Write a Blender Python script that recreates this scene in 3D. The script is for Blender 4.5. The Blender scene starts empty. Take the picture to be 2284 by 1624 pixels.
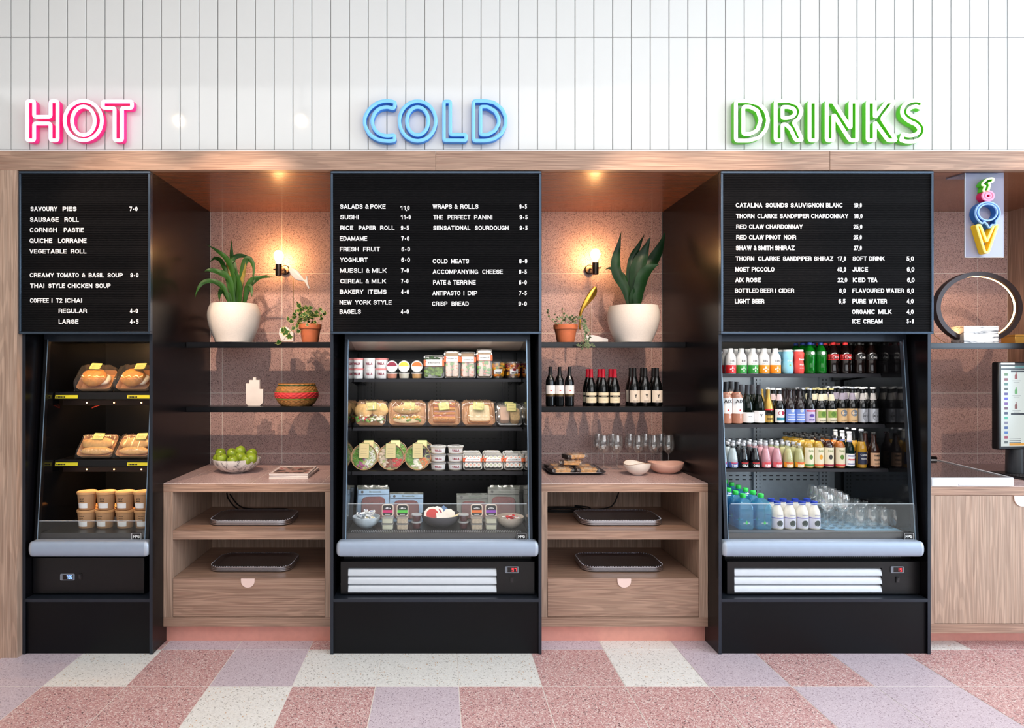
import bpy, math, random
from mathutils import Vector, Matrix
R = random.Random(7)
SC = bpy.context.scene
COL = SC.collection
PI = math.pi
# ------------------------------------------------------------------ camera
F, CU, CV, H = 1410.0, 979.0, 822.0, 1.527      # focal length and eye point measured on a 2284x1624 frame
def X(u, Y): return (u - CU) * Y / F
def Z(v, Y): return H - (v - CV) * Y / F
def YS(s): return F / s
cam = bpy.data.cameras.new('camera'); co = bpy.data.objects.new('camera', cam); COL.objects.link(co)
co.location = (0, 0, H); co.rotation_euler = (PI / 2, 0, 0)
cam.sensor_width = 36; cam.lens = 36 * F / 2284
cam.shift_x = (1142 - CU) / 2284; cam.shift_y = (CV - 812) / 2284
cam.clip_start = 0.05
SC.camera = co
# ------------------------------------------------------------------ world, lights, exposure
SC.view_settings.view_transform = 'Standard'; SC.view_settings.look = 'None'
SC.view_settings.gamma = 1; SC.view_settings.exposure = 0.08; SC.view_settings.use_curve_mapping = False
SC.cycles.use_denoising = True
SC.cycles.max_bounces = 8; SC.cycles.transparent_max_bounces = 24
SC.cycles.glossy_bounces = 4; SC.cycles.transmission_bounces = 6
SC.cycles.caustics_reflective = False; SC.cycles.caustics_refractive = False
SC.cycles.sample_clamp_indirect = 4
W = bpy.data.worlds.new('sky'); SC.world = W; W.use_nodes = True
_bg = W.node_tree.nodes['Background']; _bg.inputs[0].default_value = (0.80, 0.90, 1.0, 1); _bg.inputs[1].default_value = 0.22
def lamp(name, kind, loc, energy, color, target=None, **kw):
    l = bpy.data.lights.new(name, kind); l.energy = energy; l.color = color
    for k, v in kw.items(): setattr(l, k, v)
    o = bpy.data.objects.new(name, l); COL.objects.link(o); o.location = loc
    if target is not None:
        o.rotation_euler = (Vector(target) - Vector(loc)).to_track_quat('-Z', 'Y').to_euler()
    return o
lamp('window_daylight', 'AREA', (2.6, -3.6, 2.7), 135, (0.95, 0.97, 1.0), (1.2, 4, 1.9), shape='RECTANGLE', size=8.0, size_y=2.4)
lamp('side_window_daylight', 'AREA', (7.2, 0.9, 2.1), 275, (0.70, 0.85, 1.0), (1.5, 3.4, 1.8), shape='RECTANGLE', size=3.6, size_y=2.4)
lamp('added_overhead_light', 'AREA', (1.6, 0.4, 3.92), 124, (1.0, 0.98, 0.96), (1.6, 0.6, 0), shape='RECTANGLE', size=11.0, size_y=1.8)  # unseen overhead source added to brighten floor and upper wall
SPOTS = [(-1.98, 1.96, 3.42, -1.35), (-1.05, 1.96, 3.42, -1.05), (1.22, 1.96, 3.42, 1.0), (1.85, 1.96, 3.42, 1.3), (3.02, 1.96, 3.42, 3.45)]  # last spot is added to warm the end section
SPOT_W = (95, 172, 135, 78, 70)
for (sx, sy, sz, tx), e in zip(SPOTS, SPOT_W):
    lamp('track_spot_light', 'SPOT', (sx, sy + .02, sz - .02), e, (1.0, 0.68, 0.46), (tx, 4.1, 1.32), spot_size=math.radians(37), spot_blend=0.5, shadow_soft_size=0.025)

# ------------------------------------------------------------------ materials
def srgb(c):
    return tuple(((x / 255) / 12.92 if x / 255 <= .04045 else ((x / 255 + .055) / 1.055) ** 2.4) for x in c)
MATS = {}
def newmat(name):
    m = bpy.data.materials.new(name); m.use_nodes = True
    nt = m.node_tree; b = nt.nodes['Principled BSDF']
    return m, nt, b
def node(nt, typ, ins=None, **kw):
    n = nt.nodes.new(typ)
    for k, v in kw.items(): setattr(n, k, v)
    for k, v in (ins or {}).items():
        if hasattr(v, 'links') or isinstance(v, bpy.types.NodeSocket): nt.links.new(v, n.inputs[k])
        else: n.inputs[k].default_value = v
    return n
def ramp(nt, fac, stops, interp='LINEAR'):
    n = nt.nodes.new('ShaderNodeValToRGB'); n.color_ramp.interpolation = interp
    e = n.color_ramp.elements
    while len(e) < len(stops): e.new(0.5)
    for i, (p, c) in enumerate(stops):
        e[i].position = p; e[i].color = (*c, 1) if len(c) == 3 else c
    nt.links.new(fac, n.inputs[0]); return n.outputs[0]
def mat(name, rgb, rough=.5, metal=0, emit=0, spec=.5, coat=0, vary=0.04, scale=30, ecol=None):
    """plain painted / plastic / metal surface with a faint procedural mottling"""
    if name in MATS: return MATS[name]
    m, nt, b = newmat(name); c = srgb(rgb)
    if vary:
        tc = node(nt, 'ShaderNodeTexCoord'); nz = node(nt, 'ShaderNodeTexNoise', {'Vector': tc.outputs['Object'], 'Scale': scale, 'Detail': 3})
        nt.links.new(ramp(nt, nz.outputs[0], [(.3, tuple(x * (1 - vary) for x in c)), (.7, tuple(min(1, x * (1 + vary)) for x in c))]), b.inputs['Base Color'])
    else: b.inputs['Base Color'].default_value = (*c, 1)
    b.inputs['Roughness'].default_value = rough; b.inputs['Metallic'].default_value = metal
    b.inputs['Specular IOR Level'].default_value = spec; b.inputs['Coat Weight'].default_value = coat
    if emit:
        b.inputs['Emission Color'].default_value = (*srgb(ecol or rgb), 1); b.inputs['Emission Strength'].default_value = emit
    MATS[name] = m; return m
def glassy(name, tint=(255, 255, 255), gloss=1.0, rough=0.02, body=0.0, bodycol=(255, 255, 255), ior=1.45):
    """thin clear sheet or hollow-ware: fresnel mirror over tinted see-through, optional milky body"""
    if name in MATS: return MATS[name]
    m, nt, b = newmat(name); nt.nodes.remove(b); out = nt.nodes['Material Output']
    tr = node(nt, 'ShaderNodeBsdfTransparent', {'Color': (*srgb(tint), 1)})
    gl = node(nt, 'ShaderNodeBsdfGlossy', {'Color': (gloss, gloss, gloss, 1), 'Roughness': rough})
    gm = node(nt, 'ShaderNodeNewGeometry'); io = node(nt, 'ShaderNodeMapRange', {0: gm.outputs['Backfacing'], 3: ior, 4: 1 / ior})
    fr = node(nt, 'ShaderNodeFresnel', {'IOR': io.outputs[0]})
    base = tr.outputs[0]
    if body:
        df = node(nt, 'ShaderNodeBsdfDiffuse', {'Color': (*srgb(bodycol), 1)})
        base = node(nt, 'ShaderNodeMixShader', {0: body, 1: tr.outputs[0], 2: df.outputs[0]}).outputs[0]
    mx = node(nt, 'ShaderNodeMixShader', {0: fr.outputs[0], 1: base, 2: gl.outputs[0]})
    nt.links.new(mx.outputs[0], out.inputs[0]); MATS[name] = m; return m
def wood(name, light, dark, axis='X', rough=.45, coat=0.0, scale=1.0):
    if name in MATS: return MATS[name]
    m, nt, b = newmat(name); geo = node(nt, 'ShaderNodeNewGeometry')
    oi = node(nt, 'ShaderNodeObjectInfo')
    off = node(nt, 'ShaderNodeVectorMath', {0: geo.outputs['Position'], 1: oi.outputs['Random']}, operation='ADD')
    sc = {'X': (.5, 9, 9), 'Z': (9, 9, .5), 'Y': (9, .5, 9)}[axis]
    mp = node(nt, 'ShaderNodeMapping', {'Vector': off.outputs[0], 'Scale': tuple(s * scale for s in sc)})
    n1 = node(nt, 'ShaderNodeTexNoise', {'Vector': mp.outputs[0], 'Scale': 1.1, 'Detail': 2, 'Distortion': .35})
    wv = node(nt, 'ShaderNodeMath', {0: n1.outputs[0], 1: 95.0}, operation='MULTIPLY')
    sn = node(nt, 'ShaderNodeMath', {0: wv.outputs[0]}, operation='SINE')
    rings = ramp(nt, sn.outputs[0], [(0, (.50,) * 3), (.30, (.86,) * 3), (1, (1,) * 3)])
    f2 = {'X': (2.2, 190, 190), 'Z': (190, 190, 2.2), 'Y': (190, 2.2, 190)}[axis]
    mp2 = node(nt, 'ShaderNodeMapping', {'Vector': off.outputs[0], 'Scale': tuple(s * scale for s in f2)})
    n2 = node(nt, 'ShaderNodeTexNoise', {'Vector': mp2.outputs[0], 'Scale': 1.6, 'Detail': 3})
    base = ramp(nt, n2.outputs[0], [(.36, srgb(dark)), (.60, srgb(light))])
    mx = node(nt, 'ShaderNodeMix', {0: .36, 6: base, 7: rings}, data_type='RGBA', blend_type='MULTIPLY')
    nt.links.new(mx.outputs[2], b.inputs['Base Color'])
    b.inputs['Roughness'].default_value = rough; b.inputs['Coat Weight'].default_value = coat
    bp = node(nt, 'ShaderNodeBump', {'Height': n2.outputs[0], 'Strength': .12, 'Distance': .001}); nt.links.new(bp.outputs[0], b.inputs['Normal'])
    MATS[name] = m; return m
def terrazzo(name, base, chips, dark, amount=.5, darkamt=.06, scale=95, rough=.35, big=None):
    """cement with stone chips: two voronoi layers of chips over a base colour"""
    m, nt, b = newmat(name); geo = node(nt, 'ShaderNodeNewGeometry'); oi = node(nt, 'ShaderNodeObjectInfo')
    of = node(nt, 'ShaderNodeMath', {0: oi.outputs['Random'], 1: 5.0}, operation='MULTIPLY')
    pv = node(nt, 'ShaderNodeVectorMath', {0: geo.outputs['Position'], 1: of.outputs[0]}, operation='ADD')
    wn = node(nt, 'ShaderNodeTexNoise', {'Vector': pv.outputs[0], 'Scale': scale * .9})
    wv = node(nt, 'ShaderNodeVectorMath', {0: wn.outputs['Color'], 1: (.006, .006, .006)}, operation='MULTIPLY')
    p2 = node(nt, 'ShaderNodeVectorMath', {0: pv.outputs[0], 1: wv.outputs[0]}, operation='ADD')
    v1 = node(nt, 'ShaderNodeTexVoronoi', {'Vector': p2.outputs[0], 'Scale': scale})
    sep = node(nt, 'ShaderNodeSeparateColor', {0: v1.outputs['Color']})
    n = len(chips); stops = [(0, srgb(base))]
    stops = [(i * (amount / n), srgb(c)) for i, c in enumerate(chips)] + [(amount, srgb(base)), (1 - darkamt, srgb(dark))]
    col = ramp(nt, sep.outputs[0], stops, 'CONSTANT')
    ed = node(nt, 'ShaderNodeMath', {0: v1.outputs['Distance'], 1: .62 / 1.0}, operation='LESS_THAN')
    mx = node(nt, 'ShaderNodeMix', {0: ed.outputs[0], 6: (*srgb(base), 1), 7: col}, data_type='RGBA')
    res = mx.outputs[2]
    if big:
        v2 = node(nt, 'ShaderNodeTexVoronoi', {'Vector': p2.outputs[0], 'Scale': scale * .55})
        s2 = node(nt, 'ShaderNodeSeparateColor', {0: v2.outputs['Color']})
        a = node(nt, 'ShaderNodeMath', {0: s2.outputs[0], 1: 1 - big[1]}, operation='GREATER_THAN')
        d = node(nt, 'ShaderNodeMath', {0: v2.outputs['Distance'], 1: .3}, operation='LESS_THAN')
        ad = node(nt, 'ShaderNodeMath', {0: a.outputs[0], 1: d.outputs[0]}, operation='MULTIPLY')
        res = node(nt, 'ShaderNodeMix', {0: ad.outputs[0], 6: res, 7: (*srgb(big[0]), 1)}, data_type='RGBA').outputs[2]
    nt.links.new(res, b.inputs['Base Color']); b.inputs['Roughness'].default_value = rough
    MATS[name] = m; return m
OAKX = wood('oak along', (185, 151, 130), (148, 114, 96), 'X', .38)
OAKZ = wood('oak upright', (194, 165, 145), (160, 130, 111), 'Z', .42)
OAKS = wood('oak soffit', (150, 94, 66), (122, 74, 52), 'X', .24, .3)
BLACK = mat('black laminate', (10, 9, 12), .26, vary=.15, scale=5, spec=.2)
BLACKG = mat('black glossy end panel', (12, 12, 14), .08, vary=0)
BFRAME = mat('dark blue grey metal edge', (46, 52, 62), .3, metal=.5)
FRIDGE = mat('black powder coated steel', (12, 12, 15), .35, vary=.1, spec=.4)
FBACK = mat('charcoal fridge lining', (24, 24, 27), .34, metal=.2, spec=.4)
SILVER = mat('silver aluminium with painted sky tint', (160, 174, 194), .5, metal=.3, vary=.02)  # blue of the reflected sky is mixed into the bumper colour
LOUV = mat('pale aluminium louvre', (206, 211, 218), .35, metal=.2, vary=.02)
STEEL = mat('brushed stainless steel', (190, 184, 176), .25, metal=.9)
WHITE = mat('white plastic', (244, 244, 244), .4, vary=0)
TILEW = mat('glossy white wall tile', (225, 227, 227), .07, vary=.012, scale=2)
GROUTD = mat('grey tile joint', (150, 150, 150), .8)
GROUTL = mat('cream tile joint', (244, 238, 232), .8)
TER_A = terrazzo('red pink terrazzo', (212, 168, 166), [(240, 224, 220), (184, 126, 126), (226, 192, 188), (198, 146, 144)], (96, 66, 68), .74, .07, 190, .32)
TER_B = terrazzo('mauve terrazzo', (212, 196, 206), [(224, 210, 218), (202, 184, 194)], (156, 134, 146), .5, .09, 210, .32)
TER_C = terrazzo('white terrazzo', (244, 241, 236), [(250, 248, 245), (232, 229, 225)], (182, 176, 170), .5, .07, 170, .32, big=((206, 160, 110), .08))
TER_W = terrazzo('pink speckled wall terrazzo', (204, 170, 164), [(220, 192, 188), (184, 150, 148)], (104, 80, 80), .4, .19, 320, .4)
TER_T = terrazzo('counter terrazzo', (190, 164, 162), [(206, 184, 180), (170, 142, 142)], (112, 88, 90), .4, .08, 210, .3)
COPPER = mat('salmon pink copper plinth', (228, 160, 144), .35, metal=.25)
PINKH = mat('pale pink handle', (244, 214, 204), .4, vary=0)
CLEAR = glassy('clear glass pane', (253, 254, 254), ior=1.32)
CLEARG = glassy('clear drinking glass', (252, 253, 253), 1.0, .02, body=.025, ior=2.0)
FILM = glassy('crinkled clear film', (252, 252, 252), 1.0, .12, body=.03, ior=1.55)
TUBW = glassy('cloudy clear tub', (250, 250, 250), .8, .15, body=.14)
KRAFT = mat('brown kraft card', (206, 158, 112), .7, vary=.06)
CARDL = mat('yellow green label card', (214, 202, 132), .6, vary=.03)
CARDG = mat('green label edge', (120, 150, 80), .6)
INK = mat('black ink', (22, 22, 24), .6, vary=0)
LETT = mat('white letter plastic', (250, 248, 248), .45, vary=0)

# ------------------------------------------------------------------ mesh helpers
class MB:
    def __init__(s): s.v = []; s.f = []; s.mi = []; s.m = 0
    def add(s, vs, fs):
        b = len(s.v); s.v += [tuple(p) for p in vs]; s.f += [tuple(i + b for i in f) for f in fs]; s.mi += [s.m] * len(fs); return s
    def box(s, x0, x1, y0, y1, z0, z1, c=0):
        if c:                                           # chamfered
            p = []
            for z, e in ((z0, c), (z0 + c, 0), (z1 - c, 0), (z1, c)):
                q = e
                p.append([(x0 + c + q * 0, y0 + q, z), (x1 - c, y0 + q, z), (x1 - q, y0 + c, z), (x1 - q, y1 - c, z), (x1 - c, y1 - q, z), (x0 + c, y1 - q, z), (x0 + q, y1 - c, z), (x0 + q, y0 + c, z)])
            vs = [v for r in p for v in r]; fs = []
            for k in range(3):
                for i in range(8): j = (i + 1) % 8; fs.append((k * 8 + i, k * 8 + j, k * 8 + 8 + j, k * 8 + 8 + i))
            fs += [tuple(range(7, -1, -1)), tuple(range(24, 32))]
            return s.add(vs, fs)
        return s.add([(x0, y0, z0), (x1, y0, z0), (x1, y1, z0), (x0, y1, z0), (x0, y0, z1), (x1, y0, z1), (x1, y1, z1), (x0, y1, z1)],
                     [(0, 3, 2, 1), (4, 5, 6, 7), (0, 1, 5, 4), (1, 2, 6, 5), (2, 3, 7, 6), (3, 0, 4, 7)])
    def prism(s, pts, y0, y1):                           # outline in x,z pushed along y
        n = len(pts)
        return s.add([(x, y0, z) for x, z in pts] + [(x, y1, z) for x, z in pts],
                     [tuple(range(n)), tuple(range(2 * n - 1, n - 1, -1))] + [(i, i + n, (i + 1) % n + n, (i + 1) % n) for i in range(n)])
    def slab(s, pts, z0, z1):                            # outline in x,y raised along z
        n = len(pts)
        return s.add([(x, y, z0) for x, y in pts] + [(x, y, z1) for x, y in pts],
                     [tuple(range(n - 1, -1, -1)), tuple(range(n, 2 * n))] + [(i, (i + 1) % n, (i + 1) % n + n, i + n) for i in range(n)])
    def side(s, pts, x0, x1):                            # outline in y,z pushed along x
        n = len(pts)
        return s.add([(x0, y, z) for y, z in pts] + [(x1, y, z) for y, z in pts],
                     [tuple(range(n)), tuple(range(2 * n - 1, n - 1, -1))] + [(i, i + n, (i + 1) % n + n, (i + 1) % n) for i in range(n)])
    def lathe(s, prof, n=24, c=(0, 0, 0), sx=1, sy=1, fn=None):
        vs = []; fs = []
        for k, (r, z) in enumerate(prof):
            for i in range(n):
                a = 2 * PI * i / n; q = r if fn is None else fn(r, z, a)
                vs.append((c[0] + q * math.cos(a) * sx, c[1] + q * math.sin(a) * sy, c[2] + z))
        m = len(prof)
        for k in range(m - 1):
            for i in range(n): j = (i + 1) % n; fs.append((k * n + i, k * n + j, (k + 1) * n + j, (k + 1) * n + i))
        if prof[0][0] > 1e-5: fs.append(tuple(range(n - 1, -1, -1)))
        if prof[-1][0] > 1e-5: fs.append(tuple((m - 1) * n + i for i in range(n)))
        return s.add(vs, fs)
    def tube(s, path, r, n=8, closed=False):
        P = [Vector(p) for p in path]; vs = []; fs = []; m = len(P); up = Vector((0.13, 0.31, 1))
        rr = r if isinstance(r, (list, tuple)) else [r] * m
        for k, p in enumerate(P):
            a = P[(k - 1) % m] if closed or k > 0 else p; b = P[(k + 1) % m] if closed or k < m - 1 else p
            t = (b - a).normalized(); u = t.cross(up)
            if u.length < 1e-3: u = t.cross(Vector((1, 0, 0)))
            u.normalize(); w = t.cross(u)
            for i in range(n):
                g = 2 * PI * i / n; vs.append(tuple(p + (u * math.cos(g) + w * math.sin(g)) * rr[k]))
        for k in range(m if closed else m - 1):
            for i in range(n): j = (i + 1) % n; q = (k + 1) % m; fs.append((k * n + i, k * n + j, q * n + j, q * n + i))
        if not closed: fs += [tuple(range(n - 1, -1, -1)), tuple((m - 1) * n + i for i in range(n))]
        return s.add(vs, fs)
    def arc(s, r, z0, z1, ha, c=(0, 0, 0), n=14, a0=0, t=.0006, r1=None):   # curved label facing -y
        r1 = r if r1 is None else r1; vs = []; fs = []
        for i in range(n + 1):
            a = a0 - ha + 2 * ha * i / n
            for rr, z in ((r + t, z0), (r1 + t, z1), (r1 - t, z1), (r - t, z0)):
                vs.append((c[0] + rr * math.sin(a), c[1] - rr * math.cos(a), c[2] + z))
        for i in range(n):
            for j in range(4): k = (j + 1) % 4; fs.append((i * 4 + j, i * 4 + k, i * 4 + 4 + k, i * 4 + 4 + j))
        fs += [(3, 2, 1, 0), tuple(n * 4 + j for j in range(4))]
        return s.add(vs, fs)
    def blob(s, c, r, n=12, m=8, fn=None):
        pr = [(math.sin(PI * k / m), -math.cos(PI * k / m)) for k in range(m + 1)]
        vs = []; fs = []
        for k, (a, z) in enumerate(pr):
            for i in range(n):
                g = 2 * PI * i / n; q = 1 if fn is None else fn(a, z, g)
                vs.append((c[0] + r[0] * a * math.cos(g) * q, c[1] + r[1] * a * math.sin(g) * q, c[2] + r[2] * z * q))
        for k in range(m):
            for i in range(n): j = (i + 1) % n; fs.append((k * n + i, k * n + j, (k + 1) * n + j, (k + 1) * n + i))
        return s.add(vs, fs)
    def xf(s, M, start=0):
        for i in range(start, len(s.v)): s.v[i] = tuple(M @ Vector(s.v[i]))
        return s
    def mesh(s, name, mats, smooth=True, ang=38):
        me = bpy.data.meshes.new(name); me.from_pydata(s.v, [], s.f)
        for m in (mats if isinstance(mats, (list, tuple)) else [mats]): me.materials.append(m)
        if any(s.mi): me.polygons.foreach_set('material_index', s.mi)
        me.validate(clean_customdata=False)
        if smooth:
            me.polygons.foreach_set('use_smooth', [True] * len(me.polygons)); me.set_sharp_from_angle(angle=math.radians(ang))
        me.update(); return me
NAMEMESH = {}
def link(name, me, parent=None, loc=None, rot=None):
    o = bpy.data.objects.new(name, me); COL.objects.link(o)
    if parent is not None: o.parent = parent
    if loc is not None: o.location = loc
    if rot is not None: o.rotation_euler = rot
    return o
def obj(name, mb, m, parent=None, loc=None, rot=None, **kw):
    return link(name, mb.mesh(name, m, **kw), parent, loc, rot)
def tag(o, label, cat, group=None, kind=None):
    if label: o['label'] = label
    if cat: o['category'] = cat
    if group: o['group'] = group
    if kind: o['kind'] = kind
    return o
def thing(name, label, cat, loc=(0, 0, 0), rot=(0, 0, 0), group=None):
    o = link(name, None, None, loc, rot); return tag(o, label, cat, group)
def struct(name, mb=None, m=None):
    o = obj(name, mb, m) if mb else link(name, None); o['kind'] = 'structure'; return o
def bev(o, w=.0015, seg=2):
    b = o.modifiers.new('bevel', 'BEVEL'); b.width = w; b.segments = seg; b.limit_method = 'ANGLE'; b.angle_limit = .6; return o
# a model is a list of (part name, mesh, [sub-parts as (name, mesh)]) ; spawn() makes one countable thing from it
def spawn(name, model, label, cat, loc, rot=(0, 0, 0), group=None, scale=None):
    root = thing(name, label, cat, loc, rot, group)
    if scale: root.scale = (scale,) * 3
    for p in model:
        c = link(p[0], p[1], root)
        if len(p) > 3: c['label'] = p[3]
        for q in (p[2] if len(p) > 2 else ()): link(q[0], q[1], c)
    return root
# lettering
_font = {}
def _ar(cx, cy, rx, ry, a0, a1, n=7): return [(cx + rx * math.cos(math.radians(a0 + (a1 - a0) * i / n)), cy + ry * math.sin(math.radians(a0 + (a1 - a0) * i / n))) for i in range(n + 1)]
_O = _ar(.36, .5, .36, .5, 0, 360, 20); _bow = lambda y0, y1, x, w: [(0, y1)] + [(x, y1)] + _ar(x, (y0 + y1) / 2, w, (y1 - y0) / 2, 90, -90, 8) + [(0, y0)]
GL = {   # capital grotesque letters as stroke centre lines in a box 1 high
 'A': (.74, [[(0, 0), (.37, 1), (.74, 0)], [(.13, .3), (.61, .3)]]), 'B': (.64, [[(0, 0), (0, 1)], _bow(.52, 1, .36, .24), _bow(0, .52, .36, .28)]), 'C': (.7, [_ar(.36, .5, .36, .5, 48, 312, 16)]),
 'D': (.68, [[(0, 0), (0, 1)], _bow(0, 1, .28, .4)]), 'E': (.56, [[(.56, 0), (0, 0), (0, 1), (.56, 1)], [(0, .52), (.5, .52)]]), 'F': (.52, [[(0, 0), (0, 1), (.54, 1)], [(0, .5), (.47, .5)]]),
 'G': (.72, [_ar(.36, .5, .36, .5, 48, 330, 16)[:-1] + [(.72, .15), (.72, .46), (.4, .46)]]), 'H': (.64, [[(0, 0), (0, 1)], [(.64, 0), (.64, 1)], [(0, .52), (.64, .52)]]), 'I': (.0, [[(0, 0), (0, 1)]]),
 'J': (.48, [[(.48, 1), (.48, .25)] + _ar(.24, .25, .24, .25, 0, -180, 8)]), 'K': (.64, [[(0, 0), (0, 1)], [(.62, 1), (.02, .38)], [(.22, .58), (.66, 0)]]), 'L': (.5, [[(0, 1), (0, 0), (.5, 0)]]),
 'M': (.78, [[(0, 0), (0, 1), (.39, .08), (.78, 1), (.78, 0)]]), 'N': (.64, [[(0, 0), (0, 1), (.64, 0), (.64, 1)]]), 'O': (.72, [_O]), 'P': (.6, [[(0, 0), (0, 1)], _bow(.45, 1, .34, .26)]),
 'Q': (.72, [_O, [(.42, .25), (.72, -.02)]]), 'R': (.64, [[(0, 0), (0, 1)], _bow(.47, 1, .34, .27), [(.34, .47), (.6, .36), (.62, 0)]]),
 'S': (.62, [[(.6, .74)] + _ar(.31, .755, .28, .245, 10, 180, 8) + _ar(.31, .74, .28, .22, 190, 250, 3) + [(.4, .48)] + _ar(.31, .26, .3, .26, 60, -170, 10)]),
 'T': (.6, [[(.3, 0), (.3, 1)], [(0, 1), (.6, 1)]]), 'U': (.64, [[(0, 1), (0, .32)] + _ar(.32, .32, .32, .32, 180, 360, 10) + [(.64, 1)]]), 'V': (.68, [[(0, 1), (.34, 0), (.68, 1)]]),
 'W': (1.0, [[(0, 1), (.25, 0), (.5, 1), (.75, 0), (1.0, 1)]]), 'X': (.64, [[(0, 0), (.64, 1)], [(0, 1), (.64, 0)]]), 'Y': (.66, [[(0, 1), (.33, .45), (.66, 1)], [(.33, .45), (.33, 0)]]), 'Z': (.6, [[(0, 1), (.6, 1), (0, 0), (.6, 0)]]),
 '&': (.68, [[(.68, 0), (.2, .66)] + _ar(.32, .79, .17, .2, 215, -40, 9) + [(.2, .48)] + _ar(.27, .24, .26, .24, 120, 300, 8) + [(.66, .45)]]), '0': (.5, [_ar(.25, .5, .25, .5, 0, 360, 16)]), '1': (.2, [[(0, .78), (.2, 1), (.2, 0)]]),
 '2': (.5, [_ar(.25, .74, .25, .26, 170, -30, 8) + [(0, 0), (.52, 0)]]), '3': (.5, [_ar(.25, .76, .23, .24, 160, -90, 8), _ar(.25, .26, .26, .26, 90, -160, 8)]), '4': (.52, [[(.52, .25), (0, .25), (.38, 1), (.38, 0)]]),
 '5': (.5, [[(.46, 1), (.1, 1), (.04, .5)] + _ar(.25, .32, .25, .32, 125, -150, 10)]), '6': (.5, [_ar(.25, .3, .25, .3, 0, 360, 14), [(.01, .36)] + _ar(.27, .62, .26, .38, 170, 40, 6)]), '7': (.5, [[(0, 1), (.5, 1), (.18, 0)]]),
 '8': (.5, [_ar(.25, .76, .22, .24, 0, 360, 12), _ar(.25, .26, .25, .26, 0, 360, 12)]), '9': (.5, [_ar(.25, .7, .25, .3, 0, 360, 14), [(.49, .64)] + _ar(.23, .38, .26, .38, -10, -140, 6)]), '.': (.05, [[(0, .0), (.05, .0)]]), ' ': (.3, [])}
def stroke_text(s, m, w, h, depth, r, z, t=.185):
    segs = []; x = 0
    for ch in s:
        gw, ls = GL[ch]
        for L in ls: segs.append([(px + x, py) for px, py in L])
        x += gw + t + (.13 if ch != ' ' else 0)
    tot = x - t - .13; b = MB(); ht = h * t / 2
    if s == '.': b.box(-w / 2, w / 2, -depth, 0, z, z + h); return b.mesh('lettering', m, smooth=False)
    kx = (w - h * t) / max(tot, .01) if tot > .01 else 1; ky = h * (1 - t)
    if tot <= .01: kx = ky
    def P(px, py, dx, dz, dep):
        X_ = (px - tot / 2) * kx + dx; Z_ = z + ht + py * ky + dz
        if r: a = X_ / r; q = r + dep + .0003; return (q * math.sin(a), -q * math.cos(a), Z_)
        return (X_, -dep, Z_)
    sp = []
    for L in segs:                                       # sharp corners become two strokes
        cur = [L[0]]
        for i in range(1, len(L) - 1):
            cur.append(L[i]); a = Vector(L[i]) - Vector(L[i - 1]); c = Vector(L[i + 1]) - Vector(L[i])
            if a.length > .3 and c.length > .3 and a.normalized().dot(c.normalized()) < -.3: sp.append(cur); cur = [L[i]]
        cur.append(L[-1]); sp.append(cur)
    segs = sp; d0 = depth
    for si, L in enumerate(segs):
        depth = d0 * (1 + .07 * (si % 3)); n = len(L); cl = n > 3 and abs(L[0][0] - L[-1][0]) + abs(L[0][1] - L[-1][1]) < 1e-6
        pt = [Vector(((p[0] - tot / 2) * kx, p[1] * ky)) for p in L]; off = []
        for i in range(n):
            a = pt[i] - pt[i - 1] if i else (pt[0] - pt[-2] if cl else pt[1] - pt[0]); c = pt[i + 1] - pt[i] if i < n - 1 else (pt[1] - pt[0] if cl else pt[i] - pt[i - 1])
            a.normalize(); c.normalize(); na, nc = Vector((-a[1], a[0])), Vector((-c[1], c[0])); mm = na + nc
            if mm.length < .3: mm = na
            mm.normalize(); k = min(1.25, 1 / max(.3, mm.dot(na))); off.append(mm * k * ht)
        vs = []; fs = []
        for i in range(n):
            e = Vector((0, 0))
            if not cl and i in (0, n - 1) and n > 1: e = (pt[0] - pt[1] if i == 0 else pt[-1] - pt[-2]).normalized() * ht * (0 if abs(L[i][1] - .5) < .49 and 0 else 1)
            for sg, dep in ((1, 0), (1, depth), (-1, depth), (-1, 0)):
                d = off[i] * sg + e; vs.append(P(L[i][0], L[i][1], d[0], d[1], dep))
        for i in range(n - 1):
            for j in range(4): k = (j + 1) % 4; fs.append((i * 4 + j, i * 4 + k, i * 4 + 4 + k, i * 4 + 4 + j))
        fs += [(3, 2, 1, 0), tuple((n - 1) * 4 + j for j in range(4))]
        b.add(vs, fs)
    return b.mesh('lettering', m, smooth=False)
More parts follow.
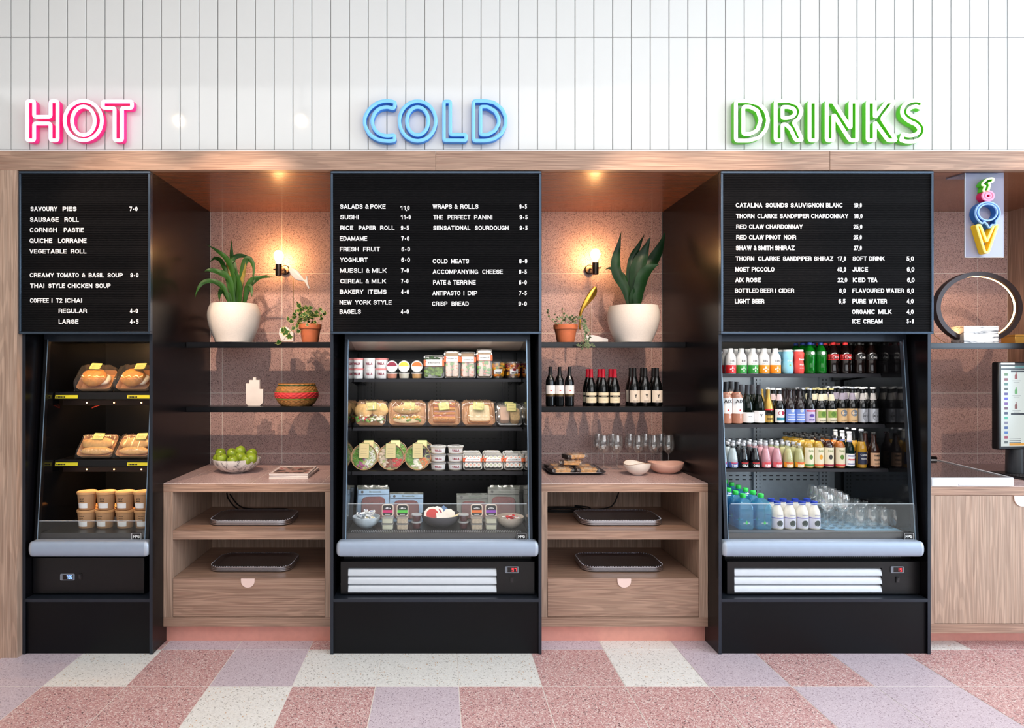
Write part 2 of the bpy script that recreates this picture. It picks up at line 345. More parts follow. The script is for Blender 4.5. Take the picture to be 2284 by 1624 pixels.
def text_mesh(s, m, w, h, depth=.0008, bold=.018, r=None, z=0, space=1.0):
    """flat lettering facing -y, w wide and h tall, centred on x; wrapped on a cylinder of radius r when given"""
    if all(c in GL for c in s): return stroke_text(s, m, w, h, depth, r, z)
    cu = bpy.data.curves.new('lettering', 'FONT'); cu.body = s; cu.size = 1; cu.offset = bold; cu.resolution_u = 3; cu.space_character = space
    o = bpy.data.objects.new('lettering', cu); COL.objects.link(o)
    me = bpy.data.meshes.new_from_object(o.evaluated_get(bpy.context.evaluated_depsgraph_get()))
    COL.objects.unlink(o); bpy.data.objects.remove(o); bpy.data.curves.remove(cu)
    xs = [v.co.x for v in me.vertices]; ys = [v.co.y for v in me.vertices]
    x0, x1, y0, y1 = min(xs), max(xs), min(ys), max(ys); kx = w / (x1 - x0); ky = h / (y1 - y0)
    vs = [((v.co.x - (x0 + x1) / 2) * kx, (v.co.y - y0) * ky) for v in me.vertices]
    fs = [tuple(p.vertices) for p in me.polygons]; bpy.data.meshes.remove(me)
    b = MB(); n = len(vs); out = []
    for off in (0, 1):
        for x, y in vs:
            if r: a = x / r; out.append((( r + depth * (1 - off) + .0003) * math.sin(a), -(r + depth * (1 - off) + .0003) * math.cos(a), z + y))
            else: out.append((x, -depth * (1 - off), z + y))
    from collections import Counter
    ec = Counter(); dirs = {}
    for f in fs:
        for i in range(len(f)):
            a, c = f[i], f[(i + 1) % len(f)]; k = (min(a, c), max(a, c)); ec[k] += 1; dirs[k] = (a, c)
    allf = list(fs) + [tuple(n + i for i in reversed(f)) for f in fs]
    for k, ct in ec.items():
        if ct == 1: a, c = dirs[k]; allf.append((c, a, a + n, c + n))
    b.add(out, allf)
    return b.mesh('lettering', m, smooth=False)
ORD = ['first', 'second', 'third', 'fourth', 'fifth', 'sixth', 'seventh', 'eighth', 'ninth', 'tenth', 'eleventh', 'twelfth']
def cr3(pts, n=6):
    P = [Vector(p) for p in pts]; m = len(P); out = []
    for i in range(m - 1):
        p0, p1, p2, p3 = P[max(0, i - 1)], P[i], P[i + 1], P[min(m - 1, i + 2)]
        for k in range(n): t = k / n; out.append(.5 * ((2 * p1) + (p2 - p0) * t + (2 * p0 - 5 * p1 + 4 * p2 - p3) * t * t + (3 * p1 - p0 - 3 * p2 + p3) * t ** 3))
    return out + [P[-1]]
def rrect(x0, x1, y0, y1, r, n=4):
    pts = []
    for cx, cy, a in ((x1 - r, y1 - r, 0), (x0 + r, y1 - r, PI / 2), (x0 + r, y0 + r, PI), (x1 - r, y0 + r, 1.5 * PI)):
        for i in range(n + 1): t = a + PI / 2 * i / n; pts.append((cx + r * math.cos(t), cy + r * math.sin(t)))
    return pts
def loft(mb, rings, cap0=True, cap1=True):
    n = len(rings[0]); vs = [p for r in rings for p in r]; fs = []
    for k in range(len(rings) - 1):
        for i in range(n): j = (i + 1) % n; fs.append((k * n + i, k * n + j, (k + 1) * n + j, (k + 1) * n + i))
    if cap0: fs.append(tuple(range(n - 1, -1, -1)))
    if cap1: fs.append(tuple((len(rings) - 1) * n + i for i in range(n)))
    return mb.add(vs, fs)
# ================================================================== the setting
YB = YS(417.8); YW = YS(416); YK = YS(333.5); YF = YS(423); ZS = 2.574
def tile(mbx, name, par, m):
    o = obj(name, mbx, m, par, smooth=False); return o
# floor: grout bed with tiles proud of it
fl = struct('floor', MB().box(-6, 8, -5, 4.6, -.05, -.0015), GROUTL)
ROWS = [(3.0355 + .4 * j, 3.4355 + .4 * j) for j in range(-4, 4)]
PAT = {-1: {-7: 'B', -6: 'B', -5: 'A', -4: 'A', -3: 'C', -2: 'A', -1: 'B', 0: 'A', 1: 'A', 2: 'A', 3: 'A', 4: 'B', 5: 'B', 6: 'A', 7: 'C'},
       0: {-7: 'A', -6: 'B', -5: 'C', -4: 'A', -3: 'B', -2: 'C', -1: 'C', 0: 'C', 1: 'A', 2: 'C', 3: 'B', 4: 'A', 5: 'B', 6: 'A', 7: 'A'},
       1: {-4: 'B', -3: 'B', -2: 'A', 1: 'B', 2: 'C', 3: 'B', 6: 'C', 7: 'A'}}
TM = {'A': TER_A, 'B': TER_B, 'C': TER_C}; _tm = {}
for key, m in TM.items():
    g = .0020; _tm[key] = MB().box(g, .4 - g, g, .4 - g, -.001, 0.0, .0004).mesh('tile', m, smooth=False)
for j in range(-4, 2):
    for k in range(-8, 9):
        kind = PAT.get(j, {}).get(k) or R.choice('AABC')
        link('tile', _tm[kind], fl, (.0954 + .4 * k, 3.0355 + .4 * j, 0))
# upper wall of tall white tiles
wa = struct('wall_back', MB().box(-6, 8, YW + .006, YW + .1, ZS + .1, 4.0).box(-6, 8, YK + .008, YK + .1, 0, ZS + .1), GROUTD)
pw = 41.95 / 416; x0 = (24 - CU) / 416; gz = .0022
hz = Z(82.5, YW)
tw = MB().box(gz, pw - gz, 0, .01, 0, .600, .0016).mesh('tile', TILEW, smooth=False)
for k in range(-6, 60):
    for zz in (hz - .6025, hz + .0025):
        o = link('tile', tw, wa, (x0 + pw * k, YW + R.uniform(-.0002, .0002), zz)); o.rotation_euler = (R.uniform(-.0012, .0012), 0, R.uniform(-.003, .003))
struct('trim_3', MB().box(-6, 8, YW - .004, YW + .008, 2.676, hz - .606), WHITE)
# pink terrazzo wall tiles in the three niches
def wtiles(xa, xb, joints):
    xs = [xa] + [j for j in joints if xa < j < xb] + [xb]; zs = [.86, .960, 1.3627, 1.7639, 2.163, ZS]
    for a, b in zip(xs, xs[1:]):
        for c, d in zip(zs, zs[1:]):
            g = .0018
            obj('tile', MB().box(a + g, b - g, YK, YK + .009, c + g, d - g, .0006), TER_W, wa, smooth=False)
obj('tile_joint', MB().box(-1.6, 3.9, YK + .0012, YK + .008, .86, ZS), GROUTL, wa)
wtiles(-1.5285, -.5795, [-1.449, -1.050, -.650]); wtiles(.5485, 1.4928, [.622, 1.0234, 1.425]); wtiles(2.6265, 3.8025, [2.803, 3.203, 3.604])
struct('wall_right', MB().box(3.803, 3.9, 3.42, YK + .05, .0, ZS), OAKZ)
struct('ceiling', MB().box(-6, 8, -5, YW + .1, 4.0, 4.1), mat('white ceiling paint', (236, 234, 230), .8))
struct('wall_left', MB().box(-6.1, -6, -5, 4.6, 0, 4.0), mat('warm white wall paint', (232, 224, 214), .8))
bm_ = struct('trim_1')                                    # oak beam of three boards over the niches
for a, b in ((-6, X(972, YF) - .001), (X(972, YF) + .001, X(1851, YF) - .001), (X(1851, YF) + .001, 8)):
    bev(obj('plank', MB().box(a, b, YF, YF + .045, ZS, 2.6745), OAKX, bm_), .001)
struct('trim_2', MB().box(-1.53, -.58, YF + .04, YK + .01, ZS, ZS + .03).box(.548, 1.4935, YF + .04, YK + .01, ZS, ZS + .03).box(2.6257, 3.803, YF + .04, YK + .01, ZS, ZS + .03), OAKS)
struct('trim_4', MB().box(-3.4, X(38, YF), YF, YF + .5, 0, ZS - .0015), OAKZ)          # oak end post
struct('trim_5', MB().box(-6, 8, 3.5, 4.3, ZS + .03, ZS + .1), BLACK)

# ================================================================== black surrounds
T = .0155
def surround(xa, xb, label):
    t = thing('display_surround', label, 'surround', ((xa + xb) / 2, YB, 0), group='black surrounds of the display fridges')
    w = (xb - xa) / 2; D = YK - YB
    for s in (-1, 1):
        a, b = (-w, -w + T) if s < 0 else (w - T, w)
        obj('side_panel', MB().box(a, b, .002, D, 0, ZS), BLACK, t)
        obj('edge_strip', MB().box(a - .0003, b + .0003, 0, .0022, 0, ZS), BFRAME, t)
    z1 = Z(1336, YB); z0 = Z(1343, YB)
    obj('front_panel', MB().box(-w + T, w - T, .012, .03, 0, z0), mat('black laminate front', (5, 6, 10), .4, vary=.25, scale=3, spec=.22), t)
    obj('ledge', MB().box(-w + T, w - T, .0, D, z0, z1), BFRAME, t)
    obj('back_panel', MB().box(-w + T, w - T, D - .02, D, z1, ZS), BLACK, t)
    return t
B1, B2, B3 = (-2.2236, -1.5294), (-.5792, .5481), (1.4935, 2.6257)
surround(*B1, 'narrow black surround framing the hot food cabinet under the pink sign')
surround(*B2, 'tall black surround framing the cold food fridge under the blue sign')
surround(*B3, 'tall black surround framing the drinks fridge under the green sign')

# ================================================================== letter boards
YL = YS(422)
FELT = mat('black letter board felt', (12, 11, 13), .9, vary=.2, scale=60, spec=.15)
BF2 = mat('metal frame with painted sky tint', (70, 84, 100), .24, metal=.75)  # blue sky reflection put into the frame colour
def board(xa, xb, label, words):
    z1 = Z(381.5, YL); z0 = Z(745, YL); t = thing('letter_board', label, 'menu board', ((xa + xb) / 2, YL, z0), group=None)
    w = (xb - xa) / 2; h = z1 - z0; fw = .0125
    for a, b, c, d in ((-w, w, h - fw, h), (-w, w, 0, fw), (-w, -w + fw, fw, h - fw), (w - fw, w, fw, h - fw)):
        bev(obj('frame_bar', MB().box(a, b, 0, .028, c, d), BF2, t), .002)
    n = int((h - 2 * fw) / .0092); st = (h - 2 * fw) / n; prof = []
    for i in range(n):
        z = fw + i * st; prof += [(.009, z), (.0062, z + st * .15), (.0062, z + st * .72), (.009, z + st * .85)]
    prof.append((.009, h - fw)); prof += [(.02, h - fw), (.02, fw)]
    obj('felt_panel', MB().side([(y, z) for y, z in reversed(prof)], -w + fw, w - fw), FELT, t, smooth=False)
    YT = YL + .0055
    for s, u0, u1, v in words:
        hh = .0236 if s not in ('.',) else .006
        x_0, x_1 = X(u0, YT), X(u1, YT); zc = Z(v, YT) - z0
        s2 = s
        me = text_mesh(s, LETT, x_1 - x_0, hh, .0012, bold=.022, space=1.08)
        link('lettering', me, t, ((x_0 + x_1) / 2 - (xa + xb) / 2, .0054, zc - hh / 2))
def price(s, u0, u1, v, low=0):
    # digits with a raised (or low) dot between them
    k = s.index('.'); a, b = s[:k], s[k + 1:]; w = u1 - u0; n = len(a) + len(b)
    dw = (w - 4) / (n + .15) if not low else (w - 1.5) / n
    ua = u0 + dw * len(a) - 1; ub = u1 - dw * len(b) + 1
    return [(a, u0, ua, v), ('.', (ua + ub) / 2 - 1.15, (ua + ub) / 2 + 1.15, v + (5.5 if low else 1)), (b, ub, u1, v)]
w1 = [('SAVOURY', 68, 128, 466), ('PIES', 140, 171, 466), ('SAUSAGE', 67, 131, 490), ('ROLL', 144, 176, 490), ('CORNISH', 66.5, 127, 513.3), ('PASTIE', 142.5, 187, 513.3),
      ('QUICHE', 66, 116.5, 537), ('LORRAINE', 130, 193, 537), ('VEGETABLE', 66, 149, 560.6), ('ROLL', 158, 193, 560.6), ('CREAMY', 66.5, 120.5, 614), ('TOMATO', 127, 176, 614),
      ('&', 183, 190, 614), ('BASIL', 198, 232, 614), ('SOUP', 240, 274, 614), ('THAI', 67.5, 99, 637.5), ('STYLE', 108, 145, 637.5), ('CHICKEN', 151, 206, 637.5), ('SOUP', 213, 247, 637.5),
      ('COFFEE', 67, 109, 670.3), ('I', 115, 117.3, 670.3), ('T2', 125, 139, 670.3), ('ICHAI', 146, 183, 670.3), ('REGULAR', 131, 194, 693.7), ('LARGE', 131, 175, 717.5)]
w1 += price('7.0', 289, 307, 466) + price('9.0', 291, 309, 614) + price('4.0', 290, 308, 693.7) + price('4.5', 290, 309, 717.5)
w2 = [('SALADS', 758.5, 809, 461), ('&', 814.5, 822, 461), ('POKE', 826, 860, 461), ('SUSHI', 759, 800, 484.6), ('RICE', 759, 788, 508.5), ('PAPER', 800, 838, 508.5), ('ROLL', 848, 880, 508.5),
      ('EDAMAME', 758, 819, 532.2), ('FRESH', 758, 800, 556), ('FRUIT', 810, 847.5, 556), ('YOGHURT', 758.5, 820, 579.7), ('MUESLI', 758.5, 809, 603.5), ('&', 816.5, 824, 603.5), ('MILK', 830, 862, 603.5),
      ('CEREAL', 759, 809, 627.3), ('&', 815.5, 823, 627.3), ('MILK', 829, 861, 627.3), ('BAKERY', 758, 810.5, 651), ('ITEMS', 820.5, 862.5, 651), ('NEW', 757.5, 784.5, 674.6), ('YORK', 792, 827, 674.6),
      ('STYLE', 833, 873.5, 674.6), ('BAGELS', 757.5, 805, 695.3), ('WRAPS', 965, 1008, 461), ('&', 1013.5, 1020.5, 461), ('ROLLS', 1026.5, 1067, 461), ('THE', 966.5, 988.5, 484.8), ('PERFECT', 998.5, 1049, 484.8),
      ('PANINI', 1057.5, 1098, 484.8), ('SENSATIONAL', 966, 1049, 508.6), ('SOURDOUGH', 1059, 1134.5, 508.6), ('COLD', 965, 998.5, 582.6), ('MEATS', 1006, 1046, 582.6), ('ACCOMPANYING', 965, 1066.5, 606.3),
      ('CHEESE', 1075.5, 1121.5, 606.3), ('PATE', 966, 995, 630), ('&', 998.5, 1005, 630), ('TERRINE', 1010.5, 1061, 630), ('ANTIPASTO', 964.5, 1027, 653.8), ('I', 1033.5, 1035.8, 653.8), ('DIP', 1043, 1064.5, 653.8),
      ('CRISP', 963.5, 998, 677.6), ('BREAD', 1007, 1045.5, 677.6)]
for s, a, b, v in (('9.5', 894, 912, 508.5), ('7.0', 895, 913, 532.2), ('6.0', 895.5, 914.5, 556), ('6.0', 895, 914.5, 579.7), ('7.0', 894.5, 912, 603.5), ('7.0', 894.5, 911, 627.3), ('4.0', 894.5, 912.5, 651),
                   ('4.0', 894, 912, 695.3), ('9.5', 1158.5, 1175, 461), ('9.5', 1159, 1176.5, 484.8), ('9.5', 1159, 1176.5, 508.6), ('8.0', 1158, 1176, 582.6), ('8.5', 1157.5, 1175, 606.3), ('6.0', 1157.5, 1175, 630),
                   ('7.5', 1157.5, 1175, 653.8), ('9.0', 1156.5, 1175, 677.6), ('11.0', 894, 916, 484.6)): w2 += price(s, a, b, v)
w2 += price('11.0', 893, 913.5, 464, 1)
w3 = [('CATALINA', 1641, 1700, 458), ('SOUNDS', 1707.5, 1757, 458), ('SAUVIGNON', 1763, 1836.5, 458), ('BLANC', 1842, 1879.5, 458), ('THORN', 1641.5, 1682.5, 482), ('CLARKE', 1689, 1733, 482), ('SANDPIPER', 1739, 1804.5, 482),
      ('CHARDONNAY', 1809, 1891.5, 482), ('RED', 1642, 1665.5, 505.8), ('CLAW', 1670.5, 1703.5, 505.8), ('CHARDONNAY', 1708, 1790, 505.8), ('RED', 1642, 1665.5, 529.5), ('CLAW', 1670.5, 1703.5, 529.5), ('PINOT', 1708, 1741, 529.5),
      ('NOIR', 1748, 1775.5, 529.5), ('SHAW', 1641, 1676, 553.3), ('&', 1680.5, 1687, 553.3), ('SMITH', 1690, 1724.5, 553.3), ('SHIRAZ', 1728, 1772, 553.3), ('THORN', 1640.5, 1682, 577), ('CLARKE', 1690.5, 1739.5, 577),
      ('SANDPIPER', 1746, 1810, 577), ('SHIRAZ', 1815.5, 1858, 577), ('MOET', 1640, 1671, 601), ('PICCOLO', 1676.5, 1727, 601), ('AIX', 1640, 1658, 624.7), ('ROSE', 1664, 1696.5, 624.7), ('BOTTLED', 1639, 1692, 648.5),
      ('BEER', 1695.5, 1724.5, 648.5), ('I', 1729, 1731.2, 648.5), ('CIDER', 1736.5, 1771, 648.5), ('LIGHT', 1639, 1672, 672), ('BEER', 1677, 1704.5, 672), ('SOFT', 1901.5, 1933, 577), ('DRINK', 1938, 1972.5, 577),
      ('JUICE', 1901, 1935.5, 601), ('ICED', 1902, 1930, 624.7), ('TEA', 1935, 1956.5, 624.7), ('FLAVOURED', 1901, 1972, 648.5), ('WATER', 1976, 2015.5, 648.5), ('PURE', 1901, 1931, 672), ('WATER', 1937, 1978, 672),
      ('ORGANIC', 1900, 1951.5, 695.6), ('MILK', 1959, 1988, 695.6), ('ICE', 1901, 1918.5, 716.8), ('CREAM', 1925, 1968, 716.8)]
for s, a, b, v in (('19.0', 1904, 1922, 458), ('18.0', 1904, 1923.5, 482), ('25.0', 1903.5, 1923, 505.8), ('25.0', 1903.5, 1922, 529.5), ('27.0', 1904, 1922, 553.3), ('17.0', 1868, 1886.5, 577), ('40.0', 1867, 1887, 601),
                   ('22.0', 1868, 1889.5, 624.7), ('8.0', 1871.5, 1886.5, 648.5), ('6.5', 1870, 1885.5, 672), ('5.0', 2021.5, 2038, 577), ('6.0', 2022.5, 2039, 601), ('6.0', 2023, 2039.5, 624.7), ('6.0', 2023, 2038, 648.5),
                   ('4.0', 2022, 2037.5, 672), ('4.0', 2022, 2037.5, 695.6)): w3 += price(s, a, b, v, 1)
w3 += price('5.0', 2022, 2038, 716.8)
board(X(41, YL), X(335, YL), 'narrow black menu board of hot food, savoury pies to coffee', w1)
board(X(737.5, YL), X(1207.5, YL), 'wide black menu board of cold food, salads to crisp bread', w2)
board(X(1608, YL), X(2083, YL), 'wide black menu board of wines, beers and soft drinks', w3)

# ================================================================== neon letters
def neonmats(n, face, side, es, eb=0.0):
    a = mat('neon face ' + n, face, .35, emit=es, vary=0, ecol=face); b = mat('neon channel ' + n, side, .4, emit=eb, vary=0); return a, b
NP = neonmats('pink', (255, 214, 240), (246, 32, 136), 1.15, .22)
NB = neonmats('blue', (120, 190, 250), (40, 130, 220), .30, .08)
NG = neonmats('green', (240, 255, 222), (84, 190, 24), 1.25, .16)
def roundpoly(pts, r=4.5):
    out = []; n = len(pts)
    for i in range(n):
        p = Vector(pts[i]); a = Vector(pts[i - 1]) - p; b = Vector(pts[(i + 1) % n]) - p
        q = min(r, a.length * .45, b.length * .45); p0 = p + a.normalized() * q; p1 = p + b.normalized() * q
        for k in range(4): t = k / 3; out.append(tuple(p0 * (1 - t) ** 2 + p * 2 * t * (1 - t) + p1 * t * t))
    return out
def ell(cx, cz, rx, rz, n=40): return [(cx + rx * math.cos(2 * PI * i / n), cz + rz * math.sin(2 * PI * i / n)) for i in range(n)]
def smoothc(pts, closed=True, n=4):
    P = [Vector(p) for p in pts]; m = len(P); out = []
    for i in range(m if closed else m - 1):
        p0, p1, p2, p3 = (P[(i + k) % m] if closed else P[max(0, min(m - 1, i + k))] for k in (-1, 0, 1, 2))
        for k in range(n):
            t = k / n; out.append(tuple(.5 * ((2 * p1) + (p2 - p0) * t + (2 * p0 - 5 * p1 + 4 * p2 - p3) * t * t + (3 * p1 - p0 - 3 * p2 + p3) * t ** 3)))
    if not closed: out.append(tuple(P[-1]))
    return out
def channel(loops, w, y0, y1, faces=0.55):
    """closed loops in x,z: a channel wall w thick from y0 (front) to y1, and a half-round light tube along its front edge"""
    body = MB(); face = MB()
    for L in loops:
        n = len(L); N = []
        for i in range(n):
            t = Vector(L[(i + 1) % n]) - Vector(L[i - 1]); t.normalize(); N.append((-t[1], t[0]))
        for mb, sec in ((body, [(-.5, y0 + .006), (.5, y0 + .006), (.5, y1), (-.5, y1)]), (face, [(-.5, y0 + .0062), (-.5, y0 + .003), (-.28, y0), (.28, y0), (.5, y0 + .003), (.5, y0 + .0062)])):
            m = len(sec); vs = []; fs = []
            for i in range(n):
                for q, y in sec: vs.append((L[i][0] + N[i][0] * q * w, y, L[i][1] + N[i][1] * q * w))
            for i in range(n):
                k = (i + 1) % n
                for j in range(m): jj = (j + 1) % m; fs.append((i * m + j, i * m + jj, k * m + jj, k * m + j))
            mb.add(vs, fs)
    return body, face
YN = YW - .047
def neon(ch, word, loops, mats, ox, cname, extra, rnd=9):
    k = YN / F / 3.005
    L = [[((p[0] / 3.005 + ox - CU) * YN / F, H - (p[1] / 3.005 + 160 - CV) * YN / F) for p in lp] for lp in loops]
    cx = sum(p[0] for p in L[0]) / len(L[0]); cz = min(p[1] for p in L[0])
    L = [[(x - cx, z - cz) for x, z in lp] for lp in L]
    t = thing('neon_letter', f'{cname} neon letter {ch} of the {word} sign{extra}', 'neon letter', (cx, YN, cz), group=f'{cname} neon letters on white tiles')
    body, face = channel(L, .0185, 0, .036)
    obj('channel', body, mats[1], t); obj('light_tube', face, mats[0], t)
    pins = MB()
    for lp in L:
        for q in (0, len(lp) // 2): pins.box(lp[q][0] - .003, lp[q][0] + .003, .03, YW - YN + .001, lp[q][1] - .003, lp[q][1] + .003)
    o = obj('standoff_pins', pins, CLEAR, t); o['kind'] = 'stuff'
rp = roundpoly
neon('H', 'HOT', [rp([(178, 195), (225, 195), (225, 300), (335, 300), (335, 195), (382, 195), (382, 458), (335, 458), (335, 345), (225, 345), (225, 458), (178, 458)], 12)], NP, 0, 'pink', '')
neon('O', 'HOT', [ell(555, 325, 125, 132), ell(556, 327, 76, 96)], NP, 0, 'pink', '')
neon('T', 'HOT', [rp([(686, 197), (882, 197), (882, 240), (815, 240), (815, 458), (765, 458), (765, 240), (686, 240)], 12)], NP, 0, 'pink', '')
neon('C', 'COLD', [smoothc([(540, 203), (490, 193), (430, 205), (375, 245), (345, 295), (340, 330), (345, 365), (375, 418), (430, 452), (490, 462), (536, 458), (540, 440), (534, 424), (490, 428), (440, 415), (405, 380), (390, 330), (405, 280), (440, 245), (490, 235), (530, 243), (541, 225)])], NB, 700, 'blue', '')
neon('O', 'COLD', [ell(695, 328, 122, 133), ell(695, 328, 72, 94)], NB, 700, 'blue', '')
neon('L', 'COLD', [rp([(872, 197), (915, 197), (915, 420), (1020, 420), (1020, 458), (872, 458)], 12)], NB, 700, 'blue', '')
neon('D', 'COLD', [rp([(1070, 193), (1150, 193), (1210, 205), (1260, 245), (1286, 300), (1286, 355), (1260, 410), (1210, 448), (1150, 460), (1070, 460)], 16), rp([(1118, 232), (1165, 232), (1215, 262), (1240, 310), (1240, 345), (1215, 392), (1165, 420), (1118, 420)], 12)], NB, 700, 'blue', '')
neon('D', 'DRINKS', [rp([(355, 195), (440, 195), (510, 212), (555, 258), (573, 322), (555, 390), (510, 440), (440, 460), (355, 460)], 16), rp([(405, 232), (450, 232), (500, 258), (522, 322), (500, 388), (455, 415), (405, 415)], 12)], NG, 1524, 'green', '')
neon('R', 'DRINKS', [rp([(622, 195), (715, 193), (775, 215), (798, 262), (778, 312), (742, 337), (765, 375), (800, 456), (757, 456), (722, 380), (690, 350), (668, 350), (668, 458), (622, 458)], 12), rp([(668, 234), (710, 234), (745, 247), (755, 270), (742, 295), (705, 308), (668, 308)], 10)], NG, 1524, 'green', '')
neon('I', 'DRINKS', [rp([(850, 197), (898, 197), (898, 458), (850, 458)], 12)], NG, 1524, 'green', '')
neon('N', 'DRINKS', [rp([(965, 197), (1010, 197), (1125, 378), (1125, 197), (1170, 197), (1170, 458), (1122, 458), (1010, 282), (1010, 458), (965, 458)], 12)], NG, 1524, 'green', '')
neon('K', 'DRINKS', [rp([(1240, 197), (1288, 197), (1288, 305), (1370, 197), (1422, 197), (1335, 312), (1432, 458), (1376, 458), (1288, 335), (1288, 458), (1240, 458)], 12)], NG, 1524, 'green', '')
_sk = smoothc([(1606, 222), (1570, 210), (1530, 216), (1498, 240), (1494, 280), (1530, 312), (1575, 335), (1606, 375), (1596, 418), (1555, 442), (1510, 446), (1470, 436)], False, 4)
_a, _b = [], []
for i, p in enumerate(_sk):
    q = Vector(_sk[min(i + 1, len(_sk) - 1)]) - Vector(_sk[max(i - 1, 0)]); q.normalize(); _a.append((p[0] - q[1] * 21, p[1] + q[0] * 21)); _b.append((p[0] + q[1] * 21, p[1] - q[0] * 21))
neon('S', 'DRINKS', [rp(_a + _b[::-1], 8)], NG, 1524, 'green', '')

# ================================================================== track spotlights (out of frame, seen as glints on the tiles; the last added to warm the end section)
for i, (sx, sy, sz, tx) in enumerate(SPOTS):
    d = (Vector((tx, 4.1, 1.45)) - Vector((sx, sy, sz))).normalized()
    t = thing('track_spotlight', f'white ceiling track spotlight aimed at the shelves, {ORD[i]} along the track', 'spotlight', (sx, sy, sz))
    q = d.to_track_quat('-Z', 'Y').to_euler()
    obj('housing', MB().lathe([(0, -.01), (.045, -.01), (.048, -.008), (.048, .14), (.0, .14)], 20), WHITE, t, rot=q)
    obj('lens', MB().lathe([(0, -.014), (.036, -.014), (.036, -.011), (0, -.011)], 20), mat('warm lamp lens', (255, 226, 190), .3, emit=60, vary=0), t, rot=q)
    obj('stem', MB().tube([(0, 0, .1), (0, 0, 4.0 - sz)], .008), WHITE, t)

# ================================================================== niche cabinets and counters
YC = YS(402)
ZT = .892
def handle(par, u0, u1, v0, v1, Yf, org):
    r = (X(u1, Yf) - X(u0, Yf)) / 2; cx = (X(u0, Yf) + X(u1, Yf)) / 2; zt = Z(v0, Yf)
    pts = [(cx - r - .001, zt + .001), (cx - r, zt - .006)] + [(cx + r * math.cos(a), zt - .012 + (r * .95) * math.sin(a)) for a in [PI + PI * i / 14 for i in range(15)]] + [(cx + r, zt - .006), (cx + r + .001, zt + .001)]
    mb = MB().prism([(x - org[0], z - org[2]) for x, z in pts][::-1], Yf - .004 - org[1], Yf - .0005 - org[1])
    mb.box(cx - r - org[0], cx + r - org[0], Yf - .004 - org[1], Yf + .02 - org[1], zt + .0005 - org[2], zt + .0025 - org[2])
    return obj('handle', mb, PINKH, par)
def niche_cabinet(xa, xb, ul, ur, drawer_u, hu, label):
    org = ((xa + xb) / 2, YC, 0); t = thing('niche_cabinet', label, 'cabinet', org, group=None)
    w = (xb - xa) / 2; D = YK - YC - .01; c = org[0]
    il, ir = X(ul, YC) - c, X(ur, YC) - c
    zz = lambda v: Z(v, YC)
    p = lambda n, b, m: bev(obj(n, b, m, t), .0008, 1)
    p('top_rail', MB().box(-w, w, 0, .022, zz(1098), ZT - .004), OAKX)
    p('stile', MB().box(-w, il, 0, .022, zz(1377), zz(1098)), OAKZ); p('stile', MB().box(ir, w, 0, .022, zz(1377), zz(1098)), OAKZ)
    p('bottom_rail', MB().box(-w, w, 0, .022, zz(1398), zz(1377)), OAKX)
    p('side_board', MB().box(-w, il - .002, .022, D, .1, zz(1080)), OAKZ); p('side_board', MB().box(ir + .002, w, .022, D, .1, zz(1080)), OAKZ)
    p('back_board', MB().box(il - .002, ir + .002, D - .1, D - .085, .1, zz(1080)), OAKZ)
    p('shelf_board', MB().box(il, ir, .003, D - .1, zz(1204), zz(1184)), OAKX)
    p('deck_board', MB().box(il, ir, .006, D - .1, zz(1290) - .018, zz(1290) - .001), OAKX)
    p('under_top', MB().box(il, ir, .022, D - .1, zz(1085), ZT - .006), OAKX)
    dr = p('drawer', MB().box(il + .002, ir - .002, .001, .02, zz(1376), zz(1290.5)), OAKX)
    handle(dr, hu, hu + 30, 1291.5, 1309, YC, org)
    o = obj('plinth', MB().box(-w, w, YS(398.5) - YC + .01, YS(398.5) - YC + .025, 0, .0945), COPPER, t)
    # counter slab of terrazzo tiles
    ct = thing('countertop', 'pink speckled tiled counter ' + ('under the fruit bowl' if xa < 0 else 'under the cracker tray'), 'countertop', (c, YC, ZT - .004))
    obj('bed', MB().box(-w + .001, w - .001, .002, YK - YC - .002, .0002, .0022), GROUTL, ct)
    return org, w, ct
def ctiles(ct, org, xs, ys, yoff=0):
    for a, b in zip(xs, xs[1:]):
        for c, d in zip(ys, ys[1:]):
            g = .0018; obj('tile', MB().box(a + g - org[0], b - g - org[0], c + g - org[1], d - g - org[1], .001, .004, .0005), TER_T, ct, smooth=False)
o_, w_, c_ = niche_cabinet(-1.529, -.5795, 385, 725, None, 538, 'oak open cabinet with a drawer between hot cabinet and cold fridge')
ctiles(c_, o_, [-1.528, -1.433, -1.042, -.649, -.5805], [YC, 3.934, YK - .002])
o_, w_, c_ = niche_cabinet(.5485, 1.493, 1221, 1559.5, None, 1377, 'oak open cabinet with a drawer between cold fridge and drinks fridge')
ctiles(c_, o_, [.5495, .632, 1.025, 1.424, 1.492], [YC, 3.934, YK - .002])
# shelves
SH = mat('black steel shelf', (26, 27, 31), .22, metal=.3, vary=.05)
YH = YS(369); ZH1 = Z(763, YH); ZH2 = Z(907, YH)
def shelf(xa, xb, z, label):
    t = thing('wall_shelf', label, 'shelf', ((xa + xb) / 2, YH, z), group='black wall shelves')
    w = (xb - xa) / 2 - .0006
    bev(obj('board', MB().box(-w, w, 0, 0.20, -.03, 0), SH, t), .0015)
    obj('lip', MB().box(-w, w, .004, .012, -.034, -.0302), SH, t)
shelf(-1.529, -.5795, ZH1, 'upper black steel shelf holding the strappy plant and the ivy')
shelf(-1.529, -.5795, ZH2, 'lower black steel shelf under the woven basket')
shelf(.5485, 1.493, ZH1, 'upper black steel shelf holding the broad leaved plant and gold whale')
shelf(.5485, 1.493, ZH2, 'lower black steel shelf under the nine dark wine bottles')
shelf(2.626, 3.802, Z(765.5, YH), 'black steel shelf under the lit ring lamp')
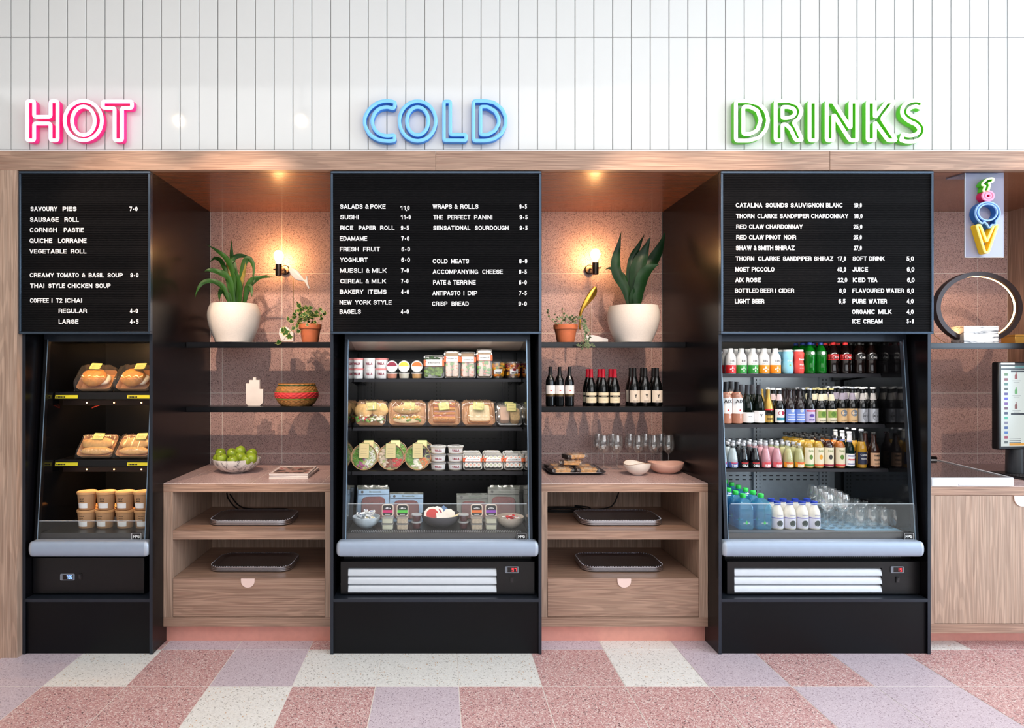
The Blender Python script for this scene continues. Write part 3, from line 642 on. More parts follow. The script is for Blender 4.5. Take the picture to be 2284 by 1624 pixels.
def wobj(name, mb, m, par, **kw):
    """mesh given in room coordinates, stored relative to its parent"""
    q = Vector((0, 0, 0)); p = par
    while p is not None: q += p.location; p = p.parent
    mb.v = [(v[0] - q[0], v[1] - q[1], v[2] - q[2]) for v in mb.v]
    return obj(name, mb, m, par, **kw)
# ================================================================== display fridges
LEDM = mat('white light strip', (255, 248, 238), .5, emit=38, vary=0)
LEDW = mat('warm light strip', (255, 196, 130), .5, emit=75, vary=0)
def digits(par, s, x0, x1, z0, z1, y, col):
    """seven segment numerals in a display"""
    seg = {'0': 'abcdef', '3': 'abgcd', '7': 'abc', '5': 'afgcd', '2': 'abged', '1': 'bc', '.': ''}
    mb = MB(); n = len(s); w = (x1 - x0) / n; h = z1 - z0; t = h * .1
    for i, ch in enumerate(s):
        a = x0 + i * w + w * .15; b = x0 + (i + 1) * w - w * .15; m_ = (z0 + z1) / 2
        bx = {'a': (a, b, z1 - t, z1), 'g': (a, b, m_ - t / 2, m_ + t / 2), 'd': (a, b, z0, z0 + t), 'b': (b - t, b, m_, z1), 'c': (b - t, b, z0, m_), 'f': (a, a + t, m_, z1), 'e': (a, a + t, z0, m_)}
        for k in seg[ch]: q = bx[k]; mb.box(q[0], q[1], y, y + .0006, q[2], q[3])
    return wobj('digits', mb, mat('lit digits %d' % col[0], col, .4, emit=2.2, vary=0), par)
def stadium(yc, zc, ry, rz, n=6):
    pts = []
    for cx_, a0 in ((1, -PI / 2), (-1, PI / 2)):
        for i in range(n + 1):
            a = a0 + PI * i / n; pts.append((yc + ry * math.cos(a) * .9, zc + rz * .62 * math.sin(a) * (1) ))
    return pts
def fridge(xa, xb, bump, panel, name, label, hot=False, shelves=(), xdig=None, dig='', backmat=FBACK, lever=None, swu=None, posts=(), duct=3.60):
    """xa..xb between the glass ends"""
    t = thing('display_fridge' if not hot else 'heated_display_cabinet', label, name, ((xa + xb) / 2, YS(412), Z(1330, YB) + .003))
    yb = 4.12; yt, yf = YS(401), YS(412); zt, zb = Z(757, yt), Z(1207, yf); zd = .628
    wobj('back_lining', MB().box(xa, xb, yb, yb + .03, zd, zt), backmat, t)
    fr = .016
    for s, x in ((-1, xa), (1, xb)):
        a, b = (x - .004, x) if s < 0 else (x, x + .004)
        prof = [(yf + .004, zb), (yb, zb), (yb, zt), (yt + .004, zt)]
        wobj('end_glass', MB().side(prof, a, b), BLACKG, t)
        a, b = (x - .02, x + .0015) if s < 0 else (x - .0015, x + .02)
        fp = [(yf - .002, zb - .01), (yf + .022, zb - .01), (yt + .022, zt + .004), (yt - .002, zt + .004)]
        wobj('end_frame', MB().side(fp, a, b), BFRAME if not hot else FRIDGE, t)
        wobj('end_edge_strip', MB().side([(yf - .0035, zb), (yf - .0015, zb), (yt - .0015, zt), (yt - .0035, zt)], x - .0012 if s > 0 else x - .003, x + .003 if s > 0 else x + .0012), mat('glass edge with painted blue light', (150, 176, 200), .2, metal=.5), t)  # bluish daylight on the edge is painted into its colour
    # canopy with an added, unseen light strip, steel air duct at the rear
    zc = zt - .002
    wobj('canopy', MB().box(xa - .02, xb + .02, yt - .004, yb + .03, zt, zt + .05), BFRAME, t)
    if not hot:
        wobj('air_duct', MB().side([(duct, zt - .001), (duct + .2, zt - .050), (yb - .01, zt - .050), (yb - .01, zt - .001)], xa, xb), mat('satin steel duct', (206, 196, 184), .35, metal=.35), t)
    wobj('light_strip', MB().box(xa + .02, xb - .02, yt + .012, yt + .022, zt - .009, zt - .001), LEDW if hot else LEDM, t)
    wobj('light_cover', MB().box(xa - .002, xb + .002, yt - .003, yt + .009, zt - .013, zt), BFRAME, t)
    # perforated back: slots and slotted uprights
    if not hot:
        sl = MB(); z = .78
        for base in (.80, 1.04, 1.29, 1.53):
            for dz in (0, .026):
                x = xa + .06
                while x < xb - .06: sl.box(x, x + .022, yb - .0015, yb + .0005, base + dz, base + dz + .005); x += .044
        o = wobj('vent_slots', sl, mat('slot shadow', (4, 4, 5), .9, vary=0), t); o['kind'] = 'stuff'
        for x in posts:
            u = wobj('slotted_upright', MB().box(x - .03, x + .03, yb - .022, yb - .003, zd + .01, zt - .06), backmat, t)
            s2 = MB(); z = zd + .05
            while z < zt - .1:
                for q in (-.014, .008): s2.box(x + q, x + q + .004, yb - .0232, yb - .021, z, z + .014)
                z += .024
            o = wobj('upright_slots', s2, mat('slot shadow', (4, 4, 5), .9, vary=0), u); o['kind'] = 'stuff'
    # shelves
    for ys, z, th in shelves:
        sh = wobj('shelf_plate', MB().box(xa + .004, xb - .004, ys, yb - .02, z - .006, z), FBACK if not hot else FRIDGE, t)
        wobj('front_lip', MB().box(xa + .004, xb - .004, ys - .002, ys + .004, z - th, z + .001), mat('dark grey shelf lip', (44, 44, 49), .38, metal=.3), sh)
        for s in (xa + .03, xb - .036): wobj('bracket', MB().side([(ys + .02, z - .007), (yb - .03, z - .05), (yb - .03, z - .007)], s, s + .004), FRIDGE, sh)
        if hot:
            wobj('price_rail', MB().side([(ys - .012, z - .036), (ys - .004, z - .036), (ys - .003, z - .002), (ys - .006, z - .002)], xa + .006, xb - .006), FRIDGE, sh)
            wobj('light_rail', MB().box(xa + .03, xb - .01, ys + .03, ys + .09, z - .072, z - .045), mat('dark bronze rail', (58, 44, 38), .3, metal=.7), sh)
            for i in range(4):
                xx = xa + .165 + i * .156
                if xx < xb - .03: wobj('lamp_dot', MB().blob((xx, ys + .028, z - .058), (.004, .003, .004), 8, 6), mat('warm led dot', (255, 190, 110), .4, emit=14, vary=0), sh)
            wobj('under_light', MB().box(xa + .06, xb - .04, ys + .10, ys + .112, z - .062, z - .056), LEDW, sh)
            for u0, u1 in ((121, 176), (286, 345)):
                x0_, x1_ = max(X(u0, ys), xa + .01), min(X(u1, ys), xb - .008)
                st = wobj('yellow_ticket', MB().side([(ys - .0135, z - .032), (ys - .0125, z - .032), (ys - .0085, z - .013), (ys - .0095, z - .013)], x0_, x1_), mat('yellow ticket', (222, 212, 40), .5, vary=.02), sh)
                dk = MB(); q = x0_ + .008
                while q < x0_ + .055: dk.box(q, q + .006, ys - .0138, ys - .0128, z - .0275, z - .02); q += .0085
                o = wobj('ticket_print', dk, INK, st); o['kind'] = 'stuff'
        else:
            wobj('shelf_light', MB().box(xa + .03, xb - .03, ys + .012, ys + .02, z - .013, z - .007), LEDM, sh)
    # deck and low front glass
    wobj('deck', MB().box(xa, xb, yf + .04, yb, zd - .012, zd), FBACK if not hot else FRIDGE, t)
    ds = MB(); x = xa + .02
    if not hot:
        while x < xb - .03: ds.box(x, x + .004, yf + .045, yf + .095, zd, zd + .0006); x += .0098
        o = wobj('deck_slots', ds, mat('pale slot edge', (150, 152, 158), .4, vary=0), t); o['kind'] = 'stuff'
    wobj('front_sill', MB().side([(yf + .0, zb - .01), (yf + .04, zb - .01), (yf + .04, zd), (yf + .03, zd)], xa, xb), mat('graphite sill', (48, 46, 50), .35, metal=.3), t)
    pg = rrect(xa + .003, xb - .003, zb, Z(1124 if not hot else 1162, yf), .012, 3)
    wobj('front_glass', MB().prism(pg, yf - .006, yf - .002), CLEAR, t)
    # rounded edge line of the pane
    wobj('glass_edge', MB().box(xa + .012, xb - .012, yf - .0063, yf - .0017, Z(1124 if not hot else 1162, yf), Z(1124 if not hot else 1162, yf) + .0018), mat('pale glass edge', (196, 206, 214), .2, vary=0), t)
    # badge
    bx1 = xb - .012; bw = .058; bz = zb + .006
    bd = wobj('badge', MB().box(bx1 - bw, bx1, yf - .010, yf - .0062, bz, bz + .043), mat('black badge', (14, 14, 18), .3, vary=0), t)
    fm = MB()
    for a, b, c, d in ((bx1 - bw + .003, bx1 - .003, bz + .038, bz + .040), (bx1 - bw + .003, bx1 - .003, bz + .003, bz + .005), (bx1 - bw + .003, bx1 - bw + .005, bz + .003, bz + .04), (bx1 - .005, bx1 - .003, bz + .003, bz + .04)): fm.box(a, b, yf - .0106, yf - .0099, c, d)
    wobj('badge_border', fm, WHITE, bd)
    me = text_mesh('FPG', WHITE, .036, .017, .0006, bold=.01); link('lettering', me, bd, (bx1 - bw / 2 - (xa + xb) / 2, yf - .0102 - t.location.y, bz + .013 - t.location.z))
    # rounded aluminium bumper
    ub0, ub1 = bump; xl, xr = ub0, ub1
    zc_, rz = (Z(1208, YB) + Z(1242, YB)) / 2, (Z(1208, YB) - Z(1242, YB)) / 2
    prof = [(YB - .012 + .055 * (1 - math.cos(a) if 0 else 0) - .018 * math.cos(a) + .018, zc_ + rz * math.sin(a)) for a in [-PI / 2 + PI * i / 14 for i in range(15)]]
    prof = [(y, z) for y, z in prof] + [(YB + .045, zc_ + rz), (YB + .045, zc_ - rz)]
    ce = .022
    wobj('bumper', MB().side(prof[::-1], xl + ce, xr - ce), SILVER, t)
    for s, xx in ((-1, xl), (1, xr)):
        rings = []
        for k in range(6):
            a = k / 5 * PI / 2; q = math.cos(a); xo = ce * math.sin(a)
            yc_ = YB + .02
            rings.append([((xl + ce - xo) if s < 0 else (xr - ce + xo), yc_ + (y - yc_) * (.35 + .65 * q), zc_ + (z - zc_) * (.45 + .55 * q)) for y, z in prof])
        mb = MB(); loft(mb, rings); wobj('bumper_end', mb, mat('grey bumper end', (176, 186, 200), .35, metal=.3), t)
    # machine compartment
    p0, p1, pz1, pz0 = panel
    yp = YS(411)
    if hot:
        wobj('base_panel', MB().box(p0, p1, yp, yp + .3, pz0, pz1, .003), FRIDGE, t)
    else:
        l0, l1 = lever; la, lb = pz1 - .034, pz0 + .006
        zz1, zz0 = la + .0, lb
        # frame round the louvre opening
        for a, b, c, d in ((p0, l0, pz0, pz1), (l1, p1, pz0, pz1), (l0, l1, la, pz1), (l0, l1, pz0, lb)): wobj('base_panel', MB().box(a, b, yp, yp + .04, c, d), FRIDGE, t)
        hh = (la - lb) / 3
        for i in range(3):
            z1_ = la - i * hh; pr = [(yp + .036, z1_ - .002), (yp + .020, z1_ - .003), (yp + .008, z1_ - .012), (yp + .002, z1_ - hh * .6), (yp - .001, z1_ - hh + .004), (yp + .002, z1_ - hh + .001), (yp + .03, z1_ - hh + .004)]
            wobj('louvre', MB().side(pr[::-1], l0 + .001, l1 - .001), LOUV, t)
        dots = MB(); x = p0 + .06
        while x < p1 - .06: dots.box(x, x + .006, yp + .05, yp + .0505, pz1 + .010, pz1 + .014); x += .012
        o = wobj('vent_holes', dots, mat('pale vent glint', (120, 124, 130), .4, vary=0), t); o['kind'] = 'stuff'
        wobj('vent_strip', MB().box(p0 + .01, p1 - .01, yp + .0505, yp + .06, pz1 - .005, zc_ - rz + .01), FRIDGE, t)
        wobj('plinth_tray', MB().box(p0 + .02, p1 - .02, yp + .03, 4.0, Z(1330, YB) + .003, pz0), FRIDGE, t)
    if hot: wobj('plinth_tray', MB().box(p0 + .03, p1 - .03, yp + .03, 4.0, Z(1330, YB) + .003, pz0), FRIDGE, t)
    a, b = xdig; zc = Z(1270.5 if not hot else 1287, yp)
    c0 = wobj('control_display', MB().prism(rrect(a, b, zc - .018, zc + .018, .006), yp - .004, yp + .002), mat('grey display bezel', (120, 126, 136), .35), t)
    wobj('display_window', MB().box(a + .014, b - .008, yp - .0046, yp - .0038, zc - .013, zc + .013), mat('dark display window', (16, 10, 12), .2, vary=0), c0)
    digits(c0, dig, a + (b - a) * .45, b - .010, zc - .009, zc + .009, yp - .0054, (255, 50, 60) if not hot else (150, 190, 255))
    su, sv = swu; sx = X(su, yp); sz = Z(sv, yp)
    sw = wobj('power_switch', MB().prism(rrect(sx - .010, sx + .010, sz - .017, sz + .017, .004), yp - .004, yp + .002), mat('black rocker housing', (8, 8, 10), .3, vary=0), t)
    wobj('rocker', MB().side([(yp - .004, sz - .012), (yp - .003, sz + .012), (yp - .008, sz + .012)], sx - .006, sx + .006), mat('dark rocker', (40, 40, 44), .3), sw)
    return t
YP = YS(411)
S2 = [(YS(380), Z(845, YS(380)), .018), (YS(384), Z(954, YS(384)), .018), (YS(388), Z(1052, YS(388)), .019)]
S3 = [(YS(382.5), Z(834, YS(382.5)), .021), (YS(386), Z(946.5, YS(386)), .019), (YS(389), Z(1045.6, YS(389)), .018)]
S1 = [(YS(394.6), Z(876, YS(394.6)), .03), (YS(394.6), Z(1026, YS(394.6)), .03)]
fridge(-2.172, -1.592, (X(63, YB), X(332, YB)), (X(73, YP), X(322, YP), Z(1243, YP), Z(1325, YP)), 'heated cabinet', 'narrow heated display cabinet with pies and soup cups behind low glass',
       hot=True, shelves=S1, xdig=(X(135, YP), X(167, YP)), dig='705', swu=(179, 1286), backmat=mat('dark grey hot lining', (26, 28, 32), .3))
fridge(-.503, .487, (X(750, YB), X(1202, YB)), (X(760, YP), X(1192, YP), Z(1253, YP), Z(1325, YP)), 'display fridge', 'open cold food fridge with sandwiches, salads and tubs on shelves',
       shelves=S2, xdig=(X(1126, YP), X(1157, YP)), dig='37', swu=(1141.5, 1294), lever=(X(776, YP), X(1108, YP)), posts=(-.448, -.003, .44))
fridge(1.566, 2.578, (1.5115, X(2062, YB)), (X(1622, YP), X(2051, YP), Z(1253, YP), Z(1325, YP)), 'display fridge', 'open drinks fridge with bottles on three shelves and glasses below',
       shelves=S3, xdig=(X(1986, YP), X(2015, YP)), dig='15', swu=(2002, 1293), lever=(X(1638, YP), X(1968, YP)), posts=(1.70, 2.07, 2.5), duct=3.90, backmat=mat('mid grey fridge lining', (150, 162, 174), .28, metal=.4))

# ================================================================== wall sconces
BULBM = mat('glowing bulb', (255, 186, 112), .4, emit=105, vary=0, ecol=(255, 190, 118))
BRONZE = mat('brushed bronze', (104, 88, 80), .3, metal=.9)
def sconce(ub, vb, us, vs, up, vp, label):
    yb = 4.10; xs, zs = X(us, yb), Z(vs, yb); xp, zp = X(up, YK), Z(vp, YK)
    t = thing('wall_sconce', label, 'wall lamp', (xp, YK, zp))
    wobj('backplate', MB().add(*[((lambda b: (b.v, b.f))(MB().lathe([(0, -.012), (.026, -.012), (.032, -.006), (.032, 0), (0, 0)], 24).xf(Matrix.Rotation(-PI / 2, 4, 'X'))))[i] for i in (0, 1)]).xf(Matrix.Translation((xp, YK - .012, zp))), BRONZE, t)
    wobj('arm', MB().tube([(xp, YK - .01, zp), (xp, YK - .05, zp), (xs, yb + .02, zs - .012)], .007), BRONZE, t)
    wobj('socket', MB().lathe([(0, -.045), (.017, -.043), (.0205, -.038), (.0205, .034), (.018, .036), (0, .03)], 24, (xs, yb, zs)), BRONZE, t)
    wobj('switch_key', MB().tube([(xs, yb, zs), (xs + (.034 if us > 1000 else -.034), yb, zs)], .005), BRONZE, t)
    bulb = [(0, .03), (.012, .032), (.014, .045), (.026, .068), (.031, .085), (.027, .104), (.014, .118), (0, .121)]
    wobj('bulb', MB().lathe([(r, z + .002) for r, z in bulb], 20, (xs, yb, zs)), BULBM, t)
    return t
sconce(622, 573, 621.5, 601, 637, 603, 'bronze wall lamp with glowing bulb above the white whale ornament')
sconce(1325, 570, 1328, 597.5, 1313.5, 602, 'bronze wall lamp with glowing bulb above the gold whale ornament')
# ================================================================== products: model makers (front faces -y, base at z = 0)
def noise3(a, b, c): return math.sin(a * 12.9 + b * 4.1) * math.cos(b * 9.7 - c * 5.3) * .5 + math.sin(c * 15.1 + a * 3.3) * .5
WINE = [(0, 0), (.9, 0), (1, .015), (1, .60), (.95, .66), (.7, .73), (.42, .79), (.36, .84), (.34, .90), (.36, .93), (.36, .955), (.34, .96), (.34, 1.0), (0, 1.0)]
BURG = [(0, 0), (.92, 0), (1, .015), (1, .42), (.95, .50), (.78, .60), (.55, .70), (.40, .78), (.35, .86), (.34, .93), (.36, .94), (.34, .96), (.34, 1.0), (0, 1.0)]
BEER = [(0, 0), (.92, 0), (1, .02), (1, .48), (.95, .55), (.75, .63), (.52, .71), (.44, .80), (.38, .92), (.42, .925), (.42, .96), (.38, .965), (.36, 1.0), (0, 1.0)]
SODA = [(0, 0), (.9, 0), (1, .03), (1.0, .28), (.93, .45), (.74, .63), (.52, .78), (.40, .88), (.43, .885), (.43, .91), (.38, .92), (.38, 1.0), (0, 1.0)]
TEA = [(0, 0), (.92, 0), (1, .02), (1, .66), (.96, .73), (.74, .80), (.50, .85), (.44, .90), (.48, .905), (.48, .925), (.44, .93), (.44, 1), (0, 1)]
HEAL = [(0, 0), (.95, 0), (1, .02), (1, .58), (.95, .68), (.7, .78), (.48, .84), (.44, .88), (.44, 1), (0, 1)]
CURV = [(0, 0), (.86, 0), (.9, .03), (1, .16), (.98, .30), (.84, .50), (.84, .58), (.98, .78), (.98, .86), (.80, .93), (.80, 1), (0, 1)]
PETB = [(0, 0), (.86, 0), (.96, .04), (1, .10), (.94, .30), (.94, .36), (1, .52), (1, .62), (.86, .76), (.55, .86), (.36, .91), (.36, 1), (0, 1)]
COKE = [(0, 0), (.82, 0), (.92, .03), (.94, .10), (.84, .28), (.9, .38), (1, .46), (1, .60), (.9, .70), (.62, .82), (.38, .90), (.36, 1), (0, 1)]
MILK = [(0, 0), (.95, 0), (1, .02), (1, .54), (.95, .62), (.78, .72), (.54, .83), (.46, .88), (.46, 1), (0, 1)]
def prad(prof, z):
    for (a, b), (c, d) in zip(prof, prof[1:]):
        if b <= z <= d and d > b: return a + (c - a) * (z - b) / (d - b)
    return prof[-1][0]
def bottle(h, r, prof, body, cap=None, labels=(), liquid=None, n=20):
    """cap = (material, from z fraction, radius gain); labels = [(z0, z1, half angle, material, [(text, zc, th, tw, material)])]"""
    sc = [(a * r, b * h) for a, b in prof]; out = []
    subs = []
    if liquid:
        lm, lv = liquid; L = [(max(0, a * r - .0012), .002 + b * h) for a, b in prof if b < lv]; L.append((max(.001, prad(prof, lv) * r - .0012), lv * h)); L.append((0, lv * h))
        subs.append(('liquid', MB().lathe(L, n).mesh('liquid', lm)))
    out.append(('bottle_body', MB().lathe(sc, n).mesh('bottle_body', body), subs))
    if cap:
        cm, z0, g = cap; rr = prad(prof, (z0 + 1) / 2) * r * g
        P = [(rr * .98, z0 * h), (rr, z0 * h + .001), (rr, h - .001), (rr * .92, h + .001), (0, h + .0012)]
        if z0 < .9: P = [(prad(prof, z0 + (1 - z0) * k / 6) * r * g + .0003, h * (z0 + (1 - z0) * k / 6)) for k in range(7)] + [(0, h + .001)]
        out.append(('bottle_cap', MB().lathe(P, n).mesh('bottle_cap', cm)))
    for z0, z1, ha, lm, txt in labels:
        sub = []
        for t in txt:
            s, zc, th, tw, tm = t
            if s == '#':      # plain printed band or spot
                sub.append(('label_band', MB().arc(r * prad(prof, zc) + .0005, zc * h - th / 2, zc * h + th / 2, tw, n=8).mesh('label_band', tm)))
            elif s == '@':    # round emblem
                b = MB(); q = 14; rad = r * prad(prof, zc) + .0022
                vs = [(rad * math.sin(th / rad * math.cos(2 * PI * i / q)), -rad * math.cos(th / rad * math.cos(2 * PI * i / q)), zc * h + tw * math.sin(2 * PI * i / q)) for i in range(q)]
                b.add(vs, [tuple(range(q))]); sub.append(('emblem', b.mesh('emblem', tm, smooth=False)))
            else: sub.append(('lettering', text_mesh(s, tm, tw, th, .0004, bold=.01, r=r * max(prad(prof, zc), prad(prof, (z0 + z1) / 2)) + .0012, z=zc * h - th / 2)))
        out.append(('label', MB().arc(r * prad(prof, z0), z0 * h, z1 * h, ha, r1=r * prad(prof, z1)).mesh('label', lm), sub))
    return out
def put(name, model, u, Y, z, label, cat, group=None, rot=0, dx=0):
    return spawn(name, model, label, cat, (X(u, Y) + dx, Y, z), (0, 0, rot), group)
# ---------------------------------------------------------------- drinks fridge
DGL = mat('dark bottle glass', (9, 10, 11), .07, vary=0, coat=.5)
GGL = glassy('deep green bottle glass', (30, 60, 34), .9, .04, body=.45, bodycol=(14, 26, 14))
PETG = glassy('bright green plastic bottle', (70, 210, 80), .9, .05, body=.35, bodycol=(20, 140, 40))
CGL = glassy('clear bottle glass', (244, 248, 248), .9, .03)
pm = lambda n, c, r=.45, **k: mat('print ' + n, c, r, vary=0, **k)
RED, GRN, ORG, BLU, CRM, BLK, GLD = pm('red', (224, 40, 44)), pm('green', (44, 150, 54)), pm('orange', (246, 150, 20)), pm('blue', (34, 60, 150)), pm('cream', (236, 226, 196)), pm('black', (18, 18, 20)), pm('gold', (200, 160, 80), .3, metal=.7)
WLB, LGR, YEL, PNK, SLV = pm('white', (246, 246, 246)), pm('lime', (150, 176, 84)), pm('yellow', (240, 196, 50)), pm('pink', (238, 150, 160)), pm('silver', (196, 200, 208), .3, metal=.5)
SKY, CORAL = mat('sky blue plastic', (140, 205, 230), .4), mat('coral red plastic', (236, 74, 66), .4)
def cross(m=WLB): return [('#', .22, .0095, .55, m)]
def heal(c): # white bottle, coloured band with a white cross
    mdl = bottle(.148, .0305, HEAL, mat('satin white bottle', (240, 238, 236), .35), (WLB, .86, 1.06), [(.02, .345, 1.45, c, [('+', .18, .030, .030, WLB)]), (.40, .56, .7, mat('satin white bottle', (240, 238, 236), .35), [('Hh', .50, .015, .024, INK), ('hydrate tea', .40, .004, .034, INK)])])
    return mdl
rows_ = {}
ys1, ys2, ys3 = S3[0][0], S3[1][0], S3[2][0]; z1, z2, z3 = S3[0][1] + .0008, S3[1][1] + .0008, S3[2][1] + .0008
def line(name, model, us, Y, z, desc, cat, grp, depth=1, dy=.075, place='on the top drinks shelf', start=1, total_words=True, dxs=0):
    """front row at the measured places and rows directly behind; every bottle gets its own wording"""
    for i, u in enumerate(us):
        for k in range(depth):
            pos = '' if len(us) == 1 else (f'{ORD[i]} from the left ' if True else '')
            row = 'front row' if k == 0 and depth > 1 else ('' if k == 0 else f'{ORD[k]} row')
            lab = f'{desc}, {pos}{row}'.strip().rstrip(',') if not place else f'{desc} {place}, {pos}{row}'.strip().rstrip(',')
            x = X(u, Y) + R.uniform(-.002, .002) * (k > 0) + dxs * k
            spawn(name, model, lab, cat, (x, Y + k * dy, z), (0, 0, R.uniform(-.12, .12)), grp)
Y1 = ys1 + .036; P1 = 'on top shelf'
line('water_bottle', heal(RED), [1629], Y1, z1, 'white bottle with red band', 'bottle', 'white bottles with a cross', 2, .07, P1)
line('water_bottle', heal(GRN), [1653, 1678.7], Y1, z1, 'white bottle with green band', 'bottle', 'white bottles with a cross', 2, .07, P1)
line('water_bottle', heal(ORG), [1703.6, 1728.6], Y1, z1, 'white bottle with orange band', 'bottle', 'white bottles with a cross', 2, .07, P1)
line('juice_bottle', bottle(.140, .0305, CURV, SKY, (WLB, .93, 1.04), [(.2, .45, .6, SKY, [('fresh', .55, .012, .03, WLB), ('@', .36, .006, .004, LGR)])]), [1757], Y1, z1, 'sky blue waisted bottle', 'bottle', None, 2, .07, P1)
line('juice_bottle', bottle(.140, .0305, CURV, CORAL, (WLB, .93, 1.04), [(.2, .45, .6, CORAL, [('Boost', .6, .013, .032, WLB), ('fruit', .38, .009, .026, WLB), ('drink', .24, .005, .026, WLB)])]), [1781], Y1, z1, 'coral red waisted bottle', 'bottle', None, 2, .07, P1)
line('soft_drink_bottle', bottle(.183, .0315, PETB, PETG, (BLU, .93, 1.12), [(.60, .72, 1.2, pm('sprite green', (20, 96, 40)), [('@', .66, .012, .009, WLB)])], (mat('green soda', (18, 110, 34), .1), .86)), [1805.6, 1830.5], Y1, z1, 'green soft drink bottle with blue cap', 'bottle', 'green soft drink bottles', 3, .072, P1)
line('cola_bottle', bottle(.183, .0315, COKE, mat('cola in bottle', (20, 8, 6), .06, vary=0, coat=.6), (RED, .93, 1.12), [(.44, .62, 1.4, RED, [('Coca', .53, .016, .036, WLB)])]), [1857.5, 1885], Y1, z1, 'cola bottle with red label and cap', 'bottle', 'red label cola bottles', 3, .072, P1)
line('cola_bottle', bottle(.183, .0315, COKE, mat('cola in bottle', (20, 8, 6), .06, vary=0, coat=.6), (BLK, .93, 1.12), [(.44, .62, 1.4, BLK, [('Coca', .53, .016, .036, WLB)])]), [1916, 1942.5], Y1, z1, 'cola bottle with black label and cap', 'bottle', 'black label cola bottles', 3, .072, P1)
Y2 = ys2 + .034; P2 = 'on middle shelf'
aix = bottle(.244, .0335, WINE, CGL, (mat('black foil', (14, 14, 18), .35), .76, 1.06), [(.25, .62, 1.2, WLB, [('AIX', .54, .020, .048, INK), ('@', .33, .005, .005, pm('crimson', (190, 30, 50)))])], (mat('rose wine', (206, 140, 116), .15), .80))
line('wine_bottle', aix, [1619, 1643], Y2, z2, 'rose wine bottle with tall white label', 'bottle', 'rose wine bottles', 2, .078, P2)
line('wine_bottle', bottle(.226, .033, BURG, GGL, (mat('charcoal capsule', (44, 44, 50), .35), .76, 1.05), [(.04, .30, 1.25, WLB, [('estate', .2, .006, .022, mat('grey ink', (130, 130, 136), .5))])]), [1666.6], Y2, z2, 'green wine bottle with plain white label', 'bottle', None, 2, .078, P2)
line('wine_bottle', bottle(.226, .033, BURG, GGL, (mat('charcoal capsule', (44, 44, 50), .35), .76, 1.05), [(.04, .34, 1.25, WLB, [('Y', .22, .018, .012, INK), ('wine co', .10, .004, .02, INK)])]), [1692.5], Y2, z2, 'green wine bottle with antler mark label', 'bottle', None, 2, .078, P2)
line('champagne_bottle', bottle(.20, .028, BURG, mat('dark green champagne glass', (16, 24, 14), .07), (GLD, .44, 1.04), [(.05, .25, 1.0, GLD, [('BRUT', .15, .010, .03, INK)]), (.40, .46, 1.4, RED, [])]), [1713], Y2, z2, 'small champagne bottle in gold foil', 'bottle', None, 2, .07, P2)
def beer(lab, neck, cap, txt, h=.205, body=DGL, lz=(.05, .42), prof=BEER, r=.0285, nz=(.66, .84), liquid=None):
    L = [(lz[0], lz[1], 1.35, lab, txt)]
    if neck: L.append((nz[0], nz[1], 1.3, neck, []))
    return bottle(h, r, prof, body, (cap, .955, 1.25), L, liquid)
line('beer_bottle', beer(WLB, pm('pale pink', (226, 200, 200)), WLB, [('@', .31, .022, .012, pm('maroon', (170, 30, 60))), ('#', .14, .018, .9, pm('sea teal', (30, 130, 150)))]), [1737], Y2, z2, 'beer bottle with round red and teal label', 'bottle', None, 3, .064, P2)
line('beer_bottle', beer(pm('periwinkle', (120, 150, 220)), None, BLK, [('#', .12, .005, .9, WLB), ('#', .20, .005, .9, WLB), ('#', .27, .004, .8, WLB), ('@', .38, .010, .010, SLV)], .205, mat('brown bottle glass', (34, 22, 24), .07, vary=0, coat=.5)), [1761.5, 1783], Y2, z2, 'brown beer bottle with blue label', 'bottle', 'blue label beers', 3, .064, P2)
line('beer_bottle', beer(pm('lilac', (206, 196, 226)), None, SLV, [('#', .37, .008, 1.0, pm('rose red', (214, 60, 90))), ('HOP', .12, .010, .03, pm('purple', (90, 60, 160))), ('@', .24, .014, .009, pm('purple', (90, 60, 160)))]), [1805.6], Y2, z2, 'beer bottle with lilac and pink label', 'bottle', None, 3, .064, P2)
line('cider_bottle', beer(CRM, CRM, mat('pale gold crown', (214, 200, 140), .35, metal=.5), [('#', .27, .038, .95, LGR), ('@', .28, .013, .015, pm('leaf green', (90, 130, 40))), ('HOPS', .10, .007, .034, INK)]), [1829.7, 1853.8], Y2, z2, 'bottle with cream and green label', 'bottle', 'green label beers', 3, .064, P2)
line('beer_bottle', beer(pm('tan', (226, 190, 140)), pm('mauve foil', (170, 160, 176)), SLV, [('@', .30, .019, .019, pm('slate', (110, 122, 136))), ('PALE', .29, .006, .024, WLB), ('LAGER', .10, .005, .03, INK)], h=.214), [1877, 1900], Y2, z2, 'bottle with tan label and slate disc', 'bottle', 'tan label beers', 3, .064, P2)
line('beer_bottle', beer(SLV, pm('pale foil', (206, 200, 196)), WLB, [('@', .22, .017, .026, pm('steel grey', (150, 154, 162))), ('dry', .22, .014, .026, INK)], h=.212), [1922.7, 1946.4], Y2, z2, 'dark bottle with silver label', 'bottle', 'silver label beers', 3, .064, P2)
Y3 = ys3 + .034; P3 = 'on lowest shelf'
def soda(lm, band, txt, clear=True):
    return bottle(.142, .0285, SODA, CGL, (SLV, .90, 1.1), [(.04, .24, 1.2, band, [('#', .22, .004, .7, RED), (txt, .11, .013, .034, WLB)])], (lm, .80))
line('soda_bottle', soda(mat('clear tonic', (196, 208, 216), .12), pm('tonic blue', (80, 100, 170)), 'TON'), [1610, 1634], Y3, z3, 'small clear soda bottle with blue band', 'bottle', 'blue band sodas', 4, .062, P3)
line('soda_bottle', soda(mat('dark cola soda', (18, 12, 18), .08), BLK, 'COLA'), [1658, 1683], Y3, z3, 'small soda bottle lettered cola', 'bottle', 'small colas', 4, .062, P3)
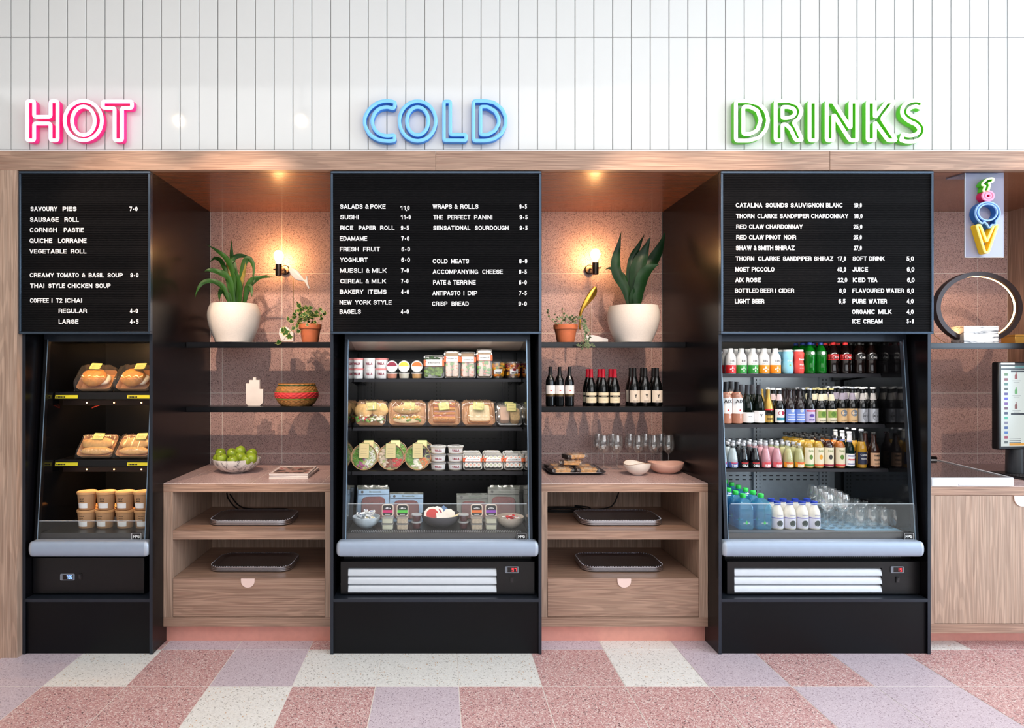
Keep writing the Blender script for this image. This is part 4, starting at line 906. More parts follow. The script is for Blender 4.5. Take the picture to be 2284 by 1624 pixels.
line('soda_bottle', soda(mat('pink lemonade', (226, 160, 172), .15), pm('lemonade rose', (232, 110, 120)), 'SUMO'), [1707.5, 1732.5], Y3, z3, 'small bottle of pink soda', 'bottle', 'pink sodas', 4, .062, P3)
line('soda_bottle', soda(mat('yellow lemonade', (204, 196, 140), .15), pm('lemon orange', (240, 170, 50)), 'LEMO'), [1757.5, 1782], Y3, z3, 'small bottle of pale yellow soda', 'bottle', 'yellow sodas', 4, .062, P3)
def tea(liq, band, leaf): return bottle(.180, .0282, TEA, CGL, (BLK, .925, 1.12), [(.06, .66, 1.2, CRM, [('#', .10, .010, 1.18, band), ('tea', .56, .014, .030, pm('sage', (160, 170, 120))), ('@', .36, .010, .014, leaf)])], (liq, .86))
line('iced_tea_bottle', tea(mat('amber tea', (206, 160, 60), .12), pm('tea green', (70, 140, 60)), pm('leaf green', (90, 130, 40))), [1802.4], Y3, z3, 'iced tea bottle with green foot band', 'bottle', None, 5, .06, P3)
line('iced_tea_bottle', tea(mat('amber tea', (206, 160, 60), .12), pm('tea orange', (230, 100, 50)), pm('mango', (226, 160, 40))), [1824.4], Y3, z3, 'iced tea bottle with orange foot band', 'bottle', None, 5, .06, P3)
line('iced_tea_bottle', tea(mat('dark berry tea', (56, 22, 20), .12), pm('tea plum', (150, 30, 60)), pm('berry dark', (50, 46, 40))), [1847], Y3, z3, 'dark iced tea bottle with plum band', 'bottle', None, 5, .06, P3)
line('iced_tea_bottle', tea(mat('orange tea', (196, 110, 40), .12), pm('tea red', (220, 60, 60)), pm('leaf green', (90, 130, 40))), [1872.4], Y3, z3, 'amber iced tea bottle with red band', 'bottle', None, 5, .06, P3)
line('beer_bottle', bottle(.208, .027, BEER, glassy('green beer glass', (40, 110, 70), .9, .04, body=.4, bodycol=(10, 44, 40)), (WLB, .955, 1.2), [(.06, .40, 1.1, WLB, [('PERONI', .24, .009, .036, RED), ('#', .34, .006, .7, BLU), ('#', .12, .006, .8, BLU)]), (.72, .94, 1.4, WLB, [('#', .74, .006, 1.3, BLU)])]), [1894], Y3, z3, 'green lager bottle with white oval label', 'bottle', None, 3, .064, P3)
line('beer_bottle', bottle(.222, .0275, BEER, CGL, (SLV, .955, 1.2), [(.10, .42, 1.2, pm('navy', (22, 30, 60)), [('Corona', .35, .010, .040, WLB), ('Extra', .25, .008, .03, WLB)])], (mat('pale lager', (206, 150, 40), .12), .68)), [1921], Y3, z3, 'clear lager bottle with navy label', 'bottle', None, 3, .066, P3)
line('cider_bottle', bottle(.202, .0290, BEER, mat('brown cider glass', (44, 20, 14), .07, vary=0, coat=.5), (BLK, .955, 1.2), [(.06, .44, 1.2, pm('kraft label', (206, 164, 130)), [('THREE', .36, .010, .034, INK), ('OAKS', .24, .010, .034, INK), ('CIDER', .13, .006, .03, INK)])]), [1948.5], Y3, z3, 'brown cider bottle with kraft label', 'bottle', None, 2, .07, P3)
# deck: square water bottles, milk, glasses
ZD = .6285
WB = glassy('pale blue water bottle plastic', (150, 214, 240), .9, .06, body=.22, bodycol=(110, 200, 236))
def sqring(w, z, r, yo=0): return [(x, y + yo, z) for x, y in rrect(-w, w, -w, w, r, 3)]
def watermodel():
    mb = MB(); loft(mb, [sqring(.041, 0, .01), sqring(.043, .006, .012), sqring(.043, .055, .012), sqring(.0415, .060, .012), sqring(.043, .065, .012), sqring(.043, .125, .012), sqring(.030, .155, .012), sqring(.014, .168, .012), sqring(.013, .178, .012)])
    lab = MB(); lab.box(-.018, .018, -.0446, -.0436, .035, .037)
    drop = MB().prism([(-.006, .032), (0, .027), (.006, .032), (.006, .038), (0, .050), (-.006, .038)], -.0448, -.0438)
    cap = MB().lathe([(.015, .170), (.0155, .171), (.0155, .190), (.014, .192), (0, .1925)], 16)
    return [('bottle_body', mb.mesh('bottle_body', WB, ang=50), [('emblem', drop.mesh('emblem', pm('drop green', (60, 190, 90)), smooth=False)), ('label_line', lab.mesh('label_line', WLB))]), ('bottle_cap', cap.mesh('bottle_cap', mat('bright green cap', (40, 200, 80), .4)))]
wm = watermodel(); YD = YS(412) + .105
for i, u in enumerate((1657, 1697)):
    for k in range(6):
        spawn('water_bottle', wm, f'square blue water bottle with green cap, {("outer", "inner")[i]} column, {ORD[k]} from the glass', 'bottle', (X(u, YD + .043), YD + .043 + k * .089, ZD), (0, 0, 0), 'square blue water bottles')
milk = bottle(.152, .0315, MILK, mat('milk white plastic', (238, 232, 220), .35), (mat('royal blue cap', (30, 60, 170), .4), .885, 1.22), [(.04, .44, 1.45, pm('milk label', (224, 222, 236)), [('#', .41, .005, 1.44, pm('violet band', (120, 110, 190))), ('@', .22, .017, .017, pm('dark field', (36, 50, 44))), ('VITA', .12, .008, .026, WLB)]), (.47, .56, .7, mat('milk white plastic', (238, 232, 220), .35), [('farmhouse', .52, .004, .03, pm('violet band', (120, 110, 190)))])])
for k, us in enumerate(((1733.4, 1761, 1789, 1815.5), (1720, 1746.5, 1773, 1800))):
    for i, u in enumerate(us):
        yy = YD + .03 + k * .075
        spawn('milk_bottle', milk, f'milk bottle with blue cap, {("front", "back")[k]} row, {ORD[i]} from the water bottles', 'bottle', (X(u, yy), yy, ZD), (0, 0, R.uniform(-.1, .1)), 'blue capped milk bottles')
def wineglass(h=.20, r=.037):
    P = [(0, 0), (r * .95, 0), (r * .95, .0012), (r * .4, .004), (.004, .008), (.0033, .02), (.0033, h * .42), (.006, h * .45), (r * .55, h * .50), (r * .92, h * .60), (r, h * .70), (r * .92, h * .86), (r * .78, h)]
    Q = [(r * .78 - .001, h), (r * .92 - .0012, h * .86), (r - .0012, h * .70), (r * .92 - .0015, h * .605), (r * .5, h * .51), (0, h * .47)]
    k = 6
    return [('bowl', MB().lathe(P[7:] + Q, 28).mesh('bowl', CLEARG, ang=60)), ('stem', MB().lathe(P[4:8], 10).mesh('stem', CLEARG)), ('glass_foot', MB().lathe(P[:5], 24).mesh('glass_foot', CLEARG))]
wg = wineglass(.19, .036)
pos = [(1846, 0), (1880, 0), (1838, 1), (1868, 1), (1826, 2), (1853, 2), (1815, 3), (1838, 3)]
for i, (u, k) in enumerate(pos):
    yy = YD + .045 + k * .085
    spawn('wine_glass', wg, f'clear wine glass beside the milk, {ORD[k]} row back, {("nearer", "farther")[i % 2]} from the milk', 'glass', (X(u, yy), yy, ZD), (0, 0, 0), 'wine glasses in the drinks fridge')
tumb = [('glass_body', MB().lathe([(0, 0), (.022, 0), (.027, .01), (.0325, .045), (.031, .075), (.027, .10), (.026, .10), (.030, .075), (.0312, .045), (.0255, .012), (0, .006)], 24).mesh('glass_body', CLEARG, ang=60))]
for k in range(5):
    for i in range(4):
        yy = YD + .06 + k * .078
        spawn('tumbler', tumb, f'clear stemless tumbler, {ORD[k]} row back, {ORD[i]} from the wine glasses', 'glass', (X(1914, YD + .06) + .005 + i * .070, yy, ZD), (0, 0, 0), 'stemless tumblers in the drinks fridge')
# drainer mat under the glasses
mt = thing('drainer_mat', 'blue perforated plastic mat under the glasses in the drinks fridge', 'mat', (2.25, YS(412) + .09, ZD))
# shallow plate with slots as joined relief
mat_ = mat('blue plastic mat', (130, 180, 214), .3)
mb = MB().slab([(x - 2.25, y - mt.location.y) for x, y in ((2.20, 3.505), (2.565, 3.505), (2.565, 4.0), (2.12, 4.0), (2.12, 3.56))], .0001, .0006)
obj('mat_sheet', mb, mat_, mt, smooth=False)
sl = MB()
for i in range(18):
    for j in range(9): xx = 2.145 + j * .047 + (i % 2) * .02 - 2.25; yy = .03 + i * .026; sl.box(xx, xx + .024, yy, yy + .008, .00062, .0008)
o = obj('mat_slots', sl, mat('dark slot blue', (50, 70, 90), .6, vary=0), mt, smooth=False); o['kind'] = 'stuff'
# ---------------------------------------------------------------- nine wine bottles in the niche
ZB = ZH2 + .0008; YWB = 3.875
bird = bottle(.240, .0285, WINE, DGL, (mat('matt black capsule', (16, 16, 18), .4), .78, 1.08), [(.31, .53, 1.25, WLB, [('@', .40, .006, .003, RED)]), (.235, .30, 1.25, pm('dark wine label', (40, 30, 30)), [('#', .285, .0022, 1.2, GLD)])])
redc = bottle(.226, .0325, BURG, DGL, (mat('crimson capsule', (176, 18, 44), .35), .77, 1.06), [(.09, .37, 1.2, CRM, [('#', .265, .011, 1.15, pm('dark band', (34, 34, 34))), ('SHIRAZ', .265, .005, .034, CRM), ('valley', .17, .004, .016, INK)])])
ant = bottle(.234, .0335, BURG, DGL, (mat('matt black capsule', (16, 16, 18), .4), .78, 1.08), [(.10, .41, 1.2, pm('warm paper', (232, 222, 206)), [('Y', .27, .022, .014, INK), ('pinot noir', .14, .004, .03, INK)])])
for i, u in enumerate((1227.4, 1248, 1270)): put('wine_bottle', bird, u, YWB, ZB, f'slim red wine bottle with small bird label, {ORD[i]} from the cold fridge', 'bottle', 'bird label wine bottles')
for i, u in enumerate((1318, 1345, 1370.7)):
    put('wine_bottle', redc, u, YWB, ZB, f'wine bottle with crimson capsule, front row, {ORD[i]} from the left', 'bottle', 'crimson capped wine bottles')
    put('wine_bottle', redc, (1311, 1337, 1361.5)[i], YWB + .075, ZB, f'wine bottle with crimson capsule, back row, {ORD[i]} from the left', 'bottle', 'crimson capped wine bottles')
for i, u in enumerate((1414.6, 1438.7, 1464.8)):
    put('wine_bottle', ant, u, YWB, ZB, f'wine bottle with antler mark on cream label, front row, {ORD[i]} from the left', 'bottle', 'black capped wine bottles')
    put('wine_bottle', ant, (1407, 1432, 1457.5)[i], YWB + .075, ZB, f'wine bottle with antler mark label, back row, {ORD[i]} from the left', 'bottle', 'black capped wine bottles')
# ================================================================== food packs
def merge(mb, other, M): 
    o = MB(); o.v = list(other.v); o.f = other.f; o.xf(M); mb.add(o.v, o.f); return mb
BREAD, CRUST, BUNC = mat('pale bread', (238, 214, 170), .8, vary=.06, scale=80), mat('brown crust', (196, 132, 70), .7, vary=.12, scale=60), mat('golden bun', (222, 150, 66), .55, vary=.15, scale=40)
PASTRY = mat('baked pastry', (226, 180, 116), .65, vary=.12, scale=50)
LEAFG, TOM, HAM, CHS, RICE_, SALM, CARR, ONI, EGG = (mat('salad leaf', (110, 160, 60), .6, vary=.25, scale=70), mat('tomato red', (206, 52, 40), .35), mat('ham pink', (222, 140, 130), .6), mat('orange cheese', (240, 176, 76), .5),
    mat('white rice', (240, 236, 222), .7), mat('salmon', (240, 140, 96), .5), mat('shredded carrot', (240, 130, 50), .6), mat('red onion', (190, 110, 150), .5), mat('egg white', (246, 240, 220), .5))
LBG = mat('pale tan sticker', (222, 204, 150), .6, vary=.04)
def rbox(mb, x0, x1, y0, y1, z0, z1, r=.01, c=.003):
    f = lambda z, e: [(x, y, z) for x, y in rrect(x0 + e, x1 - e, y0 + e, y1 - e, max(.001, r - e), 3)]
    return loft(mb, [f(z0, c), f(z0 + c, 0), f(z1 - c, 0), f(z1, c)])
def traytop(w, d, h, wall=.0015, flare=.010, r=.022):
    f = lambda z, e: [(x, y, z) for x, y in rrect(-w / 2 + e, w / 2 - e, -d / 2 + e, d / 2 - e, max(.003, r - e * .5), 4)]
    mb = MB(); loft(mb, [f(0, flare), f(h, 0), f(h, wall), f(wall, flare + wall)]); return mb
def rough(seed, amp): return lambda a, z, g: 1 + amp * noise3(a * 2 + seed, z * 3 + seed * .7, g + seed)
def blobs(n, box, size, seed, flat=.5, amp=.2):
    rr = random.Random(seed); mb = MB()
    for i in range(n):
        s = size * rr.uniform(.6, 1.3); mb.blob((rr.uniform(box[0], box[1]), rr.uniform(box[2], box[3]), rr.uniform(box[4], box[5])), (s, s * rr.uniform(.5, 1), s * flat), 7, 4, rough(i + seed, amp))
    return mb
def card(w, h, x, y, z, tilt, mat_=None, lines=3, ink=True):
    """sticker lying on the film: sheet, green rim and pen lines"""
    M = Matrix.Translation((x, y, z)) @ Matrix.Rotation(tilt, 4, 'Z')
    a = MB().slab(rrect(-w / 2, w / 2, -h / 2, h / 2, .004, 2), .0006, .0012).xf(M); b = MB().slab(rrect(-w / 2 - .002, w / 2 + .002, -h / 2 - .002, h / 2 + .002, .005, 2), 0, .0006).xf(M)
    c = MB(); rr = random.Random(int(w * 1e5) + lines)
    for i in range(lines):
        q = -w * .32; yy = h * .15 - i * h * .17
        while q < w * .28: L = rr.uniform(.003, .008); c.box(q, q + L, yy - .0006, yy + .0006, .0012, .0014); q += L + .002
    c.xf(M); return [('label_card', a, mat_ or CARDL), ('label_rim', b, CARDG)] + ([('pen_lines', c, INK)] if ink and lines else [])
def film(w, d, h, seed, over=.012):
    """domed crinkled sheet over the tray with crimped ends"""
    nx, ny = 36, 16; vs = []; fs = []
    for i in range(nx + 1):
        for j in range(ny + 1):
            u, v = i / nx * 2 - 1, j / ny * 2 - 1
            x = u * (w / 2 + over); y = v * (d / 2 + .003); e = max(0, 1 - abs(u) ** 6) * max(0, 1 - abs(v) ** 8)
            z = .012 + (h - .010) * e ** .5 + .005 * noise3(u * 5 + seed, v * 4, seed) + .004 * noise3(u * 15 + seed, v * 9 + seed, 2)
            vs.append((x, y, z))
    for i in range(nx):
        for j in range(ny): a = i * (ny + 1) + j; fs.append((a, a + ny + 1, a + ny + 2, a + 1))
    return MB().add(vs, fs)
def pack(kind, w=.19, d=.165, seed=1, cd=True, cdx=0, cdtilt=0, tilt=50, cs=(.060, .052), cy=.35):
    parts = [('tray', traytop(w, d, .03), KRAFT)]
    if kind == 'croissant':
        b = MB(); b.blob((-.047, .012, .037), (.055, .050, .028), 16, 10, rough(seed, .12)); b.blob((.052, .018, .036), (.050, .048, .026), 16, 10, rough(seed + 3, .12)); parts.append(('pastry', b, PASTRY))
        parts += [('salad', blobs(30, (-.08, .08, -.065, -.03, .025, .04), .009, seed), LEAFG), ('filling', blobs(14, (-.06, .07, -.07, -.02, .03, .042), .010, seed + 1), EGG), ('tomato', blobs(6, (-.07, .0, -.065, -.03, .03, .04), .009, seed + 2), TOM)]
    elif kind == 'roll':
        parts += [('bread_roll', MB().blob((-.002, .02, .04), (.085, .032, .024), 20, 12, rough(seed, .05)), mat('seeded roll', (222, 180, 120), .7, vary=.18, scale=120)),
                  ('filling', blobs(26, (-.075, .075, -.045, -.02, .025, .04), .010, seed), CHS), ('salad', blobs(18, (-.075, .075, -.06, -.03, .025, .036), .009, seed + 4), LEAFG)]
        parts.append(('bread_base', MB().blob((-.002, -.045, .02), (.08, .022, .014), 20, 8, rough(seed, .05)), BREAD))
    elif kind == 'layers':
        for i in range(4):
            y = -.055 + i * .034; a = MB(); rbox(a, -.065, .065, y, y + .013, .006, .05, .006); parts.append(('bread_slice', a, mat('toasted orange bread', (226, 160, 92), .7, vary=.15, scale=60)))
            c = MB(); rbox(c, -.062, .062, y + .014, y + .020, .006, .047, .004); parts.append(('filling', c, HAM if i % 2 else CHS)); c = MB(); rbox(c, -.060, .064, y + .021, y + .026, .006, .048, .004); parts.append(('filling', c, EGG if i % 2 else HAM))
    elif kind == 'slice':
        for k, (x0, x1) in enumerate(((-.068, .062), (-.060, .070))):
            b = MB(); z = .006 + k * .018; rbox(b, x0, x1, -.068, .058, z, z + .014, .022, .002); parts.append(('crust', b, CRUST))
            b = MB(); rbox(b, x0 + .005, x1 - .005, -.063, .053, z + .002, z + .0148, .018, .001); parts.append(('bread_slice', b, BREAD))
    elif kind == 'bun':
        parts += [('bun', MB().blob((-.006, -.004, .050), (.068, .062, .040), 24, 14, rough(seed, .05)), BUNC), ('filling', MB().blob((.045, .0, .030), (.034, .040, .018), 14, 8, rough(seed + 1, .12)), EGG)]
    elif kind == 'pasty':
        b = MB(); b.blob((0, .012, .034), (.092, .040, .024), 20, 10, rough(seed, .08)); b.blob((.005, -.038, .028), (.090, .026, .020), 20, 8, rough(seed + 2, .08)); parts.append(('pastry', b, PASTRY))
    parts.append(('film_wrap', film(w, d, .058 if kind != 'bun' else .093, seed), FILM))
    if cd: parts += [(n, m.xf(Matrix.Translation((cdx, d * cy - .03, .060 if kind != 'bun' else .094))), mm) for n, m, mm in card(cs[0], cs[1], 0, 0, 0, cdtilt, lines=3)]
    Rm = Matrix.Rotation(math.radians(tilt), 4, 'X') @ Matrix.Translation((0, d / 2, 0))
    out = []
    card_parts = {}
    for n, m, mm in parts:
        me = m.xf(Rm).mesh(n, mm, ang=60)
        if n in ('label_rim', 'pen_lines') and 'label_card' in card_parts: card_parts['label_card'].append((n, me))
        elif n == 'label_card': card_parts[n] = []; out.append((n, me, card_parts[n]))
        else: out.append((n, me, []))
    return out
# ---------------------------------------------------------------- cold fridge, sandwich shelf
Ya, Yb, Yc = S2[0][0], S2[1][0], S2[2][0]; za, zb_, zc_ = (S2[i][1] + .0015 for i in range(3))
def spawnp(name, model, u, Y, z, label, cat, group=None, rot=0): return spawn(name, model, label, cat, (X(u, Y), Y, z), (0, 0, rot), group)
yk = Yb + .012
KS = [('croissant', 827, .172, 'filled croissants pack'), ('roll', 908.5, .215, 'seeded roll pack with yellow filling'), ('layers', 991, .185, 'pink and orange layered sandwich pack'), ('slice', 1068, .19, 'white bread sandwich pack')]
for i, (k, u, w, d) in enumerate(KS):
    spawnp('sandwich_pack', pack(k, w, .162, i + 1, cdx=(.0, .01, -.002, .0)[i], cdtilt=(.05, -.05, .12, -.08)[i]), u, yk, zb_, f'wrapped {d} in kraft tray, front of the sandwich shelf', 'sandwich', 'front sandwich packs')
    spawnp('sandwich_pack', pack(k, w, .162, i + 11, cdx=.0, cdtilt=.02 * i), u - 2, yk + .145, zb_, f'wrapped {d} standing behind its twin on the sandwich shelf', 'sandwich', 'rear sandwich packs')
# clear box with a halved sandwich
def clearbox(w, h, d, tilt, items, band=None, kcol=None):
    """shallow clear box standing tilted with its lid towards the front; items = (name, MB, material)"""
    Rm = Matrix.Rotation(math.radians(tilt), 4, 'X') @ Matrix.Translation((0, h / 2, 0))
    f = lambda z, e: [(x, y, z) for x, y in rrect(-w / 2 + e, w / 2 - e, -h / 2 + e, h / 2 - e, .012, 3)]
    base = MB(); loft(base, [f(0, .006), f(d * .55, 0), f(d * .55, .0012), f(.0012, .0072)])
    lid = MB(); loft(lid, [f(d * .56, -.001), f(d * .60, -.001), f(d * .62, .004), f(d, .008)], False)
    out = [('box_base', base.xf(Rm).mesh('box_base', kcol or TUBW), [])]
    for n, m, mm in items: out.append((n, m.xf(Rm).mesh(n, mm), []))
    out.append(('box_lid', lid.xf(Rm).mesh('box_lid', CLEARG), []))
    if band:
        y0, y1, txt, c = band; b = MB().box(-w / 2 - .002, w / 2 + .002, y0, y1, d * .60, d + .001); b2 = MB().box(-w / 2 + .010, w / 2 - .010, y0 + .001, y1 + .002, d + .001, d + .0016)
        sub = [('label_panel', b2.xf(Rm).mesh('label_panel', WLB))]
        if txt:
            tm = text_mesh(txt, INK, w * .62, (y1 - y0) * .22, .0004)
            T4 = Rm @ Matrix.Translation((0, y0 + (y1 - y0) * .42, d + .0020)) @ Matrix.Rotation(-PI / 2, 4, 'X')
            tm.transform(T4); sub.append(('lettering', tm))
            dot = MB().lathe([(.0035, d + .0016), (.0035, d + .0020), (0, d + .0020)], 10, (-w * .40, y0 + (y1 - y0) * .75, 0)); sub.append(('emblem', dot.xf(Rm).mesh('emblem', RED)))
        out.append(('paper_band', b.xf(Rm).mesh('paper_band', c), sub))
    return out
def halfbox(seed):
    it = []
    a = MB(); rbox(a, -.055, -.005, -.045, .045, .006, .045, .008); it.append(('bread_slice', a, mat('pink ham bread', (226, 190, 168), .7)))
    a = MB(); rbox(a, .002, .058, -.050, .035, .006, .050, .020); it.append(('bread_slice', a, mat('grain bread', (216, 180, 128), .7, vary=.2, scale=120)))
    m = clearbox(.140, .135, .055, 58, it)
    Rm = Matrix.Rotation(math.radians(58), 4, 'X') @ Matrix.Translation((0, .0675, 0)); subs = []
    for n, mb, mm in card(.052, .052, .01, .035, .056, -.05): subs.append((n, mb.xf(Rm).mesh(n, mm)))
    m.append((subs[0][0], subs[0][1], subs[1:])); return m
hb = halfbox(1)
spawnp('sandwich_box', hb, 1137, yk, zb_, 'clear box of halved grain sandwich at the end of the sandwich shelf', 'sandwich')
spawnp('sandwich_box', hb, 1132, yk + .14, zb_, 'clear box of halved sandwich behind the end box', 'sandwich')
# ---------------------------------------------------------------- cold fridge, top shelf
CRIM = pm('yalla crimson', (150, 22, 60))
def tub(r, h, body, lid, txt=None, fill=None, rl=None, taper=.9, tcol=None, txh=.014, txw=.04):
    rl = rl or r * 1.07; out = []; sub = []
    if fill: sub.append(('contents', MB().lathe([(0, .002), (r * taper * .95, .002), (r * .95, h * .84), (0, h * .86)], 20).mesh('contents', fill)))
    out.append(('tub_body', MB().lathe([(0, 0), (r * taper, 0), (r * taper + .001, .002), (r, h * .86), (0, h * .87)], 24).mesh('tub_body', body), sub))
    out.append(('tub_lid', MB().lathe([(rl * .97, h * .82), (rl, h * .83), (rl, h * .97), (rl * .96, h), (rl * .88, h), (rl * .86, h - .002), (0, h - .002)], 24).mesh('tub_lid', lid)))
    if txt: out.append(('label', MB().arc(r * (taper + .25 * (1 - taper)), h * .16, h * .74, 1.1, r1=r * (taper + .86 * (1 - taper)), n=12).mesh('label', WLB), [('lettering', text_mesh(txt, tcol or CRIM, txw, txh, .0004, bold=.02, r=r * 1.0 + .0012, z=h * .34))]))
    return out
yt_ = Ya + .050
tubs = [tub(.0345, .0600, WLB, mat('red tinted lid', (236, 150, 150), .4), 'YALLA'), tub(.0345, .0600, WLB, WLB, 'YALLA'), tub(.0345, .0600, WLB, mat('red tinted lid', (236, 150, 150), .4), 'YALLA')]
for i, u in enumerate((798, 824.5, 850.5)):
    for k in range(2):
        for r_ in range(2):
            spawn('yoghurt_tub', tubs[i], f'white yoghurt tub with crimson lettering, {ORD[i]} stack from the glass end, {("lower", "upper")[k]}, {("front", "rear")[r_]}', 'tub', (X(u, yt_) , yt_ + r_ * .08, za + k * .0602), (0, 0, 0), 'white yoghurt tubs on the top shelf')
for i, (u, c, n) in enumerate(((874.7, CRIM, 'crimson'), (901.5, mat('lid yellow', (240, 214, 70), .45), 'yellow'), (930, mat('lid orange', (240, 130, 50), .45), 'orange'))):
    dp = tub(.0310, .0340, TUBW, WLB, None, (SALM, EGG, CHS)[i])
    spawn('dip_tub', dp, f'small dip tub lying flat under the {n} topped lid', 'tub', (X(u, yt_), yt_, za), (0, 0, 0), 'dip tubs')
    half = MB(); q = 14; vs = [(.029 * math.cos(PI * j / q), .0375, .029 * math.sin(PI * j / q)) for j in range(q + 1)]
    disc = MB().lathe([(0, 0), (.0330, 0), (.0345, .003), (.0345, .010), (.031, .012), (0, .012)], 28)
    body = MB().lathe([(0, -.030), (.028, -.030), (.031, 0), (0, .001)], 24)
    Rm = Matrix.Translation((0, -.010, .0355)) @ Matrix.Rotation(math.radians(80), 4, 'X')
    hp = MB().prism([(.029 * math.cos(PI * j / q), .002 + .026 * math.sin(PI * j / q)) for j in range(q + 1)], -.0006, 0)
    hp.xf(Matrix.Translation((0, -.0235, .036)) @ Matrix.Rotation(math.radians(-10), 4, 'X'))
    spawn('dip_tub', [('tub_body', body.xf(Rm).mesh('tub_body', TUBW)), ('tub_lid', disc.xf(Rm).mesh('tub_lid', WLB), [('printed_half', hp.mesh('printed_half', c))])], f'dip tub tipped forward with {n} and white lid', 'tub', (X(u, yt_), yt_ + .0, za + .0345), (0, 0, 0), 'tipped dip tubs')
edam = clearbox(.116, .136, .045, 80, [('edamame', blobs(46, (-.045, .045, -.055, -.005, .012, .034), .012, 5, .5), mat('edamame green', (120, 160, 50), .5, vary=.2)), ('leafy_top', blobs(16, (-.045, .045, .02, .055, .01, .030), .012, 6, .4), mat('dark herb', (60, 100, 50), .5)), ('paper_liner', MB().box(-.05, .05, -.06, .06, .003, .006), WLB)], (-.002, .036, 'edamame', mat('orange paper band', (232, 110, 60), .5)))
spawnp('edamame_box', edam, 968, yt_ - .02, za, 'clear box of green edamame with white band', 'food box')
def rollbox(h, seed, leaf):
    it = []
    for s in (-1, 1):
        b = MB(); 
        prof = [(0, -.050), (.015, -.048), (.019, -.03), (.019, .03), (.015, .048), (0, .05)]
        b.lathe(prof, 14, (0, 0, 0), fn=lambda r, z, a: r * (1 + .06 * noise3(z * 60, a * 2, seed))); b.xf(Matrix.Translation((s * .0205, -h * .16, .022)) @ Matrix.Rotation(PI / 2, 4, 'X'))
        it.append(('rice_paper_roll', b, mat('rice roll pink', (236, 204, 184), .3, vary=.12, scale=90)))
    it.append(('herb_pieces', blobs(leaf, (-.034, .034, -h * .35, h * .08, .034, .041), .010, seed, .3), LEAFG)); it.append(('prawn_pieces', blobs(14, (-.034, .034, -h * .42, h * .05, .034, .040), .007, seed + 1, .3), SALM))
    it.append(('kraft_back', MB().box(-.040, .040, -h / 2 + .006, h / 2 - .006, .002, .004), mat('pale kraft back', (214, 184, 150), .6)))
    return clearbox(.089, h, .046, 82, it, (h * .08, h * .28, 'rice paper roll', mat('orange paper band', (232, 110, 60), .5)))
for i, (u, h, n, d) in enumerate(((1008, .160, 6, 'with pale filling'), (1043.5, .155, 12, 'with green herbs'), (1080, .172, 24, 'with many leaves, tallest'))):
    spawnp('rice_roll_box', rollbox(h, i + 3, n), u, yt_ - .02, za, f'upright clear box of two rice paper rolls {d}', 'food box', 'rice paper roll boxes')
def fruitcup(seed, mix):
    out = [('cup_body', MB().lathe([(0, 0), (.034, 0), (.0465, .092), (.048, .096), (.046, .096), (.0335, .002), (0, .002)], 24).mesh('cup_body', CLEARG, ang=60))]
    for nm, m_, n in mix:
        rr = random.Random(seed + n); b = MB()
        for i in range(n):
            z = rr.uniform(.012, .084); a = rr.uniform(0, 2 * PI); q = (.034 + z * .12) * rr.uniform(.66, .82); s = rr.uniform(.010, .015)
            b.blob((q * math.cos(a), q * math.sin(a), z), (s, s, s * .8), 8, 5, rough(i, .15))
        out.append((nm, b.mesh(nm, m_)))
    bars = MB(); x = -.016
    rr = random.Random(seed)
    while x < .016: w = rr.choice((.001, .0018, .0026)); bars.box(x, x + w, -.0470, -.0464, .028, .040); x += w + .0016
    out.append(('label', MB().arc(.0385, .026, .055, .62, r1=.0425).mesh('label', WLB), [('barcode', bars.mesh('barcode', INK, smooth=False))]))
    out.append(('cup_lid', MB().lathe([(.0485, .094), (.0490, .099), (.046, .101), (0, .101)], 24).mesh('cup_lid', CLEARG)))
    return out
fm = [('mango_pieces', mat('mango', (248, 176, 40), .35), 46), ('melon_pieces', mat('melon', (244, 140, 50), .35), 22), ('green_grapes', mat('grape green', (150, 180, 60), .3), 12)]
fm2 = [('mango_pieces', mat('mango', (248, 176, 40), .35), 30), ('melon_pieces', mat('melon', (244, 140, 50), .35), 20), ('berry_pieces', mat('berry', (150, 24, 40), .3), 26)]
c1, c2 = fruitcup(3, fm), fruitcup(9, fm2)
spawnp('fruit_cup', c1, 1109.5, yt_ + .0, za, 'clear cup of mango pieces with barcode label', 'fruit cup', 'fruit cups'); spawnp('fruit_cup', c2, 1145, yt_ + .0, za, 'clear cup of mixed fruit with dark berries', 'fruit cup', 'fruit cups')
spawnp('fruit_cup', c1, 1105, yt_ + .10, za, 'cup of mango pieces behind the front mango cup', 'fruit cup', 'fruit cups'); spawnp('fruit_cup', c2, 1139, yt_ + .10, za, 'cup of mixed fruit behind the front berry cup', 'fruit cup', 'fruit cups')
